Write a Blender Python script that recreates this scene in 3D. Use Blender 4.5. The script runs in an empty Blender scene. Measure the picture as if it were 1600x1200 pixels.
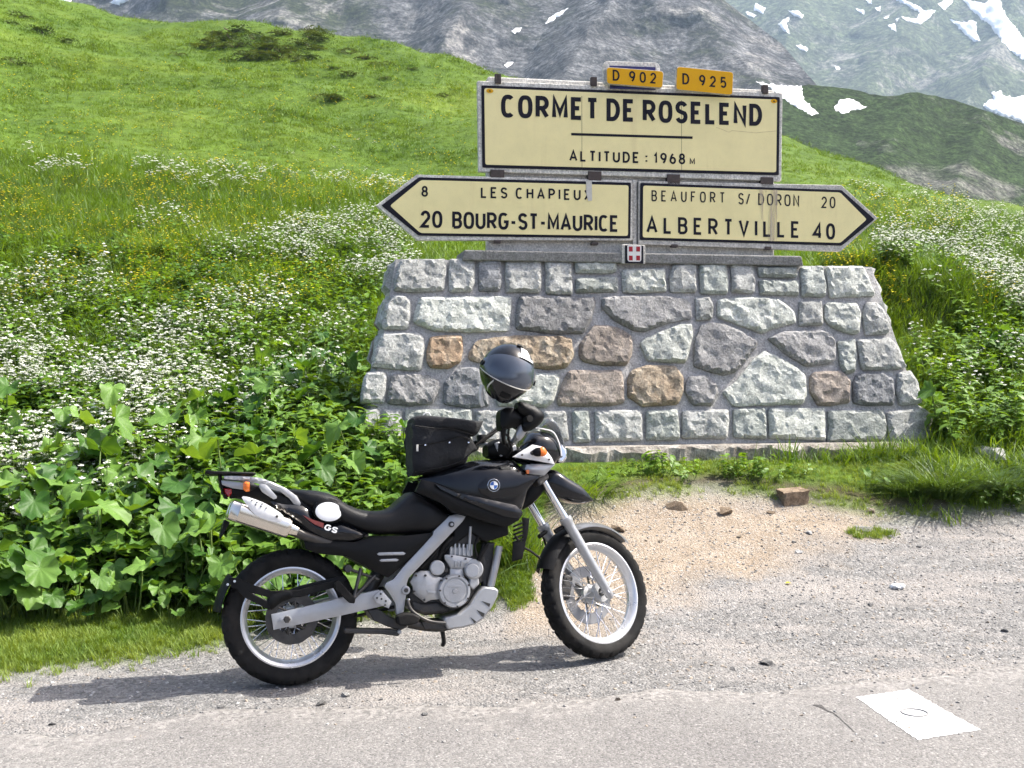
import bpy, bmesh, math, random
import numpy as np
from mathutils import Vector, Matrix, noise
from mathutils.geometry import delaunay_2d_cdt

random.seed(11)
RNG = np.random.default_rng(11)
SC = bpy.context.scene
COL = SC.collection
PI = math.pi
R = math.radians

# ------------------------------------------------------------------ camera
F = 1690.0            # focal length in photograph pixels (1600 wide)
HC = 1.55             # eye height above the road
HOR = 560.0           # pixel row of the horizon
cam_d = bpy.data.cameras.new('camera')
cam = bpy.data.objects.new('camera', cam_d)
COL.objects.link(cam)
cam.location = (0, 0, HC)
cam.rotation_euler = (R(90), 0, 0)
cam_d.sensor_width = 36
cam_d.lens = 36 * F / 1600
cam_d.shift_y = -(600 - HOR) / 1600
cam_d.clip_start = 0.05
cam_d.clip_end = 20000
SC.camera = cam

# ------------------------------------------------------------------ light
SUN_EL, SUN_AZ = R(53), R(12.5)        # azimuth measured from +X towards +Y
SUN_DIR = Vector((math.cos(SUN_EL) * math.cos(SUN_AZ), math.cos(SUN_EL) * math.sin(SUN_AZ), math.sin(SUN_EL)))
w = bpy.data.worlds.new('World')
SC.world = w
w.use_nodes = True
nt = w.node_tree
bg = nt.nodes['Background']
sky = nt.nodes.new('ShaderNodeTexSky')
sky.sky_type = 'NISHITA'
sky.sun_disc = False
sky.sun_elevation = SUN_EL
sky.sun_rotation = PI / 2 - SUN_AZ
sky.altitude = 300
sky.air_density = 0.65
sky.dust_density = 6.0
sky.ozone_density = 1.0
nt.links.new(sky.outputs[0], bg.inputs[0])
bg.inputs[1].default_value = 0.15
sun_d = bpy.data.lights.new('sun', 'SUN')
sun_d.energy = 5.0
sun_d.angle = R(0.53)
sun_d.color = (1.0, 0.955, 0.88)
sun = bpy.data.objects.new('sun', sun_d)
COL.objects.link(sun)
sun.rotation_euler = (-SUN_DIR).to_track_quat('-Z', 'Y').to_euler()

SC.view_settings.view_transform = 'Standard'
SC.view_settings.look = 'None'
SC.view_settings.exposure = 1.27
SC.view_settings.gamma = 1.0
SC.view_settings.use_curve_mapping = False
SC.cycles.max_bounces = 5
SC.cycles.diffuse_bounces = 2
SC.cycles.glossy_bounces = 3
SC.cycles.transmission_bounces = 4
SC.cycles.transparent_max_bounces = 8
SC.cycles.volume_bounces = 0
SC.cycles.sample_clamp_indirect = 6
SC.cycles.use_denoising = True
SC.cycles.use_adaptive_sampling = True
SC.cycles.adaptive_threshold = 0.025

# ------------------------------------------------------------------ helpers
def W(px, py, Y):
    """point at forward distance Y seen at photograph pixel (px, py)"""
    return Vector(((px - 800) / F * Y, Y, HC - (py - HOR) / F * Y))

def ray_plane(px, py, p0, n):
    d = Vector(((px - 800) / F, 1.0, -(py - HOR) / F))
    c = Vector((0, 0, HC))
    t = (p0 - c).dot(n) / d.dot(n)
    return c + d * t

def tag(o, label=None, cat=None, group=None, kind=None):
    if label: o['label'] = label
    if cat: o['category'] = cat
    if group: o['group'] = group
    if kind: o['kind'] = kind
    return o

def empty(name, loc=(0, 0, 0), rz=0, parent=None):
    o = bpy.data.objects.new(name, None)
    o.empty_display_size = 0.1
    COL.objects.link(o)
    o.location = loc
    o.rotation_euler = (0, 0, rz)
    if parent: o.parent = parent
    return o

def link(name, me, mat=None, parent=None, smooth=None):
    o = bpy.data.objects.new(name, me)
    COL.objects.link(o)
    if mat is not None and len(me.materials) == 0:
        me.materials.append(mat)
    if parent: o.parent = parent
    if smooth is not None:
        me.polygons.foreach_set('use_smooth', [smooth] * len(me.polygons))
    return o

def mesh(name, verts, faces):
    me = bpy.data.meshes.new(name)
    me.from_pydata([tuple(v) for v in verts], [], [tuple(f) for f in faces])
    me.update()
    return me

def mobj(name, verts, faces, mat, parent=None, smooth=False):
    return link(name, mesh(name, verts, faces), mat, parent, smooth)

def bm_obj(name, bm, mat, parent=None, smooth=False, recalc=True):
    if recalc: bmesh.ops.recalc_face_normals(bm, faces=bm.faces)
    me = bpy.data.meshes.new(name)
    bm.to_mesh(me); bm.free()
    return link(name, me, mat, parent, smooth)

def bevel(o, wd, seg=2, ang=40):
    m = o.modifiers.new('bevel', 'BEVEL')
    m.width = wd; m.segments = seg; m.limit_method = 'ANGLE'; m.angle_limit = R(ang)
    m.use_clamp_overlap = True
    return o

def autosmooth(o, ang=35):
    me = o.data
    me.polygons.foreach_set('use_smooth', [True] * len(me.polygons))
    try:
        me.set_sharp_from_angle(angle=R(ang))
    except Exception:
        pass
    return o

def tube_geo(pts, rad, n=10, closed=False, cap=True):
    """swept tube: pts list of Vector, rad float or list"""
    pts = [Vector(p) for p in pts]
    N = len(pts)
    rads = rad if isinstance(rad, (list, tuple)) else [rad] * N
    vs, fs = [], []
    prev = None
    for i, p in enumerate(pts):
        if closed:
            t = pts[(i + 1) % N] - pts[i - 1]
        else:
            t = pts[min(i + 1, N - 1)] - pts[max(i - 1, 0)]
        t.normalize()
        if prev is None:
            a = Vector((0, 0, 1)) if abs(t.z) < .9 else Vector((1, 0, 0))
            x = t.cross(a).normalized()
        else:
            x = (prev - t * prev.dot(t)).normalized()
        y = t.cross(x)
        prev = x
        for k in range(n):
            a = 2 * PI * k / n
            vs.append(p + (x * math.cos(a) + y * math.sin(a)) * rads[i])
    M = N if closed else N - 1
    for i in range(M):
        j = (i + 1) % N
        for k in range(n):
            l = (k + 1) % n
            fs.append((i * n + k, i * n + l, j * n + l, j * n + k))
    if cap and not closed:
        fs.append(tuple(range(n - 1, -1, -1)))
        fs.append(tuple((N - 1) * n + k for k in range(n)))
    return vs, fs

def tube(name, pts, rad, mat, parent=None, n=10, closed=False, smooth=True):
    vs, fs = tube_geo(pts, rad, n, closed)
    o = mobj(name, vs, fs, mat, parent, smooth)
    return autosmooth(o, 50)

def catmull(pts, sub=6, closed=False):
    pts = [np.array(p, float) for p in pts]
    n = len(pts); out = []
    rng = range(n) if closed else range(n - 1)
    for i in rng:
        if closed:
            p0, p1, p2, p3 = pts[i - 1], pts[i], pts[(i + 1) % n], pts[(i + 2) % n]
        else:
            p0, p1, p2, p3 = pts[max(i - 1, 0)], pts[i], pts[i + 1], pts[min(i + 2, n - 1)]
        for k in range(sub):
            t = k / sub
            out.append(.5 * ((2 * p1) + (-p0 + p2) * t + (2 * p0 - 5 * p1 + 4 * p2 - p3) * t * t + (-p0 + 3 * p1 - 3 * p2 + p3) * t ** 3))
    if not closed: out.append(pts[-1])
    return out

def resample(poly, step):
    """closed polygon resampled with a maximal edge length, corners kept"""
    out = []
    n = len(poly)
    for i in range(n):
        a = np.array(poly[i], float); b = np.array(poly[(i + 1) % n], float)
        L = np.linalg.norm(b - a)
        k = max(1, int(math.ceil(L / step)))
        for j in range(k):
            out.append(a + (b - a) * j / k)
    return out

def area2(p):
    p = np.array(p); x, y = p[:, 0], p[:, 1]
    return .5 * np.sum(x * np.roll(y, -1) - np.roll(x, -1) * y)

def inside_poly(P, poly):
    poly = np.asarray(poly); P = np.asarray(P)
    x, y = P[:, 0], P[:, 1]
    c = np.zeros(len(P), bool)
    n = len(poly); j = n - 1
    for i in range(n):
        xi, yi = poly[i]; xj, yj = poly[j]
        if yi != yj:
            c ^= ((yi > y) != (yj > y)) & (x < (xj - xi) * (y - yi) / (yj - yi) + xi)
        j = i
    return c

def dist_poly(P, poly):
    poly = np.asarray(poly); P = np.asarray(P)
    d = np.full(len(P), 1e9)
    for i in range(len(poly)):
        a = poly[i]; b = poly[(i + 1) % len(poly)]
        ab = b - a; L2 = max(ab @ ab, 1e-12)
        t = np.clip(((P - a) @ ab) / L2, 0, 1)
        q = a + t[:, None] * ab
        d = np.minimum(d, np.linalg.norm(P - q, axis=1))
    return d

def cdt_fill(outline, step, rng=RNG):
    """triangulate a closed 2-D outline with inner points; returns points, distance to edge, triangles, ring length"""
    out = [np.array(p, float) for p in outline]
    if area2(out) < 0: out = out[::-1]
    poly = np.array(out)
    lo, hi = poly.min(0), poly.max(0)
    gx = np.arange(lo[0], hi[0], step); gy = np.arange(lo[1], hi[1], step * .87)
    G = []
    for r_, yy in enumerate(gy):
        for xx in gx:
            G.append((xx + (step / 2 if r_ % 2 else 0), yy))
    G = np.array(G) if G else np.zeros((0, 2))
    if len(G):
        G = G + rng.uniform(-.22, .22, G.shape) * step
        G = G[inside_poly(G, poly)]
        if len(G): G = G[dist_poly(G, poly) > step * .45]
    n = len(poly)
    pts = [Vector(p) for p in poly] + [Vector(p) for p in G]
    res = delaunay_2d_cdt(pts, [], [list(range(n))], 1, 1e-7)
    V = np.array([tuple(v) for v in res[0]])
    tris = [tuple(f) for f in res[2]]
    ring = []
    # edge ring: map the input ring to output vertices
    m = {}
    for k, src in enumerate(res[3]):
        for s in src: m[s] = k
    ring = [m[i] for i in range(n)]
    return V, dist_poly(V, poly), tris, ring

# ------------------------------------------------------------------ materials
MAT = {}
def new_mat(name):
    m = bpy.data.materials.new(name); m.use_nodes = True
    MAT[name] = m
    return m, m.node_tree, m.node_tree.nodes['Principled BSDF']

def N(nt, t, **kw):
    n = nt.nodes.new(t)
    for k, v in kw.items():
        if k == 'inp':
            for kk, vv in v.items(): n.inputs[kk].default_value = vv
        else: setattr(n, k, v)
    return n

def ramp(nt, stops, interp='LINEAR'):
    r = nt.nodes.new('ShaderNodeValToRGB')
    r.color_ramp.interpolation = interp
    e = r.color_ramp.elements
    while len(e) > 1: e.remove(e[-1])
    e[0].position = stops[0][0]; e[0].color = (*stops[0][1], 1)
    for p, c in stops[1:]:
        x = e.new(p); x.color = (*c, 1)
    return r

def pm(name, col, rough=.5, metal=0., var=.15, vscale=6., bump=.0, bscale=60., coat=0., col2=None, spec=.5, detail=4, dust=None, dscale=3., damt=.5):
    """plain painted / metal / plastic surface with soft colour variation, optional grain and dust"""
    m, nt, b = new_mat(name)
    L = nt.links.new
    tc = N(nt, 'ShaderNodeTexCoord')
    nz = N(nt, 'ShaderNodeTexNoise', inp={'Scale': vscale, 'Detail': detail, 'Roughness': .6})
    L(tc.outputs['Object'], nz.inputs['Vector'])
    c2 = col2 or tuple(max(0, c * (1 - var)) for c in col)
    c1 = col if col2 else tuple(min(1, c * (1 + var)) for c in col)
    rp = ramp(nt, [(.32, c2), (.68, c1)])
    L(nz.outputs['Fac'], rp.inputs['Fac'])
    cs = rp.outputs['Color']
    if dust:
        n2 = N(nt, 'ShaderNodeTexNoise', inp={'Scale': dscale, 'Detail': 6, 'Roughness': .7})
        L(tc.outputs['Object'], n2.inputs['Vector'])
        r2 = ramp(nt, [(.45, (0, 0, 0)), (.75, (damt,) * 3)])
        L(n2.outputs['Fac'], r2.inputs['Fac'])
        mx = N(nt, 'ShaderNodeMix', data_type='RGBA')
        L(r2.outputs['Color'], mx.inputs[0]); L(cs, mx.inputs[6]); mx.inputs[7].default_value = (*dust, 1)
        cs = mx.outputs[2]
    L(cs, b.inputs['Base Color'])
    b.inputs['Roughness'].default_value = rough
    b.inputs['Metallic'].default_value = metal
    b.inputs['Specular IOR Level'].default_value = spec
    b.inputs['Coat Weight'].default_value = coat
    b.inputs['Coat Roughness'].default_value = .05
    rr = N(nt, 'ShaderNodeMapRange', inp={1: .3, 2: .7, 3: max(.02, rough * .8), 4: min(1, rough * 1.2)})
    L(nz.outputs['Fac'], rr.inputs[0]); L(rr.outputs[0], b.inputs['Roughness'])
    if bump:
        nb = N(nt, 'ShaderNodeTexNoise', inp={'Scale': bscale, 'Detail': 5, 'Roughness': .65})
        L(tc.outputs['Object'], nb.inputs['Vector'])
        bp = N(nt, 'ShaderNodeBump', inp={'Strength': bump, 'Distance': .01})
        L(nb.outputs['Fac'], bp.inputs['Height']); L(bp.outputs[0], b.inputs['Normal'])
    return m

def leafmat(name, cA, cB, rough=.45, trans=.35, tcol=None, bscale=14, bump=.3, spec=.35, patch=0.):
    """leaf surface: colour varies from leaf to leaf and inside the leaf; light shines through"""
    m, nt, b = new_mat(name)
    L = nt.links.new
    oi = N(nt, 'ShaderNodeObjectInfo')
    tc = N(nt, 'ShaderNodeTexCoord')
    nz = N(nt, 'ShaderNodeTexNoise', inp={'Scale': bscale, 'Detail': 4})
    L(tc.outputs['Object'], nz.inputs['Vector'])
    ad = N(nt, 'ShaderNodeMath', operation='MULTIPLY_ADD', inp={1: .45, 2: -.22})
    L(nz.outputs['Fac'], ad.inputs[0])
    a2 = N(nt, 'ShaderNodeMath', operation='ADD', use_clamp=True)
    L(ad.outputs[0], a2.inputs[0]); L(oi.outputs['Random'], a2.inputs[1])
    fac = a2.outputs[0]
    if patch:                                   # plants of one patch share a tone
        pn = N(nt, 'ShaderNodeTexNoise', inp={'Scale': patch, 'Detail': 5, 'Roughness': .6}); L(oi.outputs['Location'], pn.inputs['Vector'])
        pr = N(nt, 'ShaderNodeMapRange', inp={1: .36, 2: .64, 3: -.1, 4: 1.1}); L(pn.outputs['Fac'], pr.inputs[0])
        pa = N(nt, 'ShaderNodeMix', data_type='FLOAT'); pa.inputs[0].default_value = .6
        L(a2.outputs[0], pa.inputs[2]); L(pr.outputs[0], pa.inputs[3]); fac = pa.outputs[0]
    rp = ramp(nt, [(0, cA), (1, cB)])
    L(fac, rp.inputs['Fac'])
    L(rp.outputs['Color'], b.inputs['Base Color'])
    b.inputs['Roughness'].default_value = rough
    b.inputs['Specular IOR Level'].default_value = spec
    if bump:
        bp = N(nt, 'ShaderNodeBump', inp={'Strength': bump, 'Distance': .01})
        L(nz.outputs['Fac'], bp.inputs['Height']); L(bp.outputs[0], b.inputs['Normal'])
    tr = N(nt, 'ShaderNodeBsdfTranslucent')
    hs = N(nt, 'ShaderNodeMix', data_type='RGBA', blend_type='MULTIPLY')
    hs.inputs[0].default_value = 1
    L(rp.outputs['Color'], hs.inputs[6]); hs.inputs[7].default_value = (*(tcol or (1.9, 1.6, .5)), 1)
    L(hs.outputs[2], tr.inputs['Color'])
    mx = N(nt, 'ShaderNodeMixShader'); mx.inputs[0].default_value = trans
    L(b.outputs[0], mx.inputs[1]); L(tr.outputs[0], mx.inputs[2])
    L(mx.outputs[0], nt.nodes['Material Output'].inputs['Surface'])
    return m
# ================================================================== SETTING
# ------------------------------------------------------------------ terrain height
YK = [-60, -12, 0, 5.2, 5.6, 6.2, 6.8, 7.4, 7.9, 8.4, 9, 10, 11, 12, 12.6, 14, 16, 18, 24, 30, 40, 50]
def colh(pairs):
    return np.array(pairs, float)
TERR = {
 -700: [(5.3, 0), (6.2, .05), (7, .4), (8, .85), (9, 1.2), (11, 1.9), (14, 3.0), (18, 4.7), (24, 7.1), (30, 8.6), (40, 13), (60, 24), (85, 38), (110, 46), (150, 48), (260, 45)],
 0:    [(5.4, 0), (6.3, .03), (7, .22), (8, .58), (9, .9), (11, 1.45), (14, 2.45), (18, 4.0), (24, 6.2), (30, 7.0), (40, 10.2), (60, 19), (85, 31.2), (100, 36), (130, 38), (260, 34)],
 200:  [(5.5, 0), (6.3, .03), (7, .25), (8, .6), (9, .95), (11, 1.55), (14, 2.5), (18, 3.9), (24, 6.0), (30, 6.6), (40, 9.4), (60, 17.6), (85, 28.3), (100, 30.5), (130, 30), (260, 20)],
 400:  [(5.7, 0), (6.4, .03), (7, .27), (8, .62), (9, .95), (11, 1.6), (14, 2.5), (18, 3.75), (24, 5.65), (30, 6.1), (40, 8.8), (60, 16.8), (80, 26.7), (92, 28), (120, 26), (260, 12)],
 600:  [(5.8, 0), (6.5, .04), (7, .22), (8, .55), (9, .9), (11, 1.55), (14, 2.35), (18, 3.4), (24, 5.3), (30, 5.9), (40, 8.3), (60, 16.3), (76, 24.0), (88, 25), (120, 22), (260, 8)],
 700:  [(5.9, 0), (6.5, .06), (7, .2), (7.7, .43), (8.4, .64), (9, .75), (10, 1.1), (11, 1.4), (14, 2.25), (18, 3.3), (24, 5.1), (30, 5.9), (40, 8.4), (57, 14.5), (73, 21.9), (84, 22.5), (120, 19), (260, 6)],
 800:  [(5.8, 0), (6.5, .1), (7, .22), (7.6, .38), (8.0, .57), (8.5, .66), (9, .7), (10, .8), (11, 1.3), (14, 2.2), (18, 3.2), (24, 5), (30, 6.0), (40, 8.9), (55, 14), (70, 19.7), (80, 20), (120, 16), (260, 4)],
 1000: [(5.7, 0), (6.5, .12), (7, .23), (7.7, .38), (8.1, .56), (8.6, .65), (9, .68), (10, .75), (11, 1.3), (14, 2.2), (18, 3.1), (24, 4.7), (30, 6.0), (40, 9.0), (52, 13.2), (62, 16.2), (72, 16), (120, 11), (260, 2)],
 1225: [(5.7, 0), (6.5, .1), (7, .2), (8, .40), (8.4, .56), (8.8, .65), (9.3, .68), (10.2, .8), (11, 1.4), (12.1, 1.8), (12.35, 2.45), (14, 2.65), (18, 3.25), (24, 4.7), (30, 6.3), (40, 9.1), (52, 12.3), (62, 12), (120, 6), (260, 0)],
 1330: [(5.7, 0), (6.5, .09), (7, .18), (8, .37), (8.5, .52), (8.9, .63), (9.5, .68), (10.2, .95), (11, 1.45), (12.1, 1.8), (12.3, 2.72), (14, 2.8), (18, 3.35), (24, 4.7), (30, 6.1), (40, 8.6), (48, 10.4), (60, 9.6), (120, 3), (260, -2)],
 1475: [(5.7, 0), (6.5, .08), (7, .16), (8.2, .36), (8.6, .55), (9, .7), (10, 1.0), (11, 1.4), (12.2, 1.8), (12.45, 2.55), (14, 2.7), (18, 3.3), (24, 4.4), (30, 5.7), (45, 8.5), (56, 7.6), (120, 0), (260, -5)],
 1600: [(5.7, 0), (6.5, .08), (7, .16), (8.3, .36), (8.8, .52), (9.5, .82), (10, 1.0), (11, 1.4), (12.8, 1.95), (13.4, 2.2), (16, 2.65), (22, 3.75), (30, 5.25), (43, 7.76), (54, 6.8), (120, -2), (260, -8)],
 2100: [(5.7, 0), (6.5, .08), (7, .16), (8.6, .36), (9.2, .6), (11, 1.2), (14, 2.0), (22, 3.2), (30, 4.4), (40, 5.8), (54, 5), (120, -4), (260, -10)],
}
TPX = sorted(TERR)
def gline(px):
    """pixel row of the lower edge of the grass"""
    return np.interp(px, [-3000, 0, 150, 300, 420, 560, 700, 812, 832, 858, 920, 1000, 1120, 1250, 1380, 1480, 1600, 3500],
                     [1052, 1044, 1036, 1006, 984, 966, 952, 938, 862, 800, 786, 772, 766, 782, 804, 801, 793, 790])
ROWS = np.concatenate([np.array([-70, -40, -22, -12, -7, -4, -2, -.5, .6, 1.6]), np.linspace(2.4, 4.2, 20, endpoint=False), np.linspace(4.2, 9.6, 150, endpoint=False),
                       np.geomspace(9.6, 100, 190, endpoint=False), np.array([100, 106, 114, 125, 140, 160, 190, 230, 300, 420])])
COLS = np.concatenate([np.array([-6000, -4500, -3400, -2600, -2000, -1600, -1250, -1000, -800, -640, -500, -400, -310, -230, -160, -100, -50]), np.arange(-10, 1612, 8.0),
                       np.array([1660, 1710, 1770, 1840, 1930, 2050, 2200, 2400, 2650, 3000, 3500, 4200, 5200, 6500])])
def yeff(Y):
    Y = np.asarray(Y, float)
    return np.maximum(Y, 4.0)
hk = np.array([np.interp(ROWS, [p[0] for p in TERR[c]], [p[1] for p in TERR[c]]) for c in TPX])
HG = np.empty((len(ROWS), len(COLS)))
for i in range(len(ROWS)):
    HG[i] = np.interp(COLS, TPX, hk[:, i])
# soften the linear kinks
def blur_rows(A, k):
    for _ in range(k):
        B = A.copy(); B[1:-1] = .25 * A[:-2] + .5 * A[1:-1] + .25 * A[2:]; A = B
    return A
def blur_cols(A, k):
    for _ in range(k):
        B = A.copy(); B[:, 1:-1] = .25 * A[:, :-2] + .5 * A[:, 1:-1] + .25 * A[:, 2:]; A = B
    return A
HG = blur_cols(blur_rows(HG, 2), 14)
YE = yeff(ROWS)
XG = (COLS[None, :] - 800) / F * YE[:, None]
YG = np.repeat(ROWS[:, None], len(COLS), 1)
PYG = HOR + (HC - HG) * F / np.maximum(YG, 1)
PXG = np.repeat(COLS[None, :], len(ROWS), 0)
jag = np.empty_like(HG); und = np.empty_like(HG)
for i in range(len(ROWS)):
    for j in range(len(COLS)):
        p = Vector((XG[i, j], YG[i, j], 0))
        jag[i, j] = noise.fractal(p * 2.2, 1, 2, 3)
        y = YG[i, j]
        if y < 6: und[i, j] = .005 * noise.noise(p * 3.1) - .002
        else:
            s = min(1.6, (y / 30) ** 1.15)
            und[i, j] = .05 * s * noise.fractal(p * (1.1 if y < 16 else .45), 1, 2, 3) + (.35 * s * noise.fractal(p * .11, 1, 2, 3) if y > 15 else 0)
# the pads stay close to the measured height
GR = 1 / (1 + np.exp(np.clip((PYG - (gline(PXG) + jag * 12)) / 5.0, -30, 30)))
GR[YG < 4.6] = 0
GR[YG > 9.5] = 1
DP = np.array([(812, 945), (828, 800), (1000, 770), (1250, 775), (1390, 815), (1330, 850), (1180, 880), (1060, 925), (1000, 965), (900, 1000), (800, 985)], float)
pp = np.stack([PXG.ravel() + jag.ravel() * 35, PYG.ravel() + jag.ravel() * 22], 1)
ins = inside_poly(pp, DP).astype(float).reshape(HG.shape)
dd = dist_poly(pp, DP).reshape(HG.shape)
DI = np.where(ins > 0, np.clip(.5 + dd / 50, 0, 1), np.clip(.5 - dd / 50, 0, 1))
DI[(YG < 4.5) | (YG > 9.5)] = 0
HG = HG + und
HG[YG < 4.2] = -.02
HG += GR * .03 * (YG < 10)           # turf stands a little over the gravel

def ground(X, Y):
    """terrain height at a place (arrays allowed)"""
    X = np.atleast_1d(np.asarray(X, float)); Y = np.atleast_1d(np.asarray(Y, float))
    px = 800 + X * F / np.interp(Y, ROWS, YE)
    fi = np.interp(Y, ROWS, np.arange(len(ROWS))); fj = np.interp(px, COLS, np.arange(len(COLS)))
    i = np.minimum(fi.astype(int), len(ROWS) - 2); j = np.minimum(fj.astype(int), len(COLS) - 2)
    a = fi - i; b = fj - j
    return HG[i, j] * (1 - a) * (1 - b) + HG[i + 1, j] * a * (1 - b) + HG[i, j + 1] * (1 - a) * b + HG[i + 1, j + 1] * a * b

def gz(x, y): return float(ground(x, y)[0])

def ground_hit(px, py, y0=4.0, y1=130.0):
    """first place where the view ray through a pixel meets the terrain"""
    ys = np.geomspace(y0, y1, 900)
    xs = (px - 800) / F * ys
    zs = HC - (py - HOR) / F * ys
    g = ground(xs, ys)
    k = np.argmax(zs <= g)
    return Vector((xs[k], ys[k], g[k]))

def grid_mesh(name, X, Y, Z, attrs=None):
    n, m = X.shape
    co = np.stack([X.ravel(), Y.ravel(), Z.ravel()], 1).astype(np.float32)
    me = bpy.data.meshes.new(name)
    idx = np.arange(n * m).reshape(n, m)
    q = np.stack([idx[:-1, :-1], idx[:-1, 1:], idx[1:, 1:], idx[1:, :-1]], -1).reshape(-1, 4)
    me.vertices.add(n * m); me.vertices.foreach_set('co', co.ravel())
    me.loops.add(q.size); me.loops.foreach_set('vertex_index', q.ravel().astype(np.int32))
    me.polygons.add(len(q)); me.polygons.foreach_set('loop_start', np.arange(0, q.size, 4, dtype=np.int32))
    me.update(calc_edges=True)
    me.validate()
    me.polygons.foreach_set('use_smooth', [True] * len(me.polygons))
    if attrs:
        for k, a in attrs.items():
            at = me.color_attributes.new(k, 'FLOAT_COLOR', 'POINT')
            at.data.foreach_set('color', a.astype(np.float32).ravel())
    return me

# ------------------------------------------------------------------ ground material
def ground_mat():
    m, nt, b = new_mat('ground')
    L = nt.links.new
    geo = N(nt, 'ShaderNodeNewGeometry')
    at = N(nt, 'ShaderNodeAttribute', attribute_name='cover')
    sp = N(nt, 'ShaderNodeSeparateColor'); L(at.outputs['Color'], sp.inputs[0])
    P = geo.outputs['Position']
    def nz(scale, det=5, rough=.6):
        n = N(nt, 'ShaderNodeTexNoise', inp={'Scale': scale, 'Detail': det, 'Roughness': rough}); L(P, n.inputs['Vector']); return n
    def mix(f, a, c, bt='MIX'):
        x = N(nt, 'ShaderNodeMix', data_type='RGBA', blend_type=bt)
        for s, v in ((0, f), (6, a), (7, c)):
            if isinstance(v, (int, float)): x.inputs[s].default_value = v
            elif isinstance(v, tuple): x.inputs[s].default_value = (*v, 1)
            else: L(v, x.inputs[s])
        return x.outputs[2]
    # gravel: voronoi stones of two sizes in pale dust
    vo = N(nt, 'ShaderNodeTexVoronoi', inp={'Scale': 85.}); L(P, vo.inputs['Vector'])
    vo2 = N(nt, 'ShaderNodeTexVoronoi', inp={'Scale': 38.}); L(P, vo2.inputs['Vector'])
    g1 = ramp(nt, [(0, (.075, .073, .07)), (.35, (.14, .136, .13)), (.7, (.205, .198, .19)), (1, (.33, .318, .303))]); L(vo.outputs['Color'], g1.inputs[0])
    g2 = ramp(nt, [(0, (.09, .087, .083)), (.5, (.18, .174, .166)), (1, (.31, .298, .283))]); L(vo2.outputs['Color'], g2.inputs[0])
    n2 = nz(14.)
    mpg = N(nt, 'ShaderNodeMapping'); mpg.inputs['Scale'].default_value = (.55, 1.7, 1); mpg.inputs['Rotation'].default_value = (0, 0, -.2); L(P, mpg.inputs['Vector'])
    n1 = N(nt, 'ShaderNodeTexNoise', inp={'Scale': 1.7, 'Detail': 7, 'Roughness': .68}); L(mpg.outputs[0], n1.inputs['Vector'])
    f1 = ramp(nt, [(.42, (0, 0, 0)), (.6, (1, 1, 1))]); L(n2.outputs['Fac'], f1.inputs[0])
    gr = mix(f1.outputs[0], g1.outputs[0], g2.outputs[0])
    f2 = ramp(nt, [(.47, (0, 0, 0)), (.66, (.8, .8, .8))]); L(n1.outputs['Fac'], f2.inputs[0])
    gr = mix(f2.outputs[0], gr, (.29, .265, .243))
    # sandy dirt
    n3 = nz(5.); n4 = nz(45.)
    d1 = ramp(nt, [(.3, (.235, .186, .136)), (.55, (.30, .248, .193)), (.75, (.34, .29, .235))]); L(n3.outputs['Fac'], d1.inputs[0])
    d2 = ramp(nt, [(.3, (.75, .73, .7)), (.7, (1.08, 1.08, 1.08))]); L(n4.outputs['Fac'], d2.inputs[0])
    di = mix(1., d1.outputs[0], d2.outputs[0], 'MULTIPLY')
    fp = ramp(nt, [(.72, (0, 0, 0)), (.8, (.7, .7, .7))]); L(vo.outputs['Color'], fp.inputs[0])
    di = mix(fp.outputs[0], di, (.36, .33, .295))
    # turf
    n5 = nz(.12, 6); n6 = nz(1.3, 6); n7 = nz(11., 5); n8 = nz(.45, 5)
    t1 = ramp(nt, [(.3, (.06, .115, .008)), (.5, (.085, .145, .011)), (.7, (.12, .175, .016))]); L(n5.outputs['Fac'], t1.inputs[0])
    t2 = ramp(nt, [(.28, (.55, .6, .5)), (.5, (.95, .95, .9)), (.72, (1.2, 1.15, 1.1))]); L(n6.outputs['Fac'], t2.inputs[0])
    t3 = ramp(nt, [(.3, (.5, .55, .5)), (.6, (1.1, 1.1, 1.1))]); L(n7.outputs['Fac'], t3.inputs[0])
    tu = mix(1., t1.outputs[0], t2.outputs[0], 'MULTIPLY')
    tu = mix(.8, tu, t3.outputs[0], 'MULTIPLY')
    fb = ramp(nt, [(.62, (0, 0, 0)), (.78, (.45, .45, .45))]); L(n8.outputs['Fac'], fb.inputs[0])
    tu = mix(fb.outputs[0], tu, (.12, .125, .035))
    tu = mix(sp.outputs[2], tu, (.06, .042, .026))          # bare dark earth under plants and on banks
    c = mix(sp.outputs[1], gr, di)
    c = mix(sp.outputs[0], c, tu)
    L(c, b.inputs['Base Color'])
    b.inputs['Roughness'].default_value = .93
    b.inputs['Specular IOR Level'].default_value = .2
    # relief
    hh = N(nt, 'ShaderNodeMath', operation='MULTIPLY_ADD', inp={1: -.6, 2: .5}); L(vo2.outputs['Distance'], hh.inputs[0])
    h2 = N(nt, 'ShaderNodeMath', operation='MULTIPLY_ADD', inp={1: .5}); L(n4.outputs['Fac'], h2.inputs[0]); L(hh.outputs[0], h2.inputs[2])
    h3 = N(nt, 'ShaderNodeMath', operation='MULTIPLY_ADD', inp={1: -.8}); L(vo.outputs['Distance'], h3.inputs[0]); L(h2.outputs[0], h3.inputs[2])
    bp = N(nt, 'ShaderNodeBump', inp={'Strength': .8, 'Distance': .012}); L(h3.outputs[0], bp.inputs['Height'])
    L(bp.outputs[0], b.inputs['Normal'])
    return m
ground_mat()
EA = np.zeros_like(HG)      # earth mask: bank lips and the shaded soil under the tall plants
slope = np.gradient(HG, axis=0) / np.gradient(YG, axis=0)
EA = .75 * np.clip((slope - 1.0) / .8, 0, 1) * (YG < 16) * (YG > 7)
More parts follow.
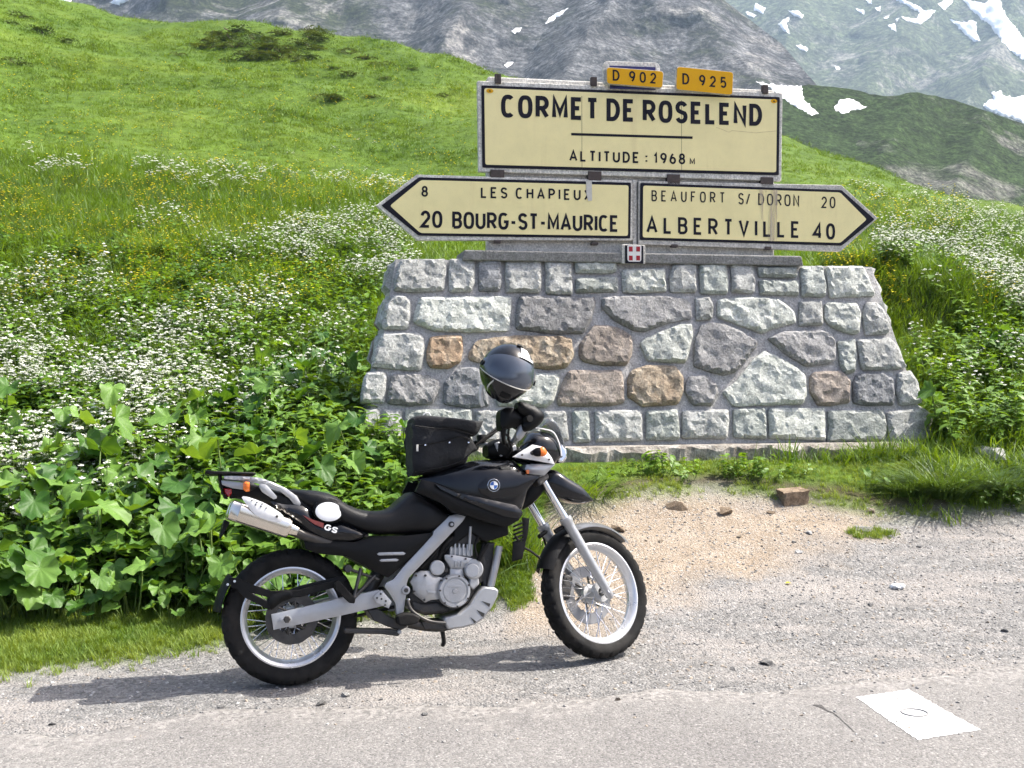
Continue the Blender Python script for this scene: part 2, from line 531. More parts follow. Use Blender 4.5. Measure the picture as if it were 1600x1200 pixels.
EA = np.maximum(EA, .9 * (PXG > 850) * (PXG < 1480) * (YG < 9) * np.clip(1 - np.abs(PYG + jag * 8 - (gline(PXG) - 14)) / 16, 0, 1))
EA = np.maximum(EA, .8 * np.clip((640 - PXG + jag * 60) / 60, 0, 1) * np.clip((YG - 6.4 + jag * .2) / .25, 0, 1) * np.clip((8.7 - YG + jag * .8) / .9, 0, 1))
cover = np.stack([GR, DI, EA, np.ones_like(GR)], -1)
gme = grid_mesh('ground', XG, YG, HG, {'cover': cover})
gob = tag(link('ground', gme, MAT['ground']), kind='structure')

# ------------------------------------------------------------------ road
def asphalt_mat():
    m, nt, b = new_mat('asphalt')
    L = nt.links.new
    P = N(nt, 'ShaderNodeNewGeometry').outputs['Position']
    vo = N(nt, 'ShaderNodeTexVoronoi', inp={'Scale': 120.}); L(P, vo.inputs['Vector'])
    n1 = N(nt, 'ShaderNodeTexNoise', inp={'Scale': .9, 'Detail': 6, 'Roughness': .65}); L(P, n1.inputs['Vector'])
    n2 = N(nt, 'ShaderNodeTexNoise', inp={'Scale': 60., 'Detail': 4}); L(P, n2.inputs['Vector'])
    r1 = ramp(nt, [(0, (.095, .092, .088)), (.4, (.162, .157, .15)), (.75, (.205, .199, .19)), (1, (.315, .306, .294))]); L(vo.outputs['Color'], r1.inputs[0])
    r2 = ramp(nt, [(.3, (.84, .82, .82)), (.7, (1.12, 1.1, 1.08))]); L(n1.outputs['Fac'], r2.inputs[0])
    mx = N(nt, 'ShaderNodeMix', data_type='RGBA', blend_type='MULTIPLY'); mx.inputs[0].default_value = 1
    L(r1.outputs[0], mx.inputs[6]); L(r2.outputs[0], mx.inputs[7])
    at = N(nt, 'ShaderNodeAttribute', attribute_name='edge')
    n3 = N(nt, 'ShaderNodeTexNoise', inp={'Scale': 7., 'Detail': 6, 'Roughness': .7}); L(P, n3.inputs['Vector'])
    ed = N(nt, 'ShaderNodeMath', operation='ADD'); L(at.outputs['Fac'], ed.inputs[0]); L(n3.outputs['Fac'], ed.inputs[1])
    er = ramp(nt, [(.80, (0, 0, 0)), (1.05, (.85, .85, .85))]); L(ed.outputs[0], er.inputs[0])
    vg = N(nt, 'ShaderNodeTexVoronoi', inp={'Scale': 60.}); L(P, vg.inputs['Vector'])
    gg = ramp(nt, [(0, (.10, .095, .09)), (.5, (.22, .207, .193)), (1, (.32, .303, .284))]); L(vg.outputs['Color'], gg.inputs[0])
    m3 = N(nt, 'ShaderNodeMix', data_type='RGBA'); L(er.outputs[0], m3.inputs[0]); L(mx.outputs[2], m3.inputs[6]); L(gg.outputs[0], m3.inputs[7])
    L(m3.outputs[2], b.inputs['Base Color'])
    b.inputs['Roughness'].default_value = .9
    b.inputs['Specular IOR Level'].default_value = .25
    h = N(nt, 'ShaderNodeMath', operation='MULTIPLY_ADD', inp={1: -.7}); L(vo.outputs['Distance'], h.inputs[0]); L(n2.outputs['Fac'], h.inputs[2])
    bp = N(nt, 'ShaderNodeBump', inp={'Strength': .6, 'Distance': .006}); L(h.outputs[0], bp.inputs['Height']); L(bp.outputs[0], b.inputs['Normal'])
    return m
asphalt_mat()
def road_edge(x):
    e = 4.46 + .195 * (x + 2.1)
    e = min(max(e, 3.6), 6.0) if abs(x) < 8 else (3.6 if x < 0 else 5.75)
    return e + .16 * noise.fractal(Vector((x * 1.3, 3.3, 0)), 1, 2, 5) + .03 * noise.noise(Vector((x * 9, 1, 0)))
rx = np.concatenate([np.linspace(-60, -4, 30, endpoint=False), np.linspace(-4, 4, 260, endpoint=False), np.linspace(4, 60, 30)])
rt = np.concatenate([np.linspace(0, .9, 8, endpoint=False), np.linspace(.9, 1, 26)])
re = np.array([road_edge(x) for x in rx])
RX = np.repeat(rx[None, :], len(rt) + 1, 0)
RY = np.concatenate([-9 + (re + 9)[None, :] * rt[:, None], (re + .03)[None, :]], 0)
RZ = np.full(RX.shape, .009); RZ[-1] = -.02
RZ[-2] += -.002 + .002 * np.sin(rx * 31)
ED = np.clip(1 - ((re + .03)[None, :] - RY) / .55, 0, 1) * .62
tag(link('road', grid_mesh('road', RX, RY, RZ, {'edge': np.stack([ED, ED, ED, np.ones_like(ED)], -1)}), MAT['asphalt']), kind='structure')

# painted survey square with a nail ring in it
pm('road_paint', (.80, .80, .78), rough=.7, var=.05, vscale=60, bump=.5, bscale=160, dust=(.24, .225, .21), dscale=45, damt=.9)
pm('road_nail', (.22, .215, .21), rough=.6, var=.2, vscale=40)
zr = lambda px, py, z: ray_plane(px, py, Vector((0, 0, z)), Vector((0, 0, 1)))
sq = [(1337, 1089), (1420, 1077.5), (1532.5, 1140.5), (1433.5, 1156)]
sqp = []
sr = random.Random(4)
cw = [zr(x, y, .0112) for x, y in sq]
for i in range(4):
    a, c = cw[i], cw[(i + 1) % 4]
    for k in range(26):
        p = a.lerp(c, k / 26)
        p = p + Vector((sr.uniform(-1, 1), sr.uniform(-1, 1), 0)) * (.008 if sr.random() < .3 else .003)
        sqp.append((p.x, p.y))
V2, _, T2, _ = cdt_fill(sqp, .06)
po = mobj('painted_mark', [(x, y, .0112) for x, y in V2], T2, MAT['road_paint'])
tag(po, 'white painted square on the road surface at the lower right', 'road marking')
ring = []
c0 = zr(1429, 1113.5, .0125)
for k in range(28):
    a = 2 * PI * k / 28
    ring.append(c0 + Vector((math.cos(a) * .055, math.sin(a) * .05, 0)))
tube('nail_ring', ring, .0045, MAT['road_nail'], po, n=6, closed=True)
# broken edge crack beside it
pm('crack_shade', (.055, .05, .047), rough=.95, var=.3, vscale=40, bump=.5)
cpts = [(1270, 1101), (1281, 1103), (1292, 1110), (1302, 1114), (1312, 1122), (1324, 1133), (1337, 1145), (1352, 1160)]
cwid = [.010, .024, .014, .007, .005, .004, .003, .001]
vs, fs = [], []
for k, ((x, y), wd) in enumerate(zip(catmull(cpts, 5)[::1], np.interp(np.linspace(0, 7, 36), range(8), cwid))):
    p = zr(x, y, .0108)
    j = .35 + .65 * abs(noise.noise(Vector((k * .9, 0, 0)))) * 1.6
    q = Vector((.75, .66, 0)) * wd * j
    vs += [p + q, p - q]
    if k: fs.append((2 * k - 2, 2 * k, 2 * k + 1, 2 * k - 1))
co = mobj('road_crack', vs, fs, MAT['crack_shade'])
tag(co, kind='structure')

# ------------------------------------------------------------------ mountains
def rock_mat(name, rockA, rockB, green, gfac, scree, sc=1.0, spk=.3):
    m, nt, b = new_mat(name)
    L = nt.links.new
    P = N(nt, 'ShaderNodeNewGeometry').outputs['Position']
    def nz(scale, det=6, rough=.65, dist=0.):
        n = N(nt, 'ShaderNodeTexNoise', inp={'Scale': scale * sc, 'Detail': det, 'Roughness': rough, 'Distortion': dist}); L(P, n.inputs['Vector']); return n
    def mix(f, a, c, bt='MIX'):
        x = N(nt, 'ShaderNodeMix', data_type='RGBA', blend_type=bt)
        for s, v in ((0, f), (6, a), (7, c)):
            if isinstance(v, (int, float)): x.inputs[s].default_value = v
            elif isinstance(v, tuple): x.inputs[s].default_value = (*v, 1)
            else: L(v, x.inputs[s])
        return x.outputs[2]
    a = nz(.05, 10, .8); b1 = nz(.007, 7, .6, .6); c1 = nz(.16, 5, .7); d1 = nz(.012, 8, .7, 1.)
    r1 = ramp(nt, [(.40, rockA), (.5, tuple((x + y) / 2.4 for x, y in zip(rockA, rockB))), (.60, rockB)]); L(a.outputs['Fac'], r1.inputs[0])
    g1 = ramp(nt, [(.35, tuple(x * .7 for x in green)), (.65, green)]); L(c1.outputs['Fac'], g1.inputs[0])
    f = N(nt, 'ShaderNodeMath', operation='MULTIPLY_ADD', inp={1: .55}); L(a.outputs['Fac'], f.inputs[0]); L(b1.outputs['Fac'], f.inputs[2])
    fr = ramp(nt, [(gfac - .07, (1, 1, 1)), (gfac + .07, (0, 0, 0))]); L(f.outputs[0], fr.inputs[0])
    col = mix(fr.outputs[0], r1.outputs[0], g1.outputs[0])
    fs_ = ramp(nt, [(.54, (0, 0, 0)), (.62, (.75, .75, .75))]); L(d1.outputs['Fac'], fs_.inputs[0])
    col = mix(fs_.outputs[0], col, scree)
    vo = N(nt, 'ShaderNodeTexVoronoi', inp={'Scale': .22 * sc}); L(P, vo.inputs['Vector'])
    fv = ramp(nt, [(.93, (0, 0, 0)), (.97, (.5, .5, .5))]); L(vo.outputs['Color'], fv.inputs[0])
    col = mix(fv.outputs[0], col, tuple(min(1, x * 1.3) for x in scree))
    e1 = nz(spk / sc, 4, .75); e2 = nz(spk / sc * .28, 5, .7)
    er = ramp(nt, [(.38, (.45, .45, .47)), (.5, (.95, .95, .95)), (.62, (1.75, 1.72, 1.68))]); L(e1.outputs['Fac'], er.inputs[0])
    col = mix(.9, col, er.outputs[0], 'MULTIPLY')
    e3 = ramp(nt, [(.38, (.6, .6, .62)), (.62, (1.35, 1.35, 1.33))]); L(e2.outputs['Fac'], e3.inputs[0])
    col = mix(.9, col, e3.outputs[0], 'MULTIPLY')
    L(col, b.inputs['Base Color'])
    b.inputs['Roughness'].default_value = .95
    b.inputs['Specular IOR Level'].default_value = .15
    bp = N(nt, 'ShaderNodeBump', inp={'Strength': 1., 'Distance': 12. / sc}); L(a.outputs['Fac'], bp.inputs['Height'])
    bp2 = N(nt, 'ShaderNodeBump', inp={'Strength': 1., 'Distance': 3. / sc}); L(c1.outputs['Fac'], bp2.inputs['Height']); L(bp.outputs[0], bp2.inputs['Normal'])
    L(bp2.outputs[0], b.inputs['Normal'])
    return m
rock_mat('rock_near', (.05, .053, .055), (.235, .236, .24), (.062, .078, .034), .74, (.36, .345, .325), 1., .35)
rock_mat('rock_far', (.08, .084, .082), (.22, .212, .198), (.125, .155, .08), .88, (.33, .31, .28), .8, .16)
rock_mat('rock_hump', (.07, .075, .065), (.25, .24, .22), (.062, .105, .034), 1.0, (.27, .26, .24), 1.7, 1.0)
pm('snow', (.86, .87, .88), rough=.7, var=.03, vscale=.05, bump=.3, bscale=.3)

MTN = {
 'near': dict(D=lambda px, py: 430 + (330 - py) * .75 + max(0, 560 - px) * .12, amp=24, sc=1 / 130.),
 'far':  dict(D=lambda px, py: 1150 + (330 - py) * 1.4 - max(0, px - 1500) * .2, amp=36, sc=1 / 260.),
 'hump': dict(D=lambda px, py: 190 + (330 - py) * .32 + (px - 1190) * .05, amp=3.5, sc=1 / 40.),
}
RIDGES = {   # spurs of the rock faces: line in (py, px), relief in metres, breadth left and right in pixels
 'near': [([-260, 0, 70, 140, 260], [1040, 955, 905, 870, 800], 55, 70, 260), ([-260, 60, 200], [800, 700, 620], 34, 60, 110), ([-260, 40, 160], [560, 430, 350], 30, 70, 110), ([-260, 40, 160], [330, 255, 190], 26, 60, 90), ([-260, 0, 119, 180], [1000, 1075, 1180, 1230], 26, 120, 70)],
 'far': [([-260, 60, 160, 330], [1520, 1405, 1330, 1260], 75, 90, 120), ([-260, 60, 200, 330], [1680, 1560, 1490, 1420], 90, 80, 110), ([-260, 0, 140, 330], [1300, 1245, 1200, 1150], 60, 90, 110)],
 'hump': [([130, 200, 330], [1440, 1400, 1340], 7, 60, 90), ([130, 200, 330], [1560, 1530, 1480], 7, 50, 80)],
}
def mpt(k, px, py, off=0.):
    M = MTN[k]
    D = M['D'](px, py)
    for ys, xs, am, wl_, wr_ in RIDGES[k]:
        dx = px - float(np.interp(py, ys, xs)) + 9 * noise.fractal(Vector((px * .02, py * .02, am)), 1, 2, 3)
        D -= am * max(0, 1 - (dx / wr_ if dx > 0 else -dx / wl_))
    p = W(px, py, D) * M['sc']
    n = noise.ridged_multi_fractal(p + Vector((7.3, 1.1, 4.2)), .9, 2.1, 6, 1.0, 2.0) - 1.0
    n2 = noise.fractal(p * .6, 1, 2, 4)
    return W(px, py, D - M['amp'] * (n * .55 + n2 * .8) - off)
def mtn_grid(name, k, pxs, pys_of, mat, back):
    rows = []
    for i in range(len(pys_of(pxs[0], 0))): pass
    nrow = len(pys_of(pxs[0], 0))
    G = np.empty((nrow + 1, len(pxs), 3))
    for j, px in enumerate(pxs):
        ys = pys_of(px, j)
        for i, (x, y) in enumerate(ys):
            G[i, j] = mpt(k, x, y)
        t = G[nrow - 1, j]
        G[nrow, j] = (t[0] * 1.0, t[1] + back, t[2] - back * .5)
    me = grid_mesh(name, G[..., 0], G[..., 1], G[..., 2])
    return tag(link(name, me, MAT[mat]), kind='structure')
# right-hand outline of the rocky peak, px as a function of py
def near_edge(py): return float(np.interp(py, [-260, -60, 0, 69, 119, 150, 180, 205, 330], [930, 1090, 1131, 1222, 1264, 1292, 1330, 1380, 1500]))
NROW = 150
def near_rows(s, j):
    out = []
    for i in range(NROW):
        py = 330 - (330 + 260) * i / (NROW - 1)
        out.append((-2200 + (near_edge(py) + 2200) * s, py))
    return out
s_ = np.concatenate([np.linspace(0, .55, 40, endpoint=False), np.linspace(.55, 1, 260)])
mtn_near = mtn_grid('rocky_mountain', 'near', s_, near_rows, 'rock_near', 400)
def far_rows(px, j):
    return [(px, 330 - 590 * i / 119) for i in range(120)]
mtn_far = mtn_grid('far_mountain', 'far', np.concatenate([np.linspace(1000, 1720, 200), np.linspace(1740, 4200, 50)]), far_rows, 'rock_far', 600)
HT = ([1100, 1190, 1230, 1265, 1325, 1360, 1397, 1434, 1490, 1537, 1600, 1700, 1900, 2300, 4200], [170, 150, 138, 132, 138, 147, 150, 144, 156, 172, 194, 225, 260, 290, 320])
def hump_rows(px, j):
    top = float(np.interp(px, *HT)) + 2.5 * noise.fractal(Vector((px * .03, 0, 0)), 1, 2, 4)
    return [(px, 350 + (top - 350) * i / 89) for i in range(90)]
mtn_hump = mtn_grid('rocky_ridge', 'hump', np.concatenate([np.linspace(1100, 1700, 230), np.linspace(1710, 4200, 50)]), hump_rows, 'rock_hump', 150)

def z3(pts): return [(1100 + x / 3.2, y / 3.2) for x, y in pts]
def z2(pts): return [(600 + x / 3.2, y / 3.2) for x, y in pts]
SNOW = [
 ('hump', z3([(258, 408), (330, 418), (420, 432), (485, 428), (502, 500), (540, 535), (572, 570), (540, 574), (470, 540), (395, 492), (330, 440)])),
 ('hump', z3([(690, 495), (742, 493), (770, 515), (812, 538), (760, 552), (690, 566), (655, 548), (650, 530)])),
 ('far', z3([(1440, 460), (1480, 455), (1500, 475), (1560, 490), (1640, 470), (1700, 600), (1600, 612), (1545, 590), (1500, 585), (1395, 535), (1400, 515), (1450, 495)])),
 ('far', z3([(1225, 95), (1290, 108), (1360, 105), (1365, 160), (1382, 210), (1345, 207), (1300, 165), (1260, 130)])),
 ('far', z3([(985, 80), (1060, 95), (1085, 60), (1160, 52), (1120, 95), (1085, 122), (1010, 103)])),
 ('far', z3([(960, -20), (1030, 10), (1100, 50), (1160, 52), (1130, 60), (1080, 62), (1010, 25), (940, -10)])),
 ('far', z3([(1170, 20), (1250, -30), (1240, 15), (1200, 52)])),
 ('far', z3([(1290, -10), (1400, 20), (1470, -40), (1490, 40), (1540, 120), (1600, 190), (1680, 260), (1660, 330), (1590, 295), (1520, 245), (1470, 180), (1420, 120), (1340, 55)])),
 ('far', z3([(370, 118), (400, 95), (432, 82), (412, 120), (430, 172), (395, 152)])),
 ('far', z3([(418, 52), (470, 55), (496, 75), (492, 92), (455, 82)])),
 ('far', z3([(258, 12), (280, 30), (308, 38), (296, 72), (270, 55), (248, 52)])),
 ('far', z3([(208, 58), (240, 62), (262, 76), (248, 86), (222, 78)])),
 ('far', z3([(460, 228), (490, 225), (522, 243), (512, 257), (480, 247)])),
 ('far', z3([(920, 124), (955, 118), (962, 156), (935, 148)])),
 ('far', z3([(648, 328), (675, 333), (682, 348), (660, 345)])),
 ('far', z3([(800, -15), (840, -5), (838, 22), (818, 12)])),
 ('far', z3([(855, 38), (888, 30), (880, 58), (864, 50)])),
 ('far', z3([(760, 42), (800, 52), (800, 72), (775, 62)])),
 ('far', z3([(898, 88), (930, 74), (915, 94)])),
 ('far', z3([(955, 98), (978, 86), (966, 110)])),
 ('near', z2([(805, 120), (820, 95), (850, 72), (925, 38), (885, 75), (850, 100)])),
 ('near', z2([(636, 156), (660, 142), (688, 138), (680, 156), (655, 168)])),
 ('near', z2([(598, 325), (620, 312), (650, 310), (632, 330), (612, 340)])),
 ('near', [(170, 4), (186, -6), (206, -8), (200, 2), (186, 8)]),
 ('near', [(92, -2), (110, -6), (112, 3), (100, 5)]),
]
for k, poly in SNOW:
    rp = [np.array(p) + RNG.uniform(-1.3, 1.3, 2) * (1.3 if len(poly) > 7 else .7) for p in resample(poly, 3.2)]
    V, d, T, ringi = cdt_fill(rp, 3.5)
    vs = [mpt(k, x, y, {'near': 2.5, 'far': 5.0, 'hump': .8}[k] * (min(1, dd_ / 3) * 1.0 + .35)) for (x, y), dd_ in zip(V, d)]
    par = {'near': mtn_near, 'far': mtn_far, 'hump': mtn_hump}[k]
    mobj('snow_patch', vs, T, MAT['snow'], par, True)

# ------------------------------------------------------------------ haze
HAZE = True
if HAZE:
    bm = bmesh.new()
    bmesh.ops.create_cube(bm, size=1)
    lo = Vector((-3600, -90, -130)); hi = Vector((6200, 4300, 1180))
    for v in bm.verts:
        v.co = Vector((lo[i] + (v.co[i] + .5) * (hi[i] - lo[i]) for i in range(3)))
    m, nt, b = new_mat('haze_air')
    nt.nodes.remove(b)
    pv = N(nt, 'ShaderNodeVolumePrincipled', inp={'Density': .0002, 'Anisotropy': .2})
    pv.inputs['Color'].default_value = (.58, .77, 1.0, 1)
    nt.links.new(pv.outputs[0], nt.nodes['Material Output'].inputs['Volume'])
    hz = bm_obj('haze', bm, m)
    tag(hz, kind='stuff')
# ================================================================== STONE MONUMENT
YAW = R(10.5)
MA = Vector((math.cos(YAW), math.sin(YAW), 0))          # along the wall
MN = Vector((math.sin(YAW), -math.cos(YAW), 0))         # out of the face
UP = Vector((0, 0, 1))
M0 = W(1010, 722, 9.0)
TB = .26                                                # batter
WN = (MN * math.cos(math.atan(TB)) + UP * math.sin(math.atan(TB))).normalized()
WU = (UP - MN * TB).normalized()                        # up the battered face
KU = (UP - MN * TB).length
def wall_sh(px, py):
    p = ray_plane(px, py, M0, WN) - M0
    return np.array((p.dot(MA), p.dot(UP)))
MROOT_M = Matrix(((MA.x, -MN.x, 0, M0.x), (MA.y, -MN.y, 0, M0.y), (0, 0, 1, M0.z), (0, 0, 0, 1)))
def mon_empty(name):
    o = empty(name); o.matrix_world = MROOT_M; return o
# local frame of the monument: x along, y into the hill, z up

def stone_mat(name, cs, rough=.9):
    m, nt, b = new_mat(name)
    L = nt.links.new
    tc = N(nt, 'ShaderNodeTexCoord'); oi = N(nt, 'ShaderNodeObjectInfo')
    off = N(nt, 'ShaderNodeVectorMath', operation='ADD'); L(tc.outputs['Object'], off.inputs[0]); L(oi.outputs['Random'], off.inputs[1])
    def nz(scale, det=5, rough=.6, dist=0.):
        n = N(nt, 'ShaderNodeTexNoise', inp={'Scale': scale, 'Detail': det, 'Roughness': rough, 'Distortion': dist}); L(off.outputs[0], n.inputs['Vector']); return n
    a = nz(7., 8, .7, .8); c = nz(60., 5, .7); d = nz(30., 7, .78, .3)
    r1 = ramp(nt, [(.28, cs[0]), (.5, cs[1]), (.72, cs[2])]); L(a.outputs['Fac'], r1.inputs[0])
    r2 = ramp(nt, [(.3, (.62, .62, .62)), (.7, (1.28, 1.28, 1.28))]); L(c.outputs['Fac'], r2.inputs[0])
    mx = N(nt, 'ShaderNodeMix', data_type='RGBA', blend_type='MULTIPLY'); mx.inputs[0].default_value = 1
    L(r1.outputs[0], mx.inputs[6]); L(r2.outputs[0], mx.inputs[7])
    r3 = ramp(nt, [(.35, (.8, .8, .8)), (.65, (1.15, 1.15, 1.15))]); L(d.outputs['Fac'], r3.inputs[0])
    m2 = N(nt, 'ShaderNodeMix', data_type='RGBA', blend_type='MULTIPLY'); m2.inputs[0].default_value = 1
    L(mx.outputs[2], m2.inputs[6]); L(r3.outputs[0], m2.inputs[7])
    hv = N(nt, 'ShaderNodeMapRange', inp={3: .84, 4: 1.14}); L(oi.outputs['Random'], hv.inputs[0])
    hs = N(nt, 'ShaderNodeHueSaturation'); L(m2.outputs[2], hs.inputs['Color']); L(hv.outputs[0], hs.inputs['Value'])
    L(hs.outputs[0], b.inputs['Base Color'])
    b.inputs['Roughness'].default_value = rough; b.inputs['Specular IOR Level'].default_value = .3
    b1 = N(nt, 'ShaderNodeBump', inp={'Strength': .7, 'Distance': .018}); L(d.outputs['Fac'], b1.inputs['Height'])
    b2 = N(nt, 'ShaderNodeBump', inp={'Strength': .7, 'Distance': .005}); L(c.outputs['Fac'], b2.inputs['Height']); L(b1.outputs[0], b2.inputs['Normal'])
    L(b2.outputs[0], b.inputs['Normal'])
    return m
stone_mat('stone_grey', ((.27, .275, .26), (.41, .412, .388), (.57, .567, .535)))
stone_mat('stone_green', ((.23, .25, .228), (.36, .378, .345), (.52, .533, .49)))
stone_mat('stone_pale', ((.36, .375, .335), (.50, .513, .465), (.64, .648, .595)))
stone_mat('stone_dark', ((.17, .167, .164), (.265, .26, .255), (.4, .393, .38)))
stone_mat('stone_slate', ((.15, .155, .16), (.235, .24, .245), (.36, .36, .36)))
stone_mat('stone_tan', ((.2, .145, .095), (.36, .29, .21), (.5, .44, .35)))
stone_mat('stone_orange', ((.19, .12, .075), (.37, .265, .175), (.5, .41, .31)))
stone_mat('stone_brown', ((.16, .135, .115), (.27, .23, .195), (.4, .35, .305)))
stone_mat('mortar', ((.34, .33, .318), (.43, .417, .402), (.5, .485, .468)))
stone_mat('concrete', ((.47, .45, .41), (.63, .605, .55), (.74, .715, .66)))
stone_mat('concrete_old', ((.18, .175, .165), (.27, .265, .25), (.37, .36, .34)))
stone_mat('footing', ((.13, .105, .085), (.34, .31, .27), (.52, .49, .45)))

mon = mon_empty('stone_monument')
tag(mon, 'battered grey stone and mortar wall base carrying the road signs', 'monument')

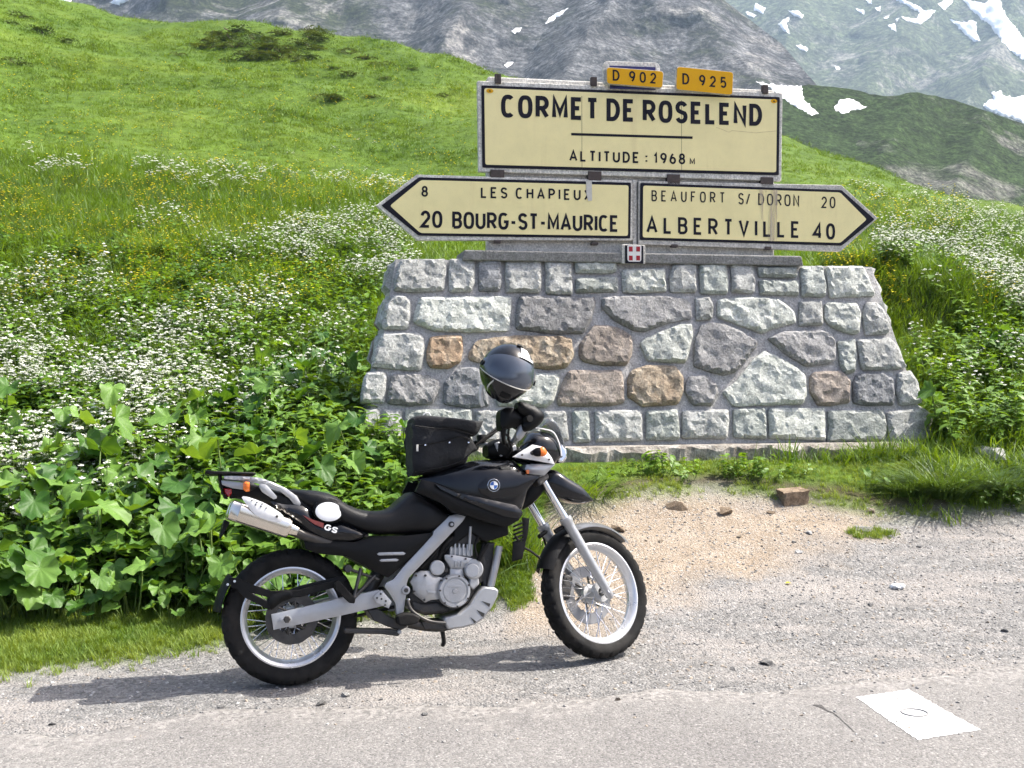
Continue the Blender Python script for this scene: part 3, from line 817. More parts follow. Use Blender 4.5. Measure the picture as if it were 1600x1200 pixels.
Z6 = lambda pts: [(540 + x / 3.33333, 380 + y / 3.33333) for x, y in pts]
Z7 = lambda pts: [(960 + x / 2.963, 380 + y / 2.963) for x, y in pts]
ST = [
 # top course
 ('grey', Z6([(285, 88), (520, 85), (525, 150), (512, 248), (470, 252), (330, 258), (248, 250), (252, 180)])),
 ('grey', Z6([(540, 85), (668, 85), (672, 200), (655, 255), (540, 258), (535, 180)])),
 ('slate', Z6([(692, 85), (805, 85), (812, 200), (800, 252), (692, 252)])),
 ('grey', Z6([(830, 95), (1015, 92), (1020, 200), (1010, 260), (832, 258)])),
 ('grey', Z6([(1038, 95), (1175, 90), (1180, 270), (1040, 268)])),
 ('green', Z6([(1190, 95), (1408, 95), (1410, 150), (1360, 160), (1195, 158)])),
 ('green', Z6([(1198, 182), (1412, 178), (1420, 255), (1195, 260)])),
 ('pale', Z7([(35, 125), (230, 118), (240, 225), (90, 235), (35, 228)])),
 ('grey', Z7([(270, 98), (375, 95), (378, 228), (255, 230), (252, 160)])),
 ('green', Z7([(390, 97), (515, 97), (525, 190), (522, 238), (395, 235)])),
 ('grey', Z7([(535, 100), (640, 100), (650, 180), (645, 235), (540, 228)])),
 ('green', Z7([(658, 112), (840, 110), (845, 160), (740, 162), (665, 158)])),
 ('green', Z7([(668, 172), (850, 176), (852, 245), (672, 240)])),
 ('green', Z7([(858, 112), (960, 106), (978, 200), (975, 250), (865, 250)])),
 ('pale', Z7([(975, 108), (1150, 108), (1180, 180), (1205, 245), (995, 255), (985, 180)])),
 # second course
 ('grey', Z6([(250, 275), (310, 275), (335, 300), (338, 380), (325, 450), (195, 450), (190, 420), (205, 330)])),
 ('pale', Z6([(385, 285), (860, 278), (862, 330), (850, 460), (640, 465), (470, 462), (380, 430), (350, 415), (358, 360)])),
 ('dark', Z6([(905, 275), (1295, 282), (1300, 310), (1275, 410), (1240, 470), (1080, 475), (885, 450), (888, 350)])),
 ('dark', Z7([(-60, 255), (0, 245), (200, 245), (320, 258), (350, 285), (358, 350), (250, 370), (140, 412), (90, 405), (0, 360), (-60, 300)])),
 ('grey', Z7([(372, 255), (440, 250), (455, 290), (450, 355), (378, 360)])),
 ('pale', Z7([(475, 262), (640, 250), (760, 262), (830, 320), (840, 370), (740, 395), (680, 420), (560, 375), (480, 345), (472, 300)])),
 ('grey', Z7([(855, 270), (955, 268), (965, 380), (850, 385)])),
 ('pale', Z7([(980, 275), (1120, 280), (1138, 330), (1132, 415), (1100, 425), (1000, 390), (968, 350), (970, 300)])),
 ('grey', Z7([(1160, 275), (1210, 275), (1245, 310), (1272, 390), (1265, 420), (1160, 430), (1145, 340)])),
 # third course
 ('grey', Z6([(190, 470), (380, 470), (405, 490), (410, 560), (392, 665), (270, 660), (130, 645), (150, 570)])),
 ('orange', Z6([(440, 490), (530, 480), (605, 482), (612, 560), (600, 620), (540, 655), (440, 650), (420, 610), (425, 540)])),
 ('tan', Z6([(800, 490), (900, 482), (1120, 485), (1175, 500), (1188, 590), (1150, 650), (1060, 662), (980, 650), (700, 625), (645, 610), (638, 580), (680, 510)])),
 ('brown', Z6([(1290, 430), (1370, 430), (1450, 455), (1490, 490), (1492, 580), (1465, 635), (1350, 640), (1240, 620), (1212, 590), (1220, 520)])),
 ('pale', Z7([(300, 378), (355, 375), (362, 430), (330, 555), (250, 555), (150, 545), (115, 465), (140, 440)])),
 ('dark', Z7([(400, 375), (450, 368), (510, 375), (600, 415), (660, 460), (650, 490), (560, 600), (500, 612), (420, 590), (365, 570), (370, 460)])),
 ('dark', Z7([(770, 412), (940, 402), (1000, 415), (1022, 460), (1022, 540), (1000, 555), (885, 572), (800, 520), (705, 440)])),
 ('green', Z7([(1030, 455), (1110, 445), (1120, 520), (1110, 600), (1060, 605), (1042, 570)])),
 ('grey', Z7([(1120, 450), (1270, 438), (1300, 470), (1350, 575), (1320, 585), (1150, 592), (1135, 560)])),
 # fourth course
 ('grey', Z6([(110, 672), (200, 670), (212, 690), (210, 760), (200, 830), (80, 835), (75, 800), (90, 720)])),
 ('dark', Z6([(240, 682), (330, 680), (440, 690), (487, 720), (485, 770), (450, 840), (330, 848), (215, 835), (222, 760)])),
 ('slate', Z6([(590, 650), (680, 648), (720, 690), (740, 760), (745, 850), (640, 860), (510, 840), (512, 720)])),
 ('pale', Z6([(800, 690), (960, 680), (1110, 680), (1112, 720), (1080, 830), (1040, 858), (940, 845), (790, 850), (775, 760)])),
 ('brown', Z6([(1160, 665), (1430, 660), (1445, 700), (1450, 830), (1380, 850), (1110, 850), (1098, 820), (1130, 720)])),
 ('tan', Z7([(75, 590), (150, 565), (280, 570), (318, 620), (315, 700), (290, 750), (130, 758), (60, 710), (60, 640)])),
 ('dark', Z7([(345, 615), (430, 612), (472, 660), (480, 700), (450, 755), (360, 748), (325, 690), (330, 640)])),
 ('pale', Z7([(690, 500), (740, 520), (830, 570), (880, 610), (888, 700), (870, 745), (550, 758), (498, 690), (560, 640), (640, 540)])),
 ('brown', Z7([(920, 595), (1050, 592), (1090, 640), (1085, 740), (1000, 752), (940, 752), (905, 690), (903, 620)])),
 ('slate', Z7([(1120, 605), (1240, 600), (1285, 630), (1295, 690), (1290, 750), (1150, 752), (1105, 740), (1100, 650)])),
 ('grey', Z7([(1310, 600), (1365, 590), (1400, 640), (1420, 740), (1320, 755), (1300, 690)])),
 # bottom course
 ('grey', Z6([(100, 865), (175, 868), (180, 1040), (55, 1040)])),
 ('grey', Z6([(195, 868), (290, 868), (292, 930), (285, 1040), (195, 1040)])),
 ('green', Z6([(310, 868), (655, 865), (660, 1040), (305, 1040)])),
 ('grey', Z6([(675, 872), (800, 870), (806, 935), (798, 1040), (680, 1040)])),
 ('green', Z6([(825, 872), (1010, 872), (1012, 1040), (820, 1040)])),
 ('grey', Z6([(1030, 875), (1145, 872), (1163, 1028), (1030, 1036)])),
 ('green', Z6([(1178, 872), (1265, 870), (1275, 1040), (1185, 1042)])),
 ('grey', Z6([(1298, 872), (1540, 870), (1545, 1030), (1298, 1035)])),
 ('green', Z7([(145, 775), (290, 770), (302, 900), (290, 912), (145, 915)])),
 ('grey', Z7([(315, 775), (525, 770), (530, 830), (520, 905), (310, 905)])),
 ('green', Z7([(548, 770), (695, 765), (705, 910), (550, 900)])),
 ('pale', Z7([(712, 765), (970, 765), (975, 915), (712, 905)])),
 ('green', Z7([(985, 775), (1240, 772), (1258, 850), (1250, 915), (980, 925), (990, 850)])),
 ('grey', Z7([(1260, 780), (1425, 765), (1460, 790), (1490, 895), (1440, 920), (1275, 930), (1260, 860)])),
]
def facet(p, s):
    """chiselled relief: broken planes plus roughness"""
    q = Vector(p) * s
    a = noise.cell_vector(q + Vector((noise.noise(q * 1.7), noise.noise(q * 1.7 + Vector((5, 5, 5))), 0)) * .5)
    return .42 * (a.x - .5) + noise.fractal(q * 1.3, .8, 2.2, 6) * .8

def build_stone(poly_sh, to_local, mat, seed, bulge=.05, step=.028, parent=None, base=.018):
    """poly in face coordinates (metres); to_local maps (s, h, out) to the parent's frame"""
    rng = np.random.default_rng(seed)
    P = np.array(catmull(poly_sh, 1, True))
    # knock the corners off a little
    n = len(P); cut = []
    for i in range(n):
        a, b_, c = P[i - 1], P[i], P[(i + 1) % n]
        la, lc = np.linalg.norm(a - b_), np.linalg.norm(c - b_)
        k = .012
        cut += [b_ + (a - b_) * min(.3, k / la), b_ + (c - b_) * min(.3, k / lc)]
    out = []
    for p in resample(cut, step):
        out.append(p + np.array((noise.noise(Vector((p[0] * 14, p[1] * 14, seed))), noise.noise(Vector((p[0] * 14, p[1] * 14, seed + 9.1)))) ) * .006)
    V, d, T, ring_ = cdt_fill(out, step, rng)
    sx, sy = rng.uniform(-.12, .12), rng.uniform(-.05, .22)
    c = V.mean(0)
    vs = []
    for (s, h), dd_ in zip(V, d):
        z = base + bulge * (1 - math.exp(-dd_ / .008))
        amt = min(1, dd_ / .02)
        z += amt * (.02 * facet((s, h, seed * 3.7), 6. + 5. * ((seed * .37) % 1)) + (s - c[0]) * sx * .5 + (h - c[1]) * -sy * .4)
        z = max(z, .006 + .01 * amt)
        vs.append(to_local(s, h, z))
    nf = len(vs)
    fs = [t for t in T]
    back = {}
    for r_ in ring_:
        s, h = V[r_]
        back[r_] = len(vs); vs.append(to_local(s, h, -.05))
    m_ = len(ring_)
    for k in range(m_):
        a, b_ = ring_[k], ring_[(k + 1) % m_]
        if a != b_: fs.append((b_, a, back[a], back[b_]))
    o = mobj('stone', vs, fs, mat, parent, False)
    bm = bmesh.new(); bm.from_mesh(o.data); bmesh.ops.recalc_face_normals(bm, faces=bm.faces); bm.to_mesh(o.data); bm.free()
    return autosmooth(o, 14)

def face_local(s, h, z):
    # x along, y inward (batter pushes back), z up
    return Vector((s, h * TB - z * math.cos(math.atan(TB)), h + z * math.sin(math.atan(TB))))
ext = []
for i, (c, poly) in enumerate(ST):
    sh = [wall_sh(x, y) for x, y in poly]
    ext += sh
    build_stone(sh, face_local, MAT['stone_' + c], i + 1, bulge=.026, parent=mon)
ext = np.array(ext)
h_top = float(np.max(ext[:, 1]))
h_bot = float(np.min(ext[:, 1]))
wl0, wl1 = wall_sh(566, 690)[0], wall_sh(1456, 692)[0]      # bottom corners
wt0, wt1 = wall_sh(617, 407)[0], wall_sh(1363, 408)[0]      # top corners
hb = (wall_sh(600, 692)[1] + wall_sh(1400, 694)[1]) / 2
SL = (wt0 - wl0) / (h_top - hb); SR = (wl1 - wt1) / (h_top - hb)
DEP = 1.35                                                  # depth of the base at the foot
def core(hz0, hz1, grow=0.):
    v = []
    for hz in (hz0, hz1):
        x0 = wl0 + (hz - hb) * SL - grow; x1 = wl1 - (hz - hb) * SR + grow
        y0 = hz * TB - grow; y1 = DEP - (hz - hb) * TB + grow
        v += [(x0, y0, hz), (x1, y0, hz), (x1, y1, hz), (x0, y1, hz)]
    f = [(0, 1, 5, 4), (1, 2, 6, 5), (2, 3, 7, 6), (3, 0, 4, 7), (4, 5, 6, 7), (3, 2, 1, 0)]
    return v, f
v, f = core(hb - .02, h_top - .012, -.012)
mobj('mortar_core', v, f, MAT['mortar'], mon)
# end faces: coursed quoin stones
hs_ = np.linspace(hb, h_top, 6)
for side in (-1, 1):
    S = SL if side < 0 else SR
    for r_ in range(5):
        h0, h1 = hs_[r_] + .015, hs_[r_ + 1] - .015
        y0, y1 = h0 * TB + .02, DEP - (h0 - hb) * TB
        cuts = [y0, y0 + (y1 - y0) * (.38 if r_ % 2 else .5), y0 + (y1 - y0) * .74, y1]
        for k in range(3):
            a, b_ = cuts[k] + .012, cuts[k + 1] - .012
            poly = [(a, h0), (b_, h0), (b_ - (.05 if k == 2 else 0), h1), (a + (.05 if k == 0 else 0), h1)]
            def end_local(s, h, z, side=side, S=S):
                x = (wl0 + (h - hb) * S) if side < 0 else (wl1 - (h - hb) * S)
                return Vector((x + side * (z - .035), s, h + z * S))
            build_stone(poly, end_local, MAT['stone_' + ('grey', 'green', 'pale', 'brown')[(r_ * 3 + k) % 4]], 100 + r_ * 7 + k + (50 if side > 0 else 0), parent=mon, step=.06)
# rough rendered footing under the stones
fb = []
bm = bmesh.new()
x0, x1 = wl0 - .03, wl1 + .02
prof = [(-.30, -.07), (-.06, -.09), (hb - .05, -.1), (hb - .015, -.06), (hb - .008, .05), (hb - .01, DEP + .06), (-.3, DEP + .08)]
NX = 150
grid = []
for i in range(NX + 1):
    x = x0 + (x1 - x0) * i / NX
    row = []
    for j, (z, y) in enumerate(prof):
        n_ = noise.fractal(Vector((x * 6, z * 6, j)), 1, 2, 4)
        row.append(bm.verts.new((x, y + .045 * n_ * (1 if j < 4 else 0), z + (.04 * n_ if 0 < j < 3 else 0))))
    grid.append(row)
for i in range(NX):
    for j in range(len(prof) - 1):
        bm.faces.new((grid[i][j], grid[i + 1][j], grid[i + 1][j + 1], grid[i][j + 1]))
for rw in (grid[0], grid[-1]): bm.faces.new(rw)
bm_obj('footing', bm, MAT['footing'], mon, False)

# ------------------------------------------------------------------ concrete cap
SOFF = .50                                     # the signs stand this far behind the foot of the wall
P_S = M0 - MN * SOFF
def sgn(px, py, out=0.):
    p = ray_plane(px, py, P_S + MN * out, MN) - M0
    return np.array((p.dot(MA), p.z))
def prism(name, poly, y0, y1, mat, parent, bev=0., flip=False):
    """outline (s, h) extruded from local y0 (front) to y1 (back)"""
    n = len(poly)
    vs = [(s, y0, h) for s, h in poly] + [(s, y1, h) for s, h in poly]
    fs = [tuple(range(n)), tuple(range(2 * n - 1, n - 1, -1))]
    for i in range(n):
        j = (i + 1) % n
        fs.append((i, i + n, j + n, j))
    o = mobj(name, vs, fs, mat, parent)
    bm = bmesh.new(); bm.from_mesh(o.data); bmesh.ops.recalc_face_normals(bm, faces=bm.faces); bm.to_mesh(o.data); bm.free()
    if bev: bevel(o, bev, 2)
    return o
yS = SOFF
a = sgn(722, 389, .12); b_ = sgn(1256, 401, .12); c = sgn(1250, 412, .12)
capw0, capw1 = a[0], b_[0]
cap_h0 = h_top - .02; cap_h1 = (a[1] + b_[1]) / 2
prism('cap_slab', [(capw0, cap_h0), (capw1, cap_h0), (capw1 - .02, cap_h1), (capw0 + .02, cap_h1)], yS - .12, yS + .36, MAT['concrete_old'], mon, .012)
# upright concrete carrying the boards
a = sgn(762, 392); b_ = sgn(1216, 116); c2 = sgn(762, 118)
up0, up1 = sgn(764, 380)[0], sgn(1214, 380)[0]
utop = (sgn(762, 117)[1] + sgn(1216, 138)[1]) / 2
prism('upright_slab', [(up0, cap_h1 - .004), (up1, cap_h1 - .004), (up1, utop), (up0, utop)], yS + .055, yS + .2, MAT['concrete'], mon, .012)

# ------------------------------------------------------------------ boards
def enamel(name, col, stain=(.36, .22, .11), damt=.16, rough=.5):
    m, nt, b = new_mat(name)
    L = nt.links.new
    tc = N(nt, 'ShaderNodeTexCoord')
    mp = N(nt, 'ShaderNodeMapping'); mp.inputs['Scale'].default_value = (9, 9, .7); L(tc.outputs['Object'], mp.inputs['Vector'])
    n1 = N(nt, 'ShaderNodeTexNoise', inp={'Scale': 1., 'Detail': 5, 'Roughness': .6}); L(mp.outputs[0], n1.inputs['Vector'])
    n2 = N(nt, 'ShaderNodeTexNoise', inp={'Scale': 4., 'Detail': 6, 'Roughness': .7}); L(tc.outputs['Object'], n2.inputs['Vector'])
    r1 = ramp(nt, [(.60, (0, 0, 0)), (.80, (damt,) * 3)]); L(n1.outputs['Fac'], r1.inputs[0])
    r2 = ramp(nt, [(.3, tuple(c * .93 for c in col)), (.7, tuple(min(1, c * 1.04) for c in col))]); L(n2.outputs['Fac'], r2.inputs[0])
    mx = N(nt, 'ShaderNodeMix', data_type='RGBA'); L(r1.outputs[0], mx.inputs[0]); L(r2.outputs[0], mx.inputs[6]); mx.inputs[7].default_value = (*stain, 1)
    L(mx.outputs[2], b.inputs['Base Color'])
    b.inputs['Roughness'].default_value = rough; b.inputs['Specular IOR Level'].default_value = .2
    bp = N(nt, 'ShaderNodeBump', inp={'Strength': .05, 'Distance': .01}); L(n2.outputs['Fac'], bp.inputs['Height']); L(bp.outputs[0], b.inputs['Normal'])
    return m
enamel('sign_cream', (.86, .75, .385))
enamel('sign_black', (.008, .007, .014), stain=(.02, .018, .02))
enamel('plate_yellow', (.72, .37, .005), stain=(.4, .2, .03), damt=.2)
enamel('shield_red', (.36, .025, .035), stain=(.5, .3, .3), damt=.5)
enamel('shield_white', (.78, .76, .72), damt=.2)
enamel('plate_blue', (.04, .04, .13))
pm('rust_iron', (.06, .045, .04), rough=.8, var=.35, vscale=30, bump=.4)
pm('rust_stain', (.42, .30, .17), rough=.6, var=.2, vscale=20)
pm('tape_grey', (.55, .53, .48), rough=.6, var=.15, vscale=30)

# stroke lettering --------------------------------------------------
def arc(cx, cy, rx, ry, a0, a1, n=10):
    return [(cx + rx * math.cos(R(a0 + (a1 - a0) * k / n)), cy + ry * math.sin(R(a0 + (a1 - a0) * k / n))) for k in range(n + 1)]
def sup(a0, a1, n=22, e=2.7):
    o = []
    for k in range(n + 1):
        t = R(a0 + (a1 - a0) * k / n); c, s = math.cos(t), math.sin(t)
        o.append((.5 + .5 * math.copysign(abs(c) ** (2 / e), c), .5 + .5 * math.copysign(abs(s) ** (2 / e), s)))
    return o
def bowl(x, y0, y1, w, n=9):
    cy, ry = (y0 + y1) / 2, (y1 - y0) / 2
    return arc(x, cy, w, ry, 90, -90, n)
S_ = arc(.5, .755, .48, .245, 22, 90, 4) + arc(.48, .755, .46, .245, 90, 225, 8)[1:] + [(.5, .5)] + arc(.52, .26, .46, .26, 45, -90, 8) + arc(.5, .26, .5, .26, -90, -160, 5)[1:]
GLY = {
 'A': (1.08, [[(0, 0), (.5, 1), (1, 0)], [(.17, .3), (.83, .3)]]),
 'B': (.9, [[(0, 0), (0, 1), (.55, 1)] + bowl(.55, .53, 1, .4)[1:] + [(0, .53)], [(0, .53), (.55, .53)] + bowl(.55, 0, .53, .45)[1:] + [(0, 0)]]),
 'C': (.95, [sup(48, 312)]),
 'D': (.95, [[(0, 0), (0, 1), (.4, 1)] + bowl(.4, 0, 1, .6, 14)[1:] + [(0, 0)]]),
 'E': (.8, [[(1, 1), (0, 1), (0, 0), (1, 0)], [(0, .52), (.78, .52)]]),
 'F': (.78, [[(1, 1), (0, 1), (0, 0)], [(0, .52), (.78, .52)]]),
 'G': (.98, [sup(48, 345, 24) + [(1, .46), (.55, .46)]]),
 'H': (.9, [[(0, 0), (0, 1)], [(1, 0), (1, 1)], [(0, .52), (1, .52)]]),
 'I': (.0, [[(.5, 0), (.5, 1)]]),
 'L': (.75, [[(0, 1), (0, 0), (1, 0)]]),
 'M': (1.15, [[(0, 0), (0, 1), (.5, .22), (1, 1), (1, 0)]]),
 'N': (.95, [[(0, 0), (0, 1), (1, 0), (1, 1)]]),
 'O': (1.0, [sup(90, 450, 34)]),
 'P': (.85, [[(0, 0), (0, 1), (.5, 1)] + bowl(.5, .46, 1, .5)[1:] + [(0, .46)]]),
 'R': (.92, [[(0, 0), (0, 1), (.5, 1)] + bowl(.5, .46, 1, .48)[1:] + [(0, .46)], [(.45, .46), (1, 0)]]),
 'S': (.88, [S_]),
 'T': (.85, [[(0, 1), (1, 1)], [(.5, 1), (.5, 0)]]),
 'U': (.92, [[(0, 1), (0, .3)] + arc(.5, .3, .5, .3, 180, 360, 12)[1:] + [(1, 1)]]),
 'V': (1.02, [[(0, 1), (.5, 0), (1, 1)]]),
 'X': (.98, [[(0, 0), (1, 1)], [(0, 1), (1, 0)]]),
 '0': (.86, [sup(90, 450, 30, 2.4)]),
 '1': (.35, [[(0, .72), (.8, 1), (.8, 0)]]),
 '2': (.82, [arc(.5, .7, .48, .3, 170, -25, 10) + [(0, 0), (1, 0)]]),
 '4': (.92, [[(.78, 0), (.78, 1), (0, .25), (1, .25)]]),
 '5': (.82, [[(.92, 1), (.12, 1), (.05, .52)] + arc(.48, .32, .5, .32, 128, -150, 12)]),
 '6': (.84, [arc(.5, .3, .5, .3, 0, 360, 18), [(.02, .3), (.08, .55), (.3, .85), (.55, 1)]]),
 '8': (.84, [arc(.5, .755, .42, .245, -90, 270, 18), arc(.5, .26, .5, .26, 90, 450, 18)]),
 '9': (.84, [arc(.5, .7, .5, .3, 0, 360, 18), [(.98, .7), (.92, .45), (.7, .15), (.45, 0)]]),
 '-': (.5, [[(0, .42), (1, .42)]]),
 '/': (.6, [[(0, 0), (1, 1)]]),
 ':': (.0, [[(.5, .08), (.5, .24)], [(.5, .58), (.5, .74)]]),
}
def stroke_faces(line, hw, vs, fs, put):
    pts = [np.array(p, float) for p in line]
    q = [pts[0]]
    for p in pts[1:]:
        if np.linalg.norm(p - q[-1]) > 1e-5: q.append(p)
    pts = q
    closed = np.linalg.norm(pts[0] - pts[-1]) < 1e-4 and len(pts) > 3
    if closed: pts = pts[:-1]
    n = len(pts)
    base = len(vs)
    for i in range(n):
        a = pts[i - 1] if (i > 0 or closed) else None
        c = pts[(i + 1) % n] if (i < n - 1 or closed) else None
        d1 = (pts[i] - a) if a is not None else (c - pts[i]); d2 = (c - pts[i]) if c is not None else (pts[i] - a)
        d1 = d1 / np.linalg.norm(d1); d2 = d2 / np.linalg.norm(d2)
        n1 = np.array((-d1[1], d1[0])); n2 = np.array((-d2[1], d2[0]))
        m = n1 + n2; L_ = np.linalg.norm(m)
        m = n1 if L_ < .3 else m / L_
        k = min(1 / max(.35, float(m @ n1)), 2.2)
        vs.append(put(pts[i] + m * hw * k)); vs.append(put(pts[i] - m * hw * k))
    for i in range(n if closed else n - 1):
        j = (i + 1) % n
        fs.append((base + 2 * i, base + 2 * j, base + 2 * j + 1, base + 2 * i + 1))
def lettering(text, p0, p1, hgt, y, mat, parent, weight=.165, wfac=.56, slant=0.):
    """text between baseline points p0 -> p1 (s, h) with cap height hgt on local plane y"""
    p0 = np.array(p0); p1 = np.array(p1)
    L_ = np.linalg.norm(p1 - p0); ux = (p1 - p0) / L_
    uy = np.array((0, 1.0))
    t = weight * hgt
    words = []
    adv = 0
    xs = []
    for ch in text:
        if ch == ' ':
            adv += .26 * hgt; continue
        gw = GLY[ch][0] * wfac * hgt
        xs.append((ch, adv, gw))
        adv += gw + (t if gw > 0 else t) + .17 * hgt
    total = xs[-1][1] + xs[-1][2] + t
    # stretch the gaps so the line has the measured length
    ngap = max(1, len(xs) - 1 + text.count(' ') * 1.0)
    extra = (L_ - total) / ngap
    k = 0
    for ci, (ch, x, gw) in enumerate(xs):
        nsp = text[:[i for i, c_ in enumerate(text) if c_ != ' '][ci]].count(' ')
        xo = x + extra * (ci + nsp) + t / 2
        vs, fs = [], []
        for li, ln in enumerate(GLY[ch][1]):
            k += 1
            if ch == ':' and li:
                mobj('letter', vs, fs, mat, parent); vs, fs = [], []
            hh = hgt - t
            pts = [(xo + px * gw + slant * py * hh, t / 2 + py * hh) for px, py in ln]
            yy = y - .0004 * (k % 4)
            stroke_faces(pts, t / 2, vs, fs, lambda p, yy=yy: (p0[0] + ux[0] * p[0] + uy[0] * p[1], yy, p0[1] + ux[1] * p[0] + uy[1] * p[1]))
        mobj('letter', vs, fs, mat, parent)

def inset(poly, d):
    """inward offset of a convex polygon (s, h)"""
    P = [np.array(p, float) for p in poly]
    if area2(P) < 0: P = P[::-1]
    n = len(P); o = []
    for i in range(n):
        a, b2, c3 = P[i - 1], P[i], P[(i + 1) % n]
        d1 = (b2 - a) / np.linalg.norm(b2 - a); d2 = (c3 - b2) / np.linalg.norm(c3 - b2)
        n1 = np.array((-d1[1], d1[0])); n2 = np.array((-d2[1], d2[0]))
        m = (n1 + n2) / (1 + n1 @ n2)
        o.append(b2 + m * d)
    return o
def rounded(poly, r, n=5):
    P = [np.array(p, float) for p in poly]; out = []
    for i in range(len(P)):
        a, b2, c3 = P[i - 1], P[i], P[(i + 1) % len(P)]
        u = (a - b2) / np.linalg.norm(a - b2); v_ = (c3 - b2) / np.linalg.norm(c3 - b2)
        for k in range(n + 1):
            t = k / n
            out.append(b2 + u * r * (1 - t) ** 2 + v_ * r * t ** 2)
    return out
px_m = abs(sgn(1100, 300)[0] - sgn(1000, 300)[0]) / 100   # metres per photo pixel on the boards

def board(name, label, outer, dark, cream, y, thick):
    root = mon_empty(name)
    tag(root, label, 'road sign')
    o = [sgn(*p) for p in outer]
    prism('frame', o, y, y + thick, MAT['concrete'], root, .006)
    d = [sgn(*p) for p in dark]
    prism('border', rounded(d, .012, 3), y - .006, y + .004, MAT['sign_black'], root)
    c = [sgn(*p) for p in cream]
    prism('panel', rounded(c, .02, 4), y - .010, y, MAT['sign_cream'], root)
    return root
def line(root, text, x0, yt0, yb0, x1, yb1, y, weight=.165, wfac=.56, mat='sign_black'):
    p0, p1, tp = sgn(x0, yb0), sgn(x1, yb1), sgn(x0, yt0)
    return lettering(text, p0, p1, tp[1] - p0[1], y, MAT[mat], root, weight, wfac)

# name board
nb = board('place_name_sign', 'large cream board lettered CORMET DE ROSELEND above the two arrow signs',
           [(746, 126), (1223, 145), (1221, 283), (748, 268)], [(752, 133.5), (1218, 152), (1216.5, 274), (753.5, 262)],
           [(756.5, 138), (1213.5, 156), (1212, 269.5), (758, 257.5)], yS, .055)
ly = yS - .0115
line(nb, 'CORMET DE ROSELEND', 782.5, 148, 184, 1190, 197.5, ly, .19, .45)
line(nb, 'ALTITUDE : 1968', 889, 234.8, 252.3, 1070, 257.3, ly, .175, .53)
line(nb, 'M', 1077, 247.5, 257.4, 1087, 257.8, ly, .17, .6)
u0, u1 = sgn(892, 210), sgn(1081.5, 215.5)
mobj('underline', [(u0[0], ly, u0[1] - .011), (u1[0], ly, u1[1] - .011), (u1[0], ly, u1[1] + .011), (u0[0], ly, u0[1] + .011)], [(0, 1, 2, 3)], MAT['sign_black'], nb)
for (x, yy) in ((765, 142.5), (1208.5, 158.5)):            # small yellow maker's badges
    c = sgn(x, yy)
    e = [c + np.array((math.cos(t) * 5.2 * px_m, math.sin(t) * 3.2 * px_m)) for t in np.linspace(0, 2 * PI, 18, endpoint=False)]
    prism('badge', e, ly - .001, ly + .003, MAT['plate_yellow'], nb)
    c4 = [c + np.array(q) * px_m for q in ((-2, -1), (2, -1), (0, 1.4))]
    prism('badge_mark', c4, ly - .0022, ly, MAT['sign_black'], nb)
for x in (908.6, 1064.2):                                  # joints between the enamel plates
    a, c = sgn(x, 144 + (x - 750) * .04), sgn(x + .3, 258 + (x - 750) * .026)
    w_ = .0016
    mobj('joint', [(a[0] - w_, ly + .0006, a[1]), (c[0] - w_, ly + .0006, c[1]), (c[0] + w_, ly + .0006, c[1]), (a[0] + w_, ly + .0006, a[1])], [(0, 1, 2, 3)], MAT['rust_iron'], nb)
cr = [(1118, 199), (1126, 202), (1138, 207), (1143, 204.5), (1160, 206), (1180, 208), (1195, 206.5), (1213, 205)]
for k in range(len(cr) - 1):
    a, c = sgn(*cr[k]), sgn(*cr[k + 1])
    mobj('crazing', [(a[0], ly + .0006, a[1] - .0012), (c[0], ly + .0006, c[1] - .0012), (c[0], ly + .0006, c[1] + .0012), (a[0], ly + .0006, a[1] + .0012)], [(0, 1, 2, 3)], MAT['rust_stain'], nb)
def clip(root, x, y0, y1, wd, yf):
    a, c = sgn(x, y0), sgn(x, y1)
    o = prism('clip', [(a[0] - wd, c[1]), (a[0] + wd, c[1]), (a[0] + wd, a[1]), (a[0] - wd, a[1])], yf, yf + .05, MAT['rust_iron'], root, .003)
for x, a, c in ((778, 116, 131), (927.5, 121, 135), (1195, 133, 147)): clip(nb, x, a, c, .026, yS - .02)
for x, a, c in ((777, 265.5, 280), (929, 268, 283), (1052, 272.5, 288), (1198, 277, 292.5)): clip(nb, x, a, c, .06, yS - .012)

# arrow boards
al = board('direction_sign', 'cream arrow sign pointing left to LES CHAPIEUX and BOURG-ST-MAURICE',
           [(587, 321.5), (651, 273), (988, 282.5), (988, 376), (652, 375.5)], [(595.6, 321.5), (654, 277.5), (985, 285.8), (984, 373), (653.7, 368.5)],
           [(609, 322), (657.6, 282), (981, 290.2), (980, 369), (656.5, 364.5)], yS - .012, .06)
ly2 = yS - .012 - .0115
line(al, '8', 658, 291, 308, 669.5, 308.3, ly2, .17, .52)
line(al, 'LES CHAPIEUX', 750.6, 292.5, 310, 923, 314, ly2, .165, .52)
line(al, '20', 656.5, 329.3, 356.3, 690.8, 357, ly2, .17, .5)
line(al, 'BOURG-ST-MAURICE', 706, 331, 357.8, 965.4, 363, ly2, .17, .46)
tp = [sgn(*p) for p in ((914.5, 283), (923.5, 283.3), (924, 314), (918, 315), (915, 304))]
mobj('tape_remnant', [(s, ly2 - .003, h) for s, h in tp], [tuple(range(5))], MAT['tape_grey'], al)
ar = board('direction_sign', 'cream arrow sign pointing right to BEAUFORT S/ DORON and ALBERTVILLE',
           [(997, 283), (1314, 289.5), (1371, 341), (1313, 393), (997, 382)], [(999.7, 286.2), (1313.5, 297.5), (1365, 343), (1314, 384), (998.8, 375.2)],
           [(1004, 290.5), (1311, 301.3), (1352.5, 343.2), (1311.3, 379.8), (1003.2, 371.3)], yS - .012, .06)
line(ar, 'BEAUFORT', 1016.7, 297.8, 315, 1131, 318, ly2, .125, .44)
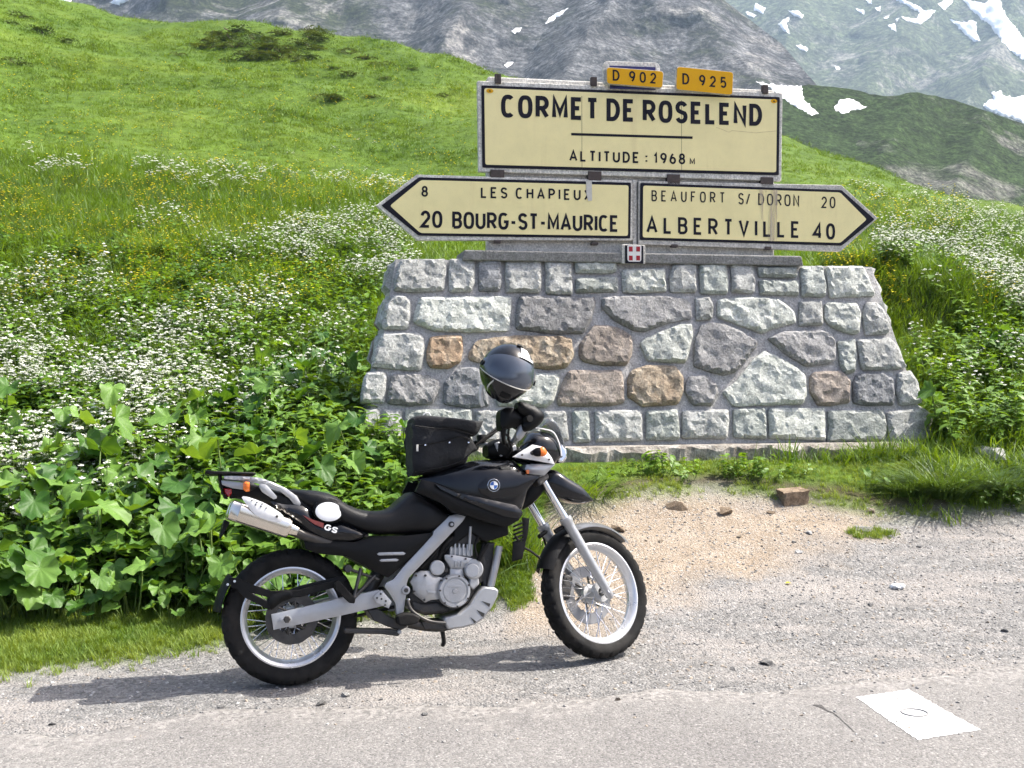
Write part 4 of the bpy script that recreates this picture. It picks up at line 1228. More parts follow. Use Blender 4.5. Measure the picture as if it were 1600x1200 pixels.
line(ar, 'S/', 1152, 302, 320, 1170.5, 320.5, ly2, .125, .44)
line(ar, 'DORON', 1183, 302.5, 321, 1247, 323.5, ly2, .125, .44)
line(ar, '20', 1281.5, 307.6, 325.6, 1303.5, 326, ly2, .13, .48)
line(ar, 'ALBERTVILLE', 1008.7, 338, 364.8, 1247.5, 372.5, ly2, .16, .48)
line(ar, '40', 1268, 348.5, 374, 1303, 375, ly2, .17, .5)
st = [sgn(*p) for p in ((1184, 296.5), (1213, 297.5), (1212, 378), (1196, 377), (1188, 340))]
def stain_mat():
    m, nt, b = new_mat('lime_streak')
    L = nt.links.new
    tc = N(nt, 'ShaderNodeTexCoord')
    mp = N(nt, 'ShaderNodeMapping'); mp.inputs['Scale'].default_value = (30, 30, 1.2); L(tc.outputs['Object'], mp.inputs['Vector'])
    n1 = N(nt, 'ShaderNodeTexNoise', inp={'Scale': 1., 'Detail': 4}); L(mp.outputs[0], n1.inputs['Vector'])
    r = ramp(nt, [(.42, (0, 0, 0)), (.66, (.75, .75, .75))]); L(n1.outputs['Fac'], r.inputs[0])
    b.inputs['Base Color'].default_value = (.55, .47, .36, 1); b.inputs['Roughness'].default_value = .8
    tr = N(nt, 'ShaderNodeBsdfTransparent'); mx = N(nt, 'ShaderNodeMixShader')
    L(r.outputs[0], mx.inputs[0]); L(tr.outputs[0], mx.inputs[1]); L(b.outputs[0], mx.inputs[2])
    L(mx.outputs[0], nt.nodes['Material Output'].inputs['Surface'])
stain_mat()
mobj('lime_streak', [(s, ly2 - .003, h) for s, h in st], [tuple(range(5))], MAT['lime_streak'], ar)
for x, yb in ((777, 376), (929, 379), (1053, 382.5), (1199, 386)): clip(al if x < 990 else ar, x, yb - .5, yb + 4, .03, yS - .02)
# raw concrete strip between the two arrows and shield on it
for (x, yb) in ((991.8, 0),):
    a, c = sgn(989.5, 281), sgn(995.5, 384)
    prism('divider', [(a[0], c[1]), (sgn(995.5, 300)[0], c[1]), (sgn(995.5, 300)[0], a[1]), (a[0], a[1])], yS + .01, yS + .05, MAT['concrete'], mon, .004)

def zP(pts): return [(930 + x / 7.2727, 90 + y / 7.2727) for x, y in pts]
def plate(label, quad, text, tx, y):
    root = mon_empty('road_number_plate')
    tag(root, label, 'road sign')
    q = [sgn(*p) for p in zP(quad)]
    prism('back_plate', rounded(q, .03, 5), y, y + .03, MAT['concrete'], root, .003)
    prism('plate_face', rounded(inset(q, .005)[::1], .027, 5), y - .004, y + .006, MAT['plate_yellow'], root)
    (x0, t0, b0, x1, b1) = tx
    p = zP([(x0, t0), (x0, b0), (x1, b1)])
    line(root, text, p[0][0], p[0][1], p[1][1], p[2][0], p[2][1], y - .0052, .16, .52)
    return root
p1_ = plate('yellow road number plate D 902 on top of the name board', [(100, 130), (750, 176), (738, 372), (104, 322)], 'D 902', (172, 162, 286, 664, 322), yS - .07)
p2_ = plate('yellow road number plate D 925 at the right on top of the name board', [(895, 122), (1538, 186), (1527, 452), (885, 388)], 'D 925', (958, 200, 326, 1456, 372), yS - .07)
q = [sgn(*p) for p in zP([(78, 48), (722, 70), (722, 340), (78, 330)])]
prism('old_holder', rounded(q, .05, 6), yS - .035, yS - .005, MAT['concrete'], p1_, .004)
q = [sgn(*p) for p in zP([(150, 105), (670, 122), (670, 380), (155, 365)])]
prism('old_blue_plate', q, yS - .040, yS - .033, MAT['plate_blue'], p1_)
for root, xs in ((p1_, (200, 640)), (p2_, (990, 1420))):
    for x in xs:
        a = sgn(930 + x / 7.2727, 128)
        prism('bracket', [(a[0] - .02, a[1] - .06), (a[0] + .02, a[1] - .06), (a[0] + .02, a[1] + .02), (a[0] - .02, a[1] + .02)], yS - .04, yS + .06, MAT['rust_iron'], root)

# Savoy shield plaque
shd = mon_empty('shield_plaque')
tag(shd, 'small red shield with white cross on the concrete cap', 'plaque')
def zS(pts): return [(960 + x / 24, 370 + y / 24) for x, y in pts]
yp = yS - .135
def sp(p): return sgn(*p, .135)
pl = [sgn(x, y, .14) for x, y in zS([(300, 270), (1180, 300), (1180, 1020), (300, 1000)])]
prism('mount_block', pl, yp + .01, yp + .09, MAT['concrete'], shd, .006)
pl = [sgn(x, y, .135) for x, y in zS([(410, 315), (1085, 335), (1085, 1010), (410, 1000)])]
prism('back_plate', pl, yp, yp + .012, MAT['sign_black'], shd, .002)
pl = [sgn(x, y, .137) for x, y in zS([(485, 320), (1010, 335), (1005, 880), (960, 935), (540, 930), (490, 870)])]
prism('white_cross', rounded(pl, .008, 3), yp - .004, yp + .002, MAT['shield_white'], shd)
for (x0, y0, x1, y1) in ((545, 365, 685, 550), (818, 365, 960, 550), (545, 705, 685, 885), (818, 705, 960, 885)):
    pl = [sgn(x, y, .139) for x, y in zS([(x0, y0), (x1, y0 + 3), (x1, y1 + 3), (x0, y1)])]
    prism('red_quarter', pl, yp - .0055, yp - .003, MAT['shield_red'], shd)
# ================================================================== MOTORCYCLE
pm('paint_black', (.004, .0045, .0065), rough=.18, spec=.3, var=.3, vscale=4, coat=.3, dust=(.16, .14, .12), dscale=5, damt=.02)
pm('plastic_black', (.0038, .0038, .004), rough=.48, spec=.17, var=.25, vscale=12, bump=.15, bscale=260, dust=(.2, .18, .15), dscale=6, damt=.02)
pm('seat_vinyl', (.005, .005, .0058), rough=.48, spec=.25, var=.2, vscale=8, bump=.25, bscale=220)
pm('bag_cloth', (.009, .009, .010), rough=.85, var=.4, vscale=9, bump=.9, bscale=22)
pm('silver_paint', (.37, .375, .385), rough=.36, metal=.4, var=.07, vscale=10, dust=(.3, .26, .2), dscale=8, damt=.25)
pm('engine_alu', (.42, .425, .43), rough=.42, metal=.35, var=.1, vscale=20, bump=.15, bscale=120, dust=(.24, .2, .15), dscale=9, damt=.4)
pm('engine_dark', (.035, .035, .035), rough=.55, metal=.4, var=.3, vscale=18, bump=.3, bscale=90, dust=(.14, .11, .08), dscale=7, damt=.3)
pm('chrome', (.72, .72, .74), rough=.1, metal=1., var=.06, vscale=6)
pm('steel_polished', (.70, .66, .60), rough=.16, metal=1., var=.08, vscale=10, dust=(.4, .3, .2), dscale=5, damt=.35)
pm('rim_alu', (.66, .66, .67), rough=.3, metal=.6, var=.06, vscale=10)
pm('rubber', (.0075, .0072, .007), rough=.8, spec=.2, var=.25, vscale=20, bump=.15, bscale=150, dust=(.16, .14, .12), dscale=7, damt=.12)
pm('dark_steel', (.05, .048, .046), rough=.45, metal=.6, var=.3, vscale=25, dust=(.15, .12, .09), dscale=10, damt=.3)
pm('disc_steel', (.22, .22, .225), rough=.45, metal=.6, var=.1, vscale=20)
pm('fender_grey', (.16, .163, .17), rough=.3, metal=.4, var=.1, coat=.3)
pm('plastic_white', (.74, .735, .72), rough=.35, var=.05, vscale=10)
pm('plate_white', (.84, .84, .83), rough=.4, var=.03, vscale=10)
pm('lens_orange', (.78, .17, .012), rough=.18, var=.1, vscale=30, coat=.5)
pm('lens_red', (.42, .012, .012), rough=.15, var=.1, vscale=30, coat=.5)
pm('emblem_blue', (.02, .09, .33), rough=.25, var=.05)
pm('decal_red', (.16, .03, .025), rough=.35, var=.3, vscale=40)
pm('visor_dark', (.045, .055, .075), rough=.1, var=.2, vscale=5, coat=.8)
def screen_mat():
    m, nt, b = new_mat('windscreen_clear')
    b.inputs['Base Color'].default_value = (.42, .44, .47, 1); b.inputs['Roughness'].default_value = .1
    b.inputs['Transmission Weight'].default_value = .75; b.inputs['IOR'].default_value = 1.3
screen_mat()

B_YAW, B_LEAN = R(16.5), R(8)
WB, RAKE, STEER = 1.57, R(29), R(22)
BO = zr(455, 1070, 0.0)
B_U = Vector((math.cos(B_YAW), math.sin(B_YAW), 0)); _l = Vector((-math.sin(B_YAW), math.cos(B_YAW), 0))
B_W = UP * math.cos(B_LEAN) + _l * math.sin(B_LEAN)
B_L = _l * math.cos(B_LEAN) - UP * math.sin(B_LEAN)
BM = Matrix(((B_U.x, B_L.x, B_W.x, BO.x), (B_U.y, B_L.y, B_W.y, BO.y), (B_U.z, B_L.z, B_W.z, BO.z), (0, 0, 0, 1)))
bike = empty('motorcycle'); bike.matrix_world = BM
tag(bike, 'black and silver touring enduro motorcycle parked on its side stand beside the road', 'motorcycle')

def PB(px, py, v=0.):
    """pixel to (u, w) on the bike plane v metres to the bike's right"""
    p = ray_plane(px, py, BO - B_L * v, B_L) - BO
    return np.array((p.dot(B_U), p.dot(B_W)))
def zoomer(x0, y0, s): return lambda pts: [(x0 + x / s, y0 + y / s) for x, y in pts]
zb = zoomer(320, 700, 3.158); zc = zoomer(600, 520, 3.75); zd = zoomer(560, 780, 3.478)
za = zoomer(320, 720, 6.6667); ze = zoomer(720, 520, 5.4556); zf = zoomer(600, 790, 5.217); zg = zoomer(800, 720, 3.75)
ident = lambda p: p
def bpanel(name, pts, v, thick, bulge, mat, rad=.02, step=.02, mirror=False, parent=None, smooth=1, xf=None, sharp=40):
    """bulged side panel traced from the photograph; v is its outermost lateral place at the rim"""
    poly = [PB(x, y, v) for x, y in pts]
    if smooth > 1: poly = catmull(poly, smooth, True)
    out = resample(poly, step)
    V, d, T, rg = cdt_fill(out, step, np.random.default_rng(len(name)))
    res = []
    for sgn_ in ((1, -1) if mirror else (1,)):
        vs = [(u, -sgn_ * (v + bulge * (1 - math.exp(-dd_ / rad))), w_) for (u, w_), dd_ in zip(V, d)]
        fs = [tuple(t) for t in T]
        bk = {}
        for r_ in rg:
            bk[r_] = len(vs); vs.append((V[r_][0], -sgn_ * (v - thick), V[r_][1]))
        for k in range(len(rg)):
            a, b_ = rg[k], rg[(k + 1) % len(rg)]
            if a != b_: fs.append((b_, a, bk[a], bk[b_]))
        fs.append(tuple(bk[r_] for r_ in rg[::-1]))
        o = mobj(name, vs, fs, MAT[mat], parent or bike, True)
        bm = bmesh.new(); bm.from_mesh(o.data); bmesh.ops.recalc_face_normals(bm, faces=bm.faces); bm.to_mesh(o.data); bm.free()
        autosmooth(o, sharp)
        res.append(o)
    return res[0]
def bprism(name, pts, v0, v1, mat, bev=.004, parent=None, vt=None, mirror=False, smooth=1):
    """outline traced on the plane vt extruded across the bike from v0 to v1"""
    poly = [PB(x, y, v1 if vt is None else vt) for x, y in pts]
    if smooth > 1: poly = catmull(poly, smooth, True)
    n = len(poly)
    for s in ((1, -1) if mirror else (1,)):
        vs = [(u, -s * v0, w_) for u, w_ in poly] + [(u, -s * v1, w_) for u, w_ in poly]
        fs = [tuple(range(n)), tuple(range(2 * n - 1, n - 1, -1))] + [(i, (i + 1) % n, (i + 1) % n + n, i + n) for i in range(n)]
        o = mobj(name, vs, fs, MAT[mat], parent or bike)
        bm = bmesh.new(); bm.from_mesh(o.data); bmesh.ops.recalc_face_normals(bm, faces=bm.faces); bm.to_mesh(o.data); bm.free()
        if bev: bevel(o, bev, 2)
        autosmooth(o, 35)
    return o
def bloft(name, top, bot, hw, mat, vt=0., v=0., n=34, m=26, e=2.8, parent=None, vp=None):
    """solid swept along the bike: side outline from the photograph, half width hw along it"""
    T = np.array([PB(x, y, vt) for x, y in top]); Bt = np.array([PB(x, y, vt) for x, y in bot])
    T = np.array(catmull(T, 5)); Bt = np.array(catmull(Bt, 5))
    T = T[np.argsort(T[:, 0], kind='stable')]; Bt = Bt[np.argsort(Bt[:, 0], kind='stable')]
    u0, u1 = min(T[0, 0], Bt[0, 0]), max(T[-1, 0], Bt[-1, 0])
    vs, fs = [], []
    for i in range(n):
        t = i / (n - 1); t = .5 - .5 * math.cos(PI * t) if n > 8 else t
        u = u0 + (u1 - u0) * t
        a, b_ = np.interp(u, T[:, 0], T[:, 1]), np.interp(u, Bt[:, 0], Bt[:, 1])
        h = max((a - b_) / 2, .003); c = (a + b_) / 2
        wd = float(np.interp(t, np.linspace(0, 1, len(hw)), hw))
        ce = 0 if vp is None else float(np.interp(t, np.linspace(0, 1, len(vp)), vp))
        for k in range(m):
            th = 2 * PI * k / m
            cs, sn = math.cos(th), math.sin(th)
            y = wd * math.copysign(abs(cs) ** (2 / e), cs); z = h * math.copysign(abs(sn) ** (2 / e), sn)
            vs.append((u, -(v + ce) + y, c + z))
    for i in range(n - 1):
        for k in range(m):
            l = (k + 1) % m
            fs.append((i * m + k, i * m + l, (i + 1) * m + l, (i + 1) * m + k))
    fs.append(tuple(range(m))); fs.append(tuple((n - 1) * m + k for k in range(m - 1, -1, -1)))
    o = mobj(name, vs, fs, MAT[mat], parent or bike, True)
    bm = bmesh.new(); bm.from_mesh(o.data); bmesh.ops.recalc_face_normals(bm, faces=bm.faces); bm.to_mesh(o.data); bm.free()
    return autosmooth(o, 50)
def bcyl(name, c, r, v0, v1, mat, parent=None, n=28, bev=.003, xf=ident):
    """cylinder across the bike around (u, w)"""
    vs, fs = [], []
    for v in (v0, v1):
        for k in range(n):
            a = 2 * PI * k / n
            vs.append(xf(Vector((c[0] + r * math.cos(a), -v, c[1] + r * math.sin(a)))))
    fs = [tuple(range(n)), tuple(range(2 * n - 1, n - 1, -1))] + [(i, (i + 1) % n, (i + 1) % n + n, i + n) for i in range(n)]
    o = mobj(name, vs, fs, MAT[mat], parent or bike)
    bm = bmesh.new(); bm.from_mesh(o.data); bmesh.ops.recalc_face_normals(bm, faces=bm.faces); bm.to_mesh(o.data); bm.free()
    if bev: bevel(o, bev, 2)
    return autosmooth(o, 35)
def btube(name, pts, r, mat, parent=None, n=10, xf=ident):
    """pts: (px, py, v)"""
    P = []
    for x, y, v in pts:
        u, w_ = PB(x, y, v); P.append(xf(Vector((u, -v, w_))))
    if len(P) > 2: P = [Vector(p) for p in catmull(P, 5)]
    return tube(name, P, r, MAT[mat], parent or bike, n)

# ---- wheels
SA = Vector((WB + .113, 0, 0)); SD = Vector((-math.sin(RAKE), 0, math.cos(RAKE)))
SMX = Matrix.Translation(SA) @ Matrix.Rotation(STEER, 4, SD) @ Matrix.Translation(-SA)
steer = lambda p: SMX @ Vector(p)
def lathe_y(name, prof, c, mat, parent, n=72, xf=ident, mod=None, closed=True, sharp=40):
    """profile (y, r) turned about the lateral axis through c=(u, w)"""
    m = len(prof); vs, fs = [], []
    for i in range(n):
        a = 2 * PI * i / n
        for j, (y, r) in enumerate(prof):
            if mod: y, r = mod(i, j, y, r)
            vs.append(xf(Vector((c[0] + r * math.cos(a), y, c[1] + r * math.sin(a)))))
    for i in range(n):
        i2 = (i + 1) % n
        for j in range(m if closed else m - 1):
            j2 = (j + 1) % m
            fs.append((i * m + j, i * m + j2, i2 * m + j2, i2 * m + j))
    o = mobj(name, vs, fs, MAT[mat], parent, True)
    bm = bmesh.new(); bm.from_mesh(o.data); bmesh.ops.recalc_face_normals(bm, faces=bm.faces); bm.to_mesh(o.data); bm.free()
    return autosmooth(o, sharp)
def wheel(c, Rt, wt, rb, nsp, xf, disc_v, disc_r, block):
    hub = lathe_y('wheel', [(-.055, .022), (-.055, .05), (-.03, .052), (-.025, .032), (.025, .032), (.03, .052), (.055, .05), (.055, .022)], c, 'engine_alu', bike, 32, xf)
    hw = wt / 2; sh = Rt - rb
    prof = [(-hw * .62, rb - .006), (-hw * .86, rb + sh * .18), (-hw, rb + sh * .48), (-hw * .97, rb + sh * .66), (-hw * .82, rb + sh * .84), (-hw * .58, rb + sh * .945), (-hw * .3, rb + sh * .985), (0, Rt),
            (hw * .3, rb + sh * .985), (hw * .58, rb + sh * .945), (hw * .82, rb + sh * .84), (hw * .97, rb + sh * .66), (hw, rb + sh * .48), (hw * .86, rb + sh * .18), (hw * .62, rb - .006), (hw * .3, rb - .012), (-hw * .3, rb - .012)]
    def mod(i, j, y, r):
        if block and 3 <= j <= 11:
            ph = (i + (2 if j in (4, 5, 9, 10) else 0)) % block
            deep = .009 if j in (4, 5, 9, 10) else .005
            if ph == 0: r -= deep
            if j in (6, 8): r -= .004
        return y, r
    lathe_y('tyre', prof, c, 'rubber', hub, 180, xf, mod, True, 30)
    rw = hw * .62
    lathe_y('rim', [(-rw - .006, rb + .006), (-rw - .008, rb - .004), (-rw, rb - .016), (-rw * .55, rb - .022), (-rw * .2, rb - .03), (rw * .2, rb - .03), (rw * .55, rb - .022), (rw, rb - .016), (rw + .008, rb - .004), (rw + .006, rb + .006), (rw * .5, rb - .01), (-rw * .5, rb - .01)], c, 'rim_alu', hub, 96, xf, None, True, 35)
    for k in range(nsp):
        a = 2 * PI * k / nsp
        side = 1 if k % 2 else -1
        tw = .62 if (k // 2) % 2 else -.62
        a0 = a + tw
        p0 = xf(Vector((c[0] + .047 * math.cos(a0), side * .042, c[1] + .047 * math.sin(a0))))
        p1 = xf(Vector((c[0] + (rb - .026) * math.cos(a), side * .006, c[1] + (rb - .026) * math.sin(a))))
        tube('spoke', [p0, p1], .0022, MAT['chrome'], hub, 5)
    # drilled disc
    vs, fs = [], []
    n = 48; v0 = -disc_v
    rings = [disc_r * .62, disc_r * .66, disc_r * .97, disc_r]
    for y in (v0 - .0025, v0 + .0025):
        for i in range(n):
            a = 2 * PI * i / n
            for q, r in enumerate(rings):
                if q == 0: r *= 1 - .12 * (i % 8 == 0)
                if q == 3: r *= 1 + .012 * ((i // 2) % 2)
                vs.append(xf(Vector((c[0] + r * math.cos(a), y, c[1] + r * math.sin(a)))))
    for s in range(2):
        for i in range(n):
            for q in range(3):
                A = s * n * 4 + i * 4 + q; B2 = s * n * 4 + ((i + 1) % n) * 4 + q
                fs.append((A, B2, B2 + 1, A + 1))
    for q in (0, 3):
        for i in range(n):
            A = i * 4 + q; B2 = ((i + 1) % n) * 4 + q
            fs.append((A, B2, B2 + n * 4, A + n * 4))
    mobj('brake_disc', vs, fs, MAT['dark_steel'] if disc_r < .14 else MAT['disc_steel'], hub)
    # carrier arms
    for k in range(6):
        a = 2 * PI * k / 6
        tube('disc_arm', [xf(Vector((c[0] + .04 * math.cos(a), v0, c[1] + .04 * math.sin(a)))), xf(Vector((c[0] + disc_r * .66 * math.cos(a + .35), v0, c[1] + disc_r * .66 * math.sin(a + .35))))], .006, MAT['dark_steel'], hub, 6)
    return hub
RC = (0.0, .318)
rear = wheel(RC, .32, .132, .232, 36, ident, .082, .122, 6)
FC = (WB, .3315)
front = wheel(FC, .3315, .104, .256, 36, steer, -.062, .15, 6)

# ---- swingarm, chain side, brake
bpanel('swingarm', zb([(328, 822), (500, 782), (700, 735), (860, 700), (905, 745), (885, 778), (660, 830), (340, 897)]), .105, .045, .006, 'silver_paint', .012, .03, mirror=True)
ax = PB(*zb([(405, 845)])[0], .11)
bcyl('axle_nut', ax, .017, .1, .128, 'engine_dark', n=6)
bpanel('axle_plate', zb([(372, 835), (405, 822), (430, 838), (432, 855), (405, 868), (375, 856)]), .112, .01, .002, 'engine_alu', .004, .01)
bpanel('brake_caliper', zb([(300, 760), (330, 720), (400, 700), (440, 705), (430, 740), (380, 760), (330, 800)]), .098, .05, .01, 'plastic_black', .01, .012)
bpanel('chain_guard', zb([(400, 705), (470, 680), (640, 640), (690, 630), (700, 650), (650, 680), (480, 725), (420, 745)]), .07, .02, .006, 'plastic_black', .01, .02)
# chain on the left
cp = []
for k in range(40):
    t = k / 39
    cp.append(Vector((.0 + t * .5, .085, .318 + .1 - .03 * t)))
tube('drive_chain', [Vector((0, .085, .405)), Vector((.56, .085, .42))], .009, MAT['dark_steel'], bike, 6)
tube('drive_chain', [Vector((0, .085, .235)), Vector((.56, .085, .33))], .009, MAT['dark_steel'], bike, 6)
bcyl('sprocket', RC, .094, -.082, -.088, 'dark_steel', n=44, bev=0)
# tyre hugger behind the rear wheel with its two arms
def shell(name, c, r0, a0, a1, hw, mat, xf=ident, th=.004, n=18, m=8, drop=.02, taper=1.0, parent=None):
    vs, fs = [], []
    for i in range(n + 1):
        a = R(a0 + (a1 - a0) * i / n)
        e_ = hw * (taper + (1 - taper) * math.sin(PI * i / n))
        for j in range(m + 1):
            s = -1 + 2 * j / m
            r = r0 - drop * abs(s) ** 2.5
            for dr in (0, -th):
                vs.append(xf(Vector((c[0] + (r + dr) * math.cos(a), s * e_, c[1] + (r + dr) * math.sin(a)))))
    def id_(i, j, k): return (i * (m + 1) + j) * 2 + k
    for i in range(n):
        for j in range(m):
            fs.append((id_(i, j, 0), id_(i + 1, j, 0), id_(i + 1, j + 1, 0), id_(i, j + 1, 0)))
            fs.append((id_(i, j, 1), id_(i, j + 1, 1), id_(i + 1, j + 1, 1), id_(i + 1, j, 1)))
    for i in range(n):
        for j in (0, m):
            fs.append((id_(i, j, 0), id_(i, j, 1), id_(i + 1, j, 1), id_(i + 1, j, 0)))
    for j in range(m):
        for i in (0, n):
            fs.append((id_(i, j, 0), id_(i, j + 1, 0), id_(i, j + 1, 1), id_(i, j, 1)))
    o = mobj(name, vs, fs, MAT[mat], parent or bike, True)
    bm = bmesh.new(); bm.from_mesh(o.data); bmesh.ops.recalc_face_normals(bm, faces=bm.faces); bm.to_mesh(o.data); bm.free()
    return autosmooth(o, 40)
hug = shell('rear_hugger', RC, .362, 143, 172, .085, 'plastic_black', drop=.03)
bprism('hugger_arm', zb([(118, 640), (160, 640), (250, 680), (330, 705), (460, 700), (640, 655), (640, 690), (470, 735), (330, 742), (240, 718), (130, 690)]), .085, .1, 'plastic_black', .003, hug)
bprism('hugger_arm', zb([(150, 690), (200, 700), (330, 765), (320, 800), (190, 735)]), .085, .1, 'plastic_black', .003, hug)
for q in ((147, 657), (113, 673)): bcyl('bolt', PB(*zb([q])[0], .1), .006, .09, .106, 'chrome', hug, n=10, bev=0)

# ---- tail
bloft('tail_unit', [(346, 752), (400, 757), (440, 768), (480, 776), (520, 792), (566, 806)], [(346, 772), (400, 786), (430, 797), (470, 832), (520, 852), (566, 846)], [.06, .1, .11, .12, .11, .09], 'plastic_black', vt=.08, e=4)
bpanel('tail_cover', [(423, 783), (443, 788), (470, 790), (485, 797), (493, 811), (512, 819), (536, 816), (560, 826), (577, 836), (560, 842.5), (545, 845), (522, 845), (492, 836), (470, 822), (447, 804), (431, 793)], .125, .03, .03, 'paint_black', .025, .015, mirror=True, smooth=3)
# oval start-number plate
def ellipse_px(cx, cy, rx, ry, tilt=0, n=30):
    return [(cx + rx * math.cos(t) * math.cos(tilt) - ry * math.sin(t) * math.sin(tilt), cy + rx * math.cos(t) * math.sin(tilt) + ry * math.sin(t) * math.cos(tilt)) for t in np.linspace(0, 2 * PI, n, endpoint=False)]
ov = bpanel('number_plate_rim', ellipse_px(514, 798, 25, 19.5, .1), .148, .05, .008, 'plastic_black', .008, .012)
bpanel('oval_plate', ellipse_px(513.5, 799.6, 20.8, 15, .06), .1565, .012, .003, 'plate_white', .006, .012, parent=ov)
# GS decal and red script
def decal(text, x0, yt, yb, x1, yb1, v, mat, weight, wfac, slant=0.):
    p0, p1, tp = PB(x0, yb, v), PB(x1, yb1, v), PB(x0, yt, v)
    hgt = np.linalg.norm(tp - p0); t = weight * hgt
    ux = (p1 - p0) / np.linalg.norm(p1 - p0); uy = np.array((-ux[1], ux[0]))
    xs = []; adv = 0
    for ch in text:
        gw = GLY[ch][0] * wfac * hgt; xs.append((ch, adv, gw)); adv += gw + t + .12 * hgt
    sc = np.linalg.norm(p1 - p0) / (xs[-1][1] + xs[-1][2] + t)
    for i, (ch, x, gw) in enumerate(xs):
        vs, fs = [], []
        for k, ln in enumerate(GLY[ch][1]):
            hh = hgt - t
            pts = [((x + t / 2 + a * gw) * sc + slant * b_ * hh, t / 2 + b_ * hh) for a, b_ in ln]
            stroke_faces(pts, t / 2, vs, fs, lambda p, k=k: (p0[0] + ux[0] * p[0] + uy[0] * p[1], -(v + .0005 * k), p0[1] + ux[1] * p[0] + uy[1] * p[1]))
        mobj('letter', vs, fs, MAT[mat], bike)
decal('GS', 505.5, 817.5, 827, 525.5, 834, .160, 'plate_white', .24, .85, .12)
sw = bprism('decal_stripe', za([(1020, 565), (1120, 610), (1240, 650), (1235, 700), (1150, 665), (1090, 625)]), .1555, .1575, 'decal_red', 0)
# rack, rails, lights
bprism('rack_plate', za([(5, 100), (120, 108), (530, 122), (530, 148), (150, 142), (60, 146), (5, 132)]), -.12, .12, 'plastic_black', .004, vt=.1)
bpanel('rack_rail', za([(200, 158), (330, 158), (480, 165), (480, 208), (340, 200), (205, 190)]), .115, .025, .006, 'silver_paint', .008, .012, mirror=True)
bpanel('grab_rail', za([(480, 168), (580, 178), (700, 220), (850, 288), (960, 368), (1000, 440), (992, 470), (930, 452), (880, 390), (780, 312), (650, 242), (560, 216), (482, 214)]), .118, .028, .007, 'silver_paint', .008, .012, mirror=True)
bpanel('tail_side', za([(172, 205), (300, 215), (402, 228), (402, 302), (290, 285), (180, 250)]), .095, .03, .004, 'silver_paint', .01, .015, mirror=True)
bprism('tail_end', za([(138, 140), (178, 145), (182, 255), (205, 335), (245, 400), (205, 392), (155, 260)]), -.09, .09, 'plastic_black', .006, vt=.05)
tl = bprism('tail_light', za([(190, 285), (292, 290), (284, 340), (245, 385), (205, 345)]), -.06, .075, 'lens_red', .006, vt=.07)
bprism('tail_light_shroud', za([(290, 285), (560, 330), (700, 400), (640, 420), (420, 380), (260, 390)]), -.07, .07, 'plastic_black', .006, vt=.07)
for s in (1, -1):
    u, w_ = PB(*za([(432, 270)])[0], .15)
    bcyl('indicator_stalk', (u + .028, w_), .012, s * .08, s * .15, 'plastic_black', n=14)
    o = bloft('turn_signal', za([(398, 238), (420, 216), (462, 222)]), za([(398, 300), (425, 324), (464, 320)]), [.014, .024, .024], 'lens_orange', vt=.15, v=s * .16, n=10, m=18, e=3)
    bloft('signal_body', za([(462, 222), (500, 228), (545, 258)]), za([(462, 320), (500, 305), (545, 275)]), [.024, .02, .008], 'plastic_black', vt=.15, v=s * .16, n=8, m=16, e=2.5, parent=o)
bpanel('pillion_bracket', za([(568, 246), (625, 240), (655, 262), (750, 370), (748, 392), (720, 402), (640, 352), (600, 325), (566, 275)]), .14, .02, .006, 'silver_paint', .01, .014, mirror=True)
bprism('plate_holder', za([(205, 610), (262, 640), (190, 770), (165, 812), (148, 806), (170, 720)]), -.09, .09, 'plastic_black', .003, vt=.05)

# ---- silencers
def silencer(s):
    c0 = PB(*za([(258, 505)])[0], .15); c1 = PB(*za([(890, 712)])[0], .15)
    d = c1 - c0
    stn = [(-.01, .55), (0., .82), (.02, 1.), (.14, 1.), (.15, 1.03), (.16, 1.), (.93, 1.), (.985, .86), (1.0, .6), (1.12, .45)]
    vs, fs = [], []; m = 28; ang = math.atan2(d[1], d[0]); nrm = np.array((-math.sin(ang), math.cos(ang)))
    for t, rr in stn:
        c = c0 + d * t
        for k in range(m):
            th = 2 * PI * k / m
            e_ = 3.2; cs, sn = math.cos(th), math.sin(th)
            a = math.copysign(abs(cs) ** (2 / e_), cs) * .043 * rr; b_ = math.copysign(abs(sn) ** (2 / e_), sn) * .047 * rr
            p = c + nrm * b_
            vs.append((p[0], -(s * .155) + a, p[1]))
    for i in range(len(stn) - 1):
        for k in range(m):
            l = (k + 1) % m
            fs.append((i * m + k, i * m + l, (i + 1) * m + l, (i + 1) * m + k))
    fs.append(tuple(range(m))); fs.append(tuple((len(stn) - 1) * m + k for k in range(m)))
    o = mobj('silencer', vs, fs, MAT['steel_polished'], bike, True)
    bm = bmesh.new(); bm.from_mesh(o.data); bmesh.ops.recalc_face_normals(bm, faces=bm.faces); bm.to_mesh(o.data); bm.free()
    autosmooth(o, 30)
    return o
sil = silencer(1); silencer(-1)
hsd = bpanel('heat_shield', za([(385, 382), (440, 374), (600, 430), (700, 485), (785, 540), (822, 582), (812, 620), (770, 641), (650, 620), (520, 560), (455, 480)]), .203, .012, .006, 'plastic_white', .012, .014, parent=sil, smooth=2)
for q in ((492, 410), (545, 430), (598, 448), (532, 458), (585, 476), (640, 492)): bcyl('vent_hole', PB(*za([q])[0], .21), .0035, .205, .2105, 'engine_dark', sil, n=8, bev=0)
bcyl('shield_screw', PB(*za([(752, 580)])[0], .21), .006, .203, .213, 'engine_dark', sil, n=10, bev=0)
btube('exhaust_link', [(452, 828, .13), (480, 838, .12), (520, 850, .1), (560, 862, .08)], .024, 'dark_steel')

